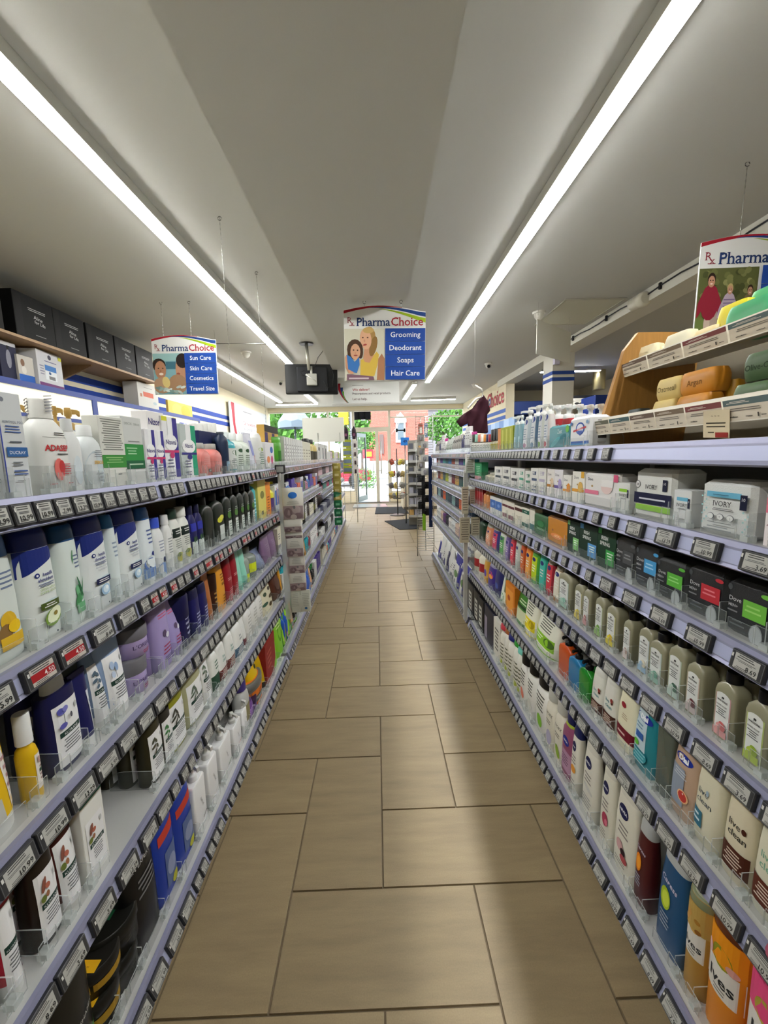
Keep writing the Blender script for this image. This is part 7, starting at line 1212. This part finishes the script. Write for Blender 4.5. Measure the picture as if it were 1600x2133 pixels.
for (xl, yt_, xr, yb_2) in ((828, 882, 841, 895), (828, 898, 841, 916)):
    x0_, z1_ = sxz(xl, yt_); x1_, z0_ = sxz(xr, yb_2); w = B(); w.box(x0_-.15, -.12, z0_-.2, x1_+.15, -.06, z1_+.2, 'dcd8d0'); f_ = w.obj('window', MATTE, root); w = B(); w.box(x0_, -.14, z0_, x1_, -.12, z1_, '5a6a78'); w.obj('pane', GLASS if False else M('dark_glass', .1, col='56646e'), f_)
x0_, z1_ = sxz(790, 905); x1_, z0_ = sxz(800, 945); w = B(); w.box(x0_, -.12, z0_, x1_, -.05, z1_, '6a5a58'); w.obj('window', MATTE, root)
b = B(); b.box(xa, -.2, -.1, xb_, 0, 1.1, 'd0ccc4'); b.obj('stone_base', MATTE, root)
root = empty('grey_building', (0, YS+4, 0), label='grey roofed building beyond the brick one', cat='building'); b = B(); b.box(xb_+.3, 0, -.1, xb_+9, 6, 5.4, 'a8aab0'); b.obj('wall', MATTE, root); b = B(); b.prism([(xb_, 5.4), (xb_+9.3, 5.4), (xb_+9.3, 7), (xb_+1, 7)], -.4, 6.3, '6a7482'); b.obj('roof', MATTE, root)
LEAF = M('leaves', .6, attr=True, spec=.3)
def tree(x, y, h, r, label, n=900, cols=('3f6a24', '4a762c', '34601e', '588a38'), trunk=True, zc=None, cat='tree'):
    root = empty(cat, (x, y, -.05), label=label, cat=cat); R = random.Random(int(x*10+y)); b = B()
    for i in range(n):
        while True:
            q = Vector((R.uniform(-1, 1), R.uniform(-1, 1), R.uniform(-1, 1)))
            if .25 < q.length < 1: break
        c = Vector((q.x*r, q.y*r, (zc or h-r*.9)+q.z*r*.95)); s = r*.11; n_ = Vector((R.uniform(-1, 1), R.uniform(-1, 1), R.uniform(-.2, 1))).normalized(); a = n_.orthogonal().normalized()*s; d = n_.cross(a)
        b.quad([c-a, c-d*.6, c+a, c+d*.6], R.choice(cols))
    tag(b.obj('foliage', LEAF, root), kind='stuff')
    if trunk: b = B(); b.tube([(0, 0, 0), (.05, 0, h*.4), (-.05, .05, h*.75)], [r*.1, r*.08, r*.04], '5a4a3a', 8); b.obj('trunk', MATTE, root)
for x_, y_, h_, r_, l_ in ((722, 26, 5.2, 1.6, 'leafy street tree beside the signal post'), (752, 31.0, 3.9, 1.2, 'small street tree seen through the open door'), (600, 22, 4.5, 1.6, 'street tree behind the grey umbrella'), (560, 27, 6, 2.2, 'street tree at the window frame edge'), (925, 29.5, 4.6, 1.3, 'light green street tree before the grey building'), (972, 32, 5.5, 1.5, 'street tree half hidden by the maroon shirt')): tree(on(1, y_, x_, 900).x, y_, h_, r_, l_)
p = on(2, 0, 773, 985); tree(p.x, 19.5, 1.0, .55, 'low green bush by the far kerb', 260, trunk=False, zc=.45, cat='bush')
BLACKM = M('matt_black', .95, attr=True, spec=.03)
p = on(1, 20, 733, 870); root = empty('traffic_signal', (p.x, 20, 0), label='signal post with yellow box and black hooded lamps outside', cat='signal')
b = B(); b.tube([(0, 0, -.1), (0, 0, 4.4)], .12, '5a5e62', 12); b.obj('post', METAL, root)
q = on(1, 20, 706, 885); q1 = on(1, 20, 725, 848); b = B(); b.box(q.x-p.x, -.1, q.z, q1.x-p.x, .1, q1.z, 'e0a420', ch=.03); b.box((q1.x-p.x), -.02, q.z+.2, 0, .02, q.z+.3, '5a5e62'); b.obj('yellow_box', PLASTIC, root)
for k, xx in enumerate((742, 754, 766)):
    q = on(1, 20, xx, 865); b = B(); b.loft([(-.2, .15, .22, 2.4), (.22, .15, .22, 2.4)], '060607', 14, cx=q.x-p.x, cy=-.05); b.v = [(x, y, z+q.z) for x, y, z in b.v]; b.obj('hooded_lamp', BLACKM, root)
q, q1 = on(1, 20, 735, 866), on(1, 20, 772, 866); b = B(); b.box(q.x-p.x-.05, -.06, q.z-.07, q1.x-p.x, .06, q.z+.07, '16161a'); b.obj('lamp_bar', BLACKM, root)
p = on(1, 15.2, 614, 880); root = empty('patio_umbrella', (p.x, 15.2, 0), label='slate grey patio umbrella outside the shop window', cat='umbrella'); b = B(); zt2 = on(1, 15.2, 614, 846).z; zb2 = on(1, 15.2, 614, 880).z; n = 8; Rr = on(1, 15.2, 641, 880).x-p.x+.15
i = len(b.v); b.v.append((0, 0, zt2+.25))
for k in range(n*2): t = math.pi*k/n; rr = Rr*(1 if k % 2 == 0 else .93); b.v.append((rr*math.cos(t), rr*math.sin(t), zb2-(.0 if k % 2 == 0 else -.06)))
for k in range(n*2): t = math.pi*k/n; rr = Rr*(1 if k % 2 == 0 else .93); b.v.append((rr*math.cos(t), rr*math.sin(t), zb2-.2))
for k in range(n*2): b.face((0, 1+k, 1+(k+1) % (2*n)), '6a7680'); b.face((1+k, 17+k, 17+(k+1) % 16, 1+(k+1) % 16), '5f6b76')
b.obj('canopy', M('canvas', .8, attr=True), root); b = B(); b.tube([(0, 0, -.1), (0, 0, zt2)], .03, '4a4e52', 8); b.obj('pole', METAL, root)
p = on(1, 27, 758, 948); root = empty('parked_car', (p.x-3.7, 22.0, -.13), label='pinkish red car parked across the street behind the open door', cat='car')
b = B(); b.prism([(0, .3), (4.2, .3), (4.2, .8), (3.4, .95), (2.9, 1.4), (1.1, 1.42), (.5, .95), (0, .85)], 0, 1.7, '8e2c3c'); b.obj('body', PLASTIC, root); b = B(); b.prism([(.75, .98), (3.2, .98), (2.8, 1.34), (1.2, 1.36)], -.01, .01, '2a3038'); b.obj('side_window', PLASTIC, root)
for x in (.85, 3.3): b = B(); b.loft([(-.1, .32, .32, 2), (.1, .32, .32, 2)], '1c1c1e', 20); b.obj('wheel', PLASTIC, root, (x, .08, .32), (math.pi/2, 0, 0))
p, q = on(1, 14.6, 756, 955), on(1, 14.6, 777, 936); root = empty('street_banner', (p.x, 14.6, 0), label='red and white banner low outside the door', cat='banner'); b = B(); b.box(0, 0, p.z, q.x-p.x, .02, q.z, 'c83a48'); b.box(.1, -.004, p.z+.06, q.x-p.x-.05, 0, q.z-.08, 'd8b040'); b.obj('cloth', CARD, root); b = B(); b.box(0, 0.005, -.02, .02, .02, p.z, '8a8a88'); b.box(q.x-p.x-.02, .005, -.02, q.x-p.x, .02, p.z, '8a8a88'); b.obj('post', METAL, root)
# ---------------------------------------------------------------- labels: every thing singled out by look, rank among its twins and shelf
ORD = ('first', 'second', 'third', 'fourth', 'fifth', 'sixth', 'seventh', 'eighth', 'ninth', 'tenth', 'eleventh', 'twelfth', 'thirteenth', 'fourteenth', 'fifteenth', 'sixteenth', 'seventeenth', 'eighteenth', 'nineteenth', 'twentieth') + tuple('number %d' % k for k in range(21, 99))
by = {}
for it in PLACED: by.setdefault((it[1], it[2]), []).append(it)
cnt = {}
for it in PLACED: cnt[(it[4], it[2])] = cnt.get((it[4], it[2]), 0)+1
for (desc, rn), its in by.items():
    its.sort(key=lambda t: t[3])
    for k, it in enumerate(its):
        o = it[0]; d = desc + (', on the ' + rn if len(its) == 1 else ', %s from near end, %s' % (ORD[k], rn))
        if len(d.replace(',', '').split()) > 16: d = d.replace(', on the ', ', ').replace(' from near end', ' along')
        w = d.split()
        if len(w) > 16: d = d.replace('bottle with', 'with'); 
        o['label'] = d
        if cnt[(it[4], it[2])] > 1: o['group'] = it[4].replace('_', ' ') + 's on the ' + rn
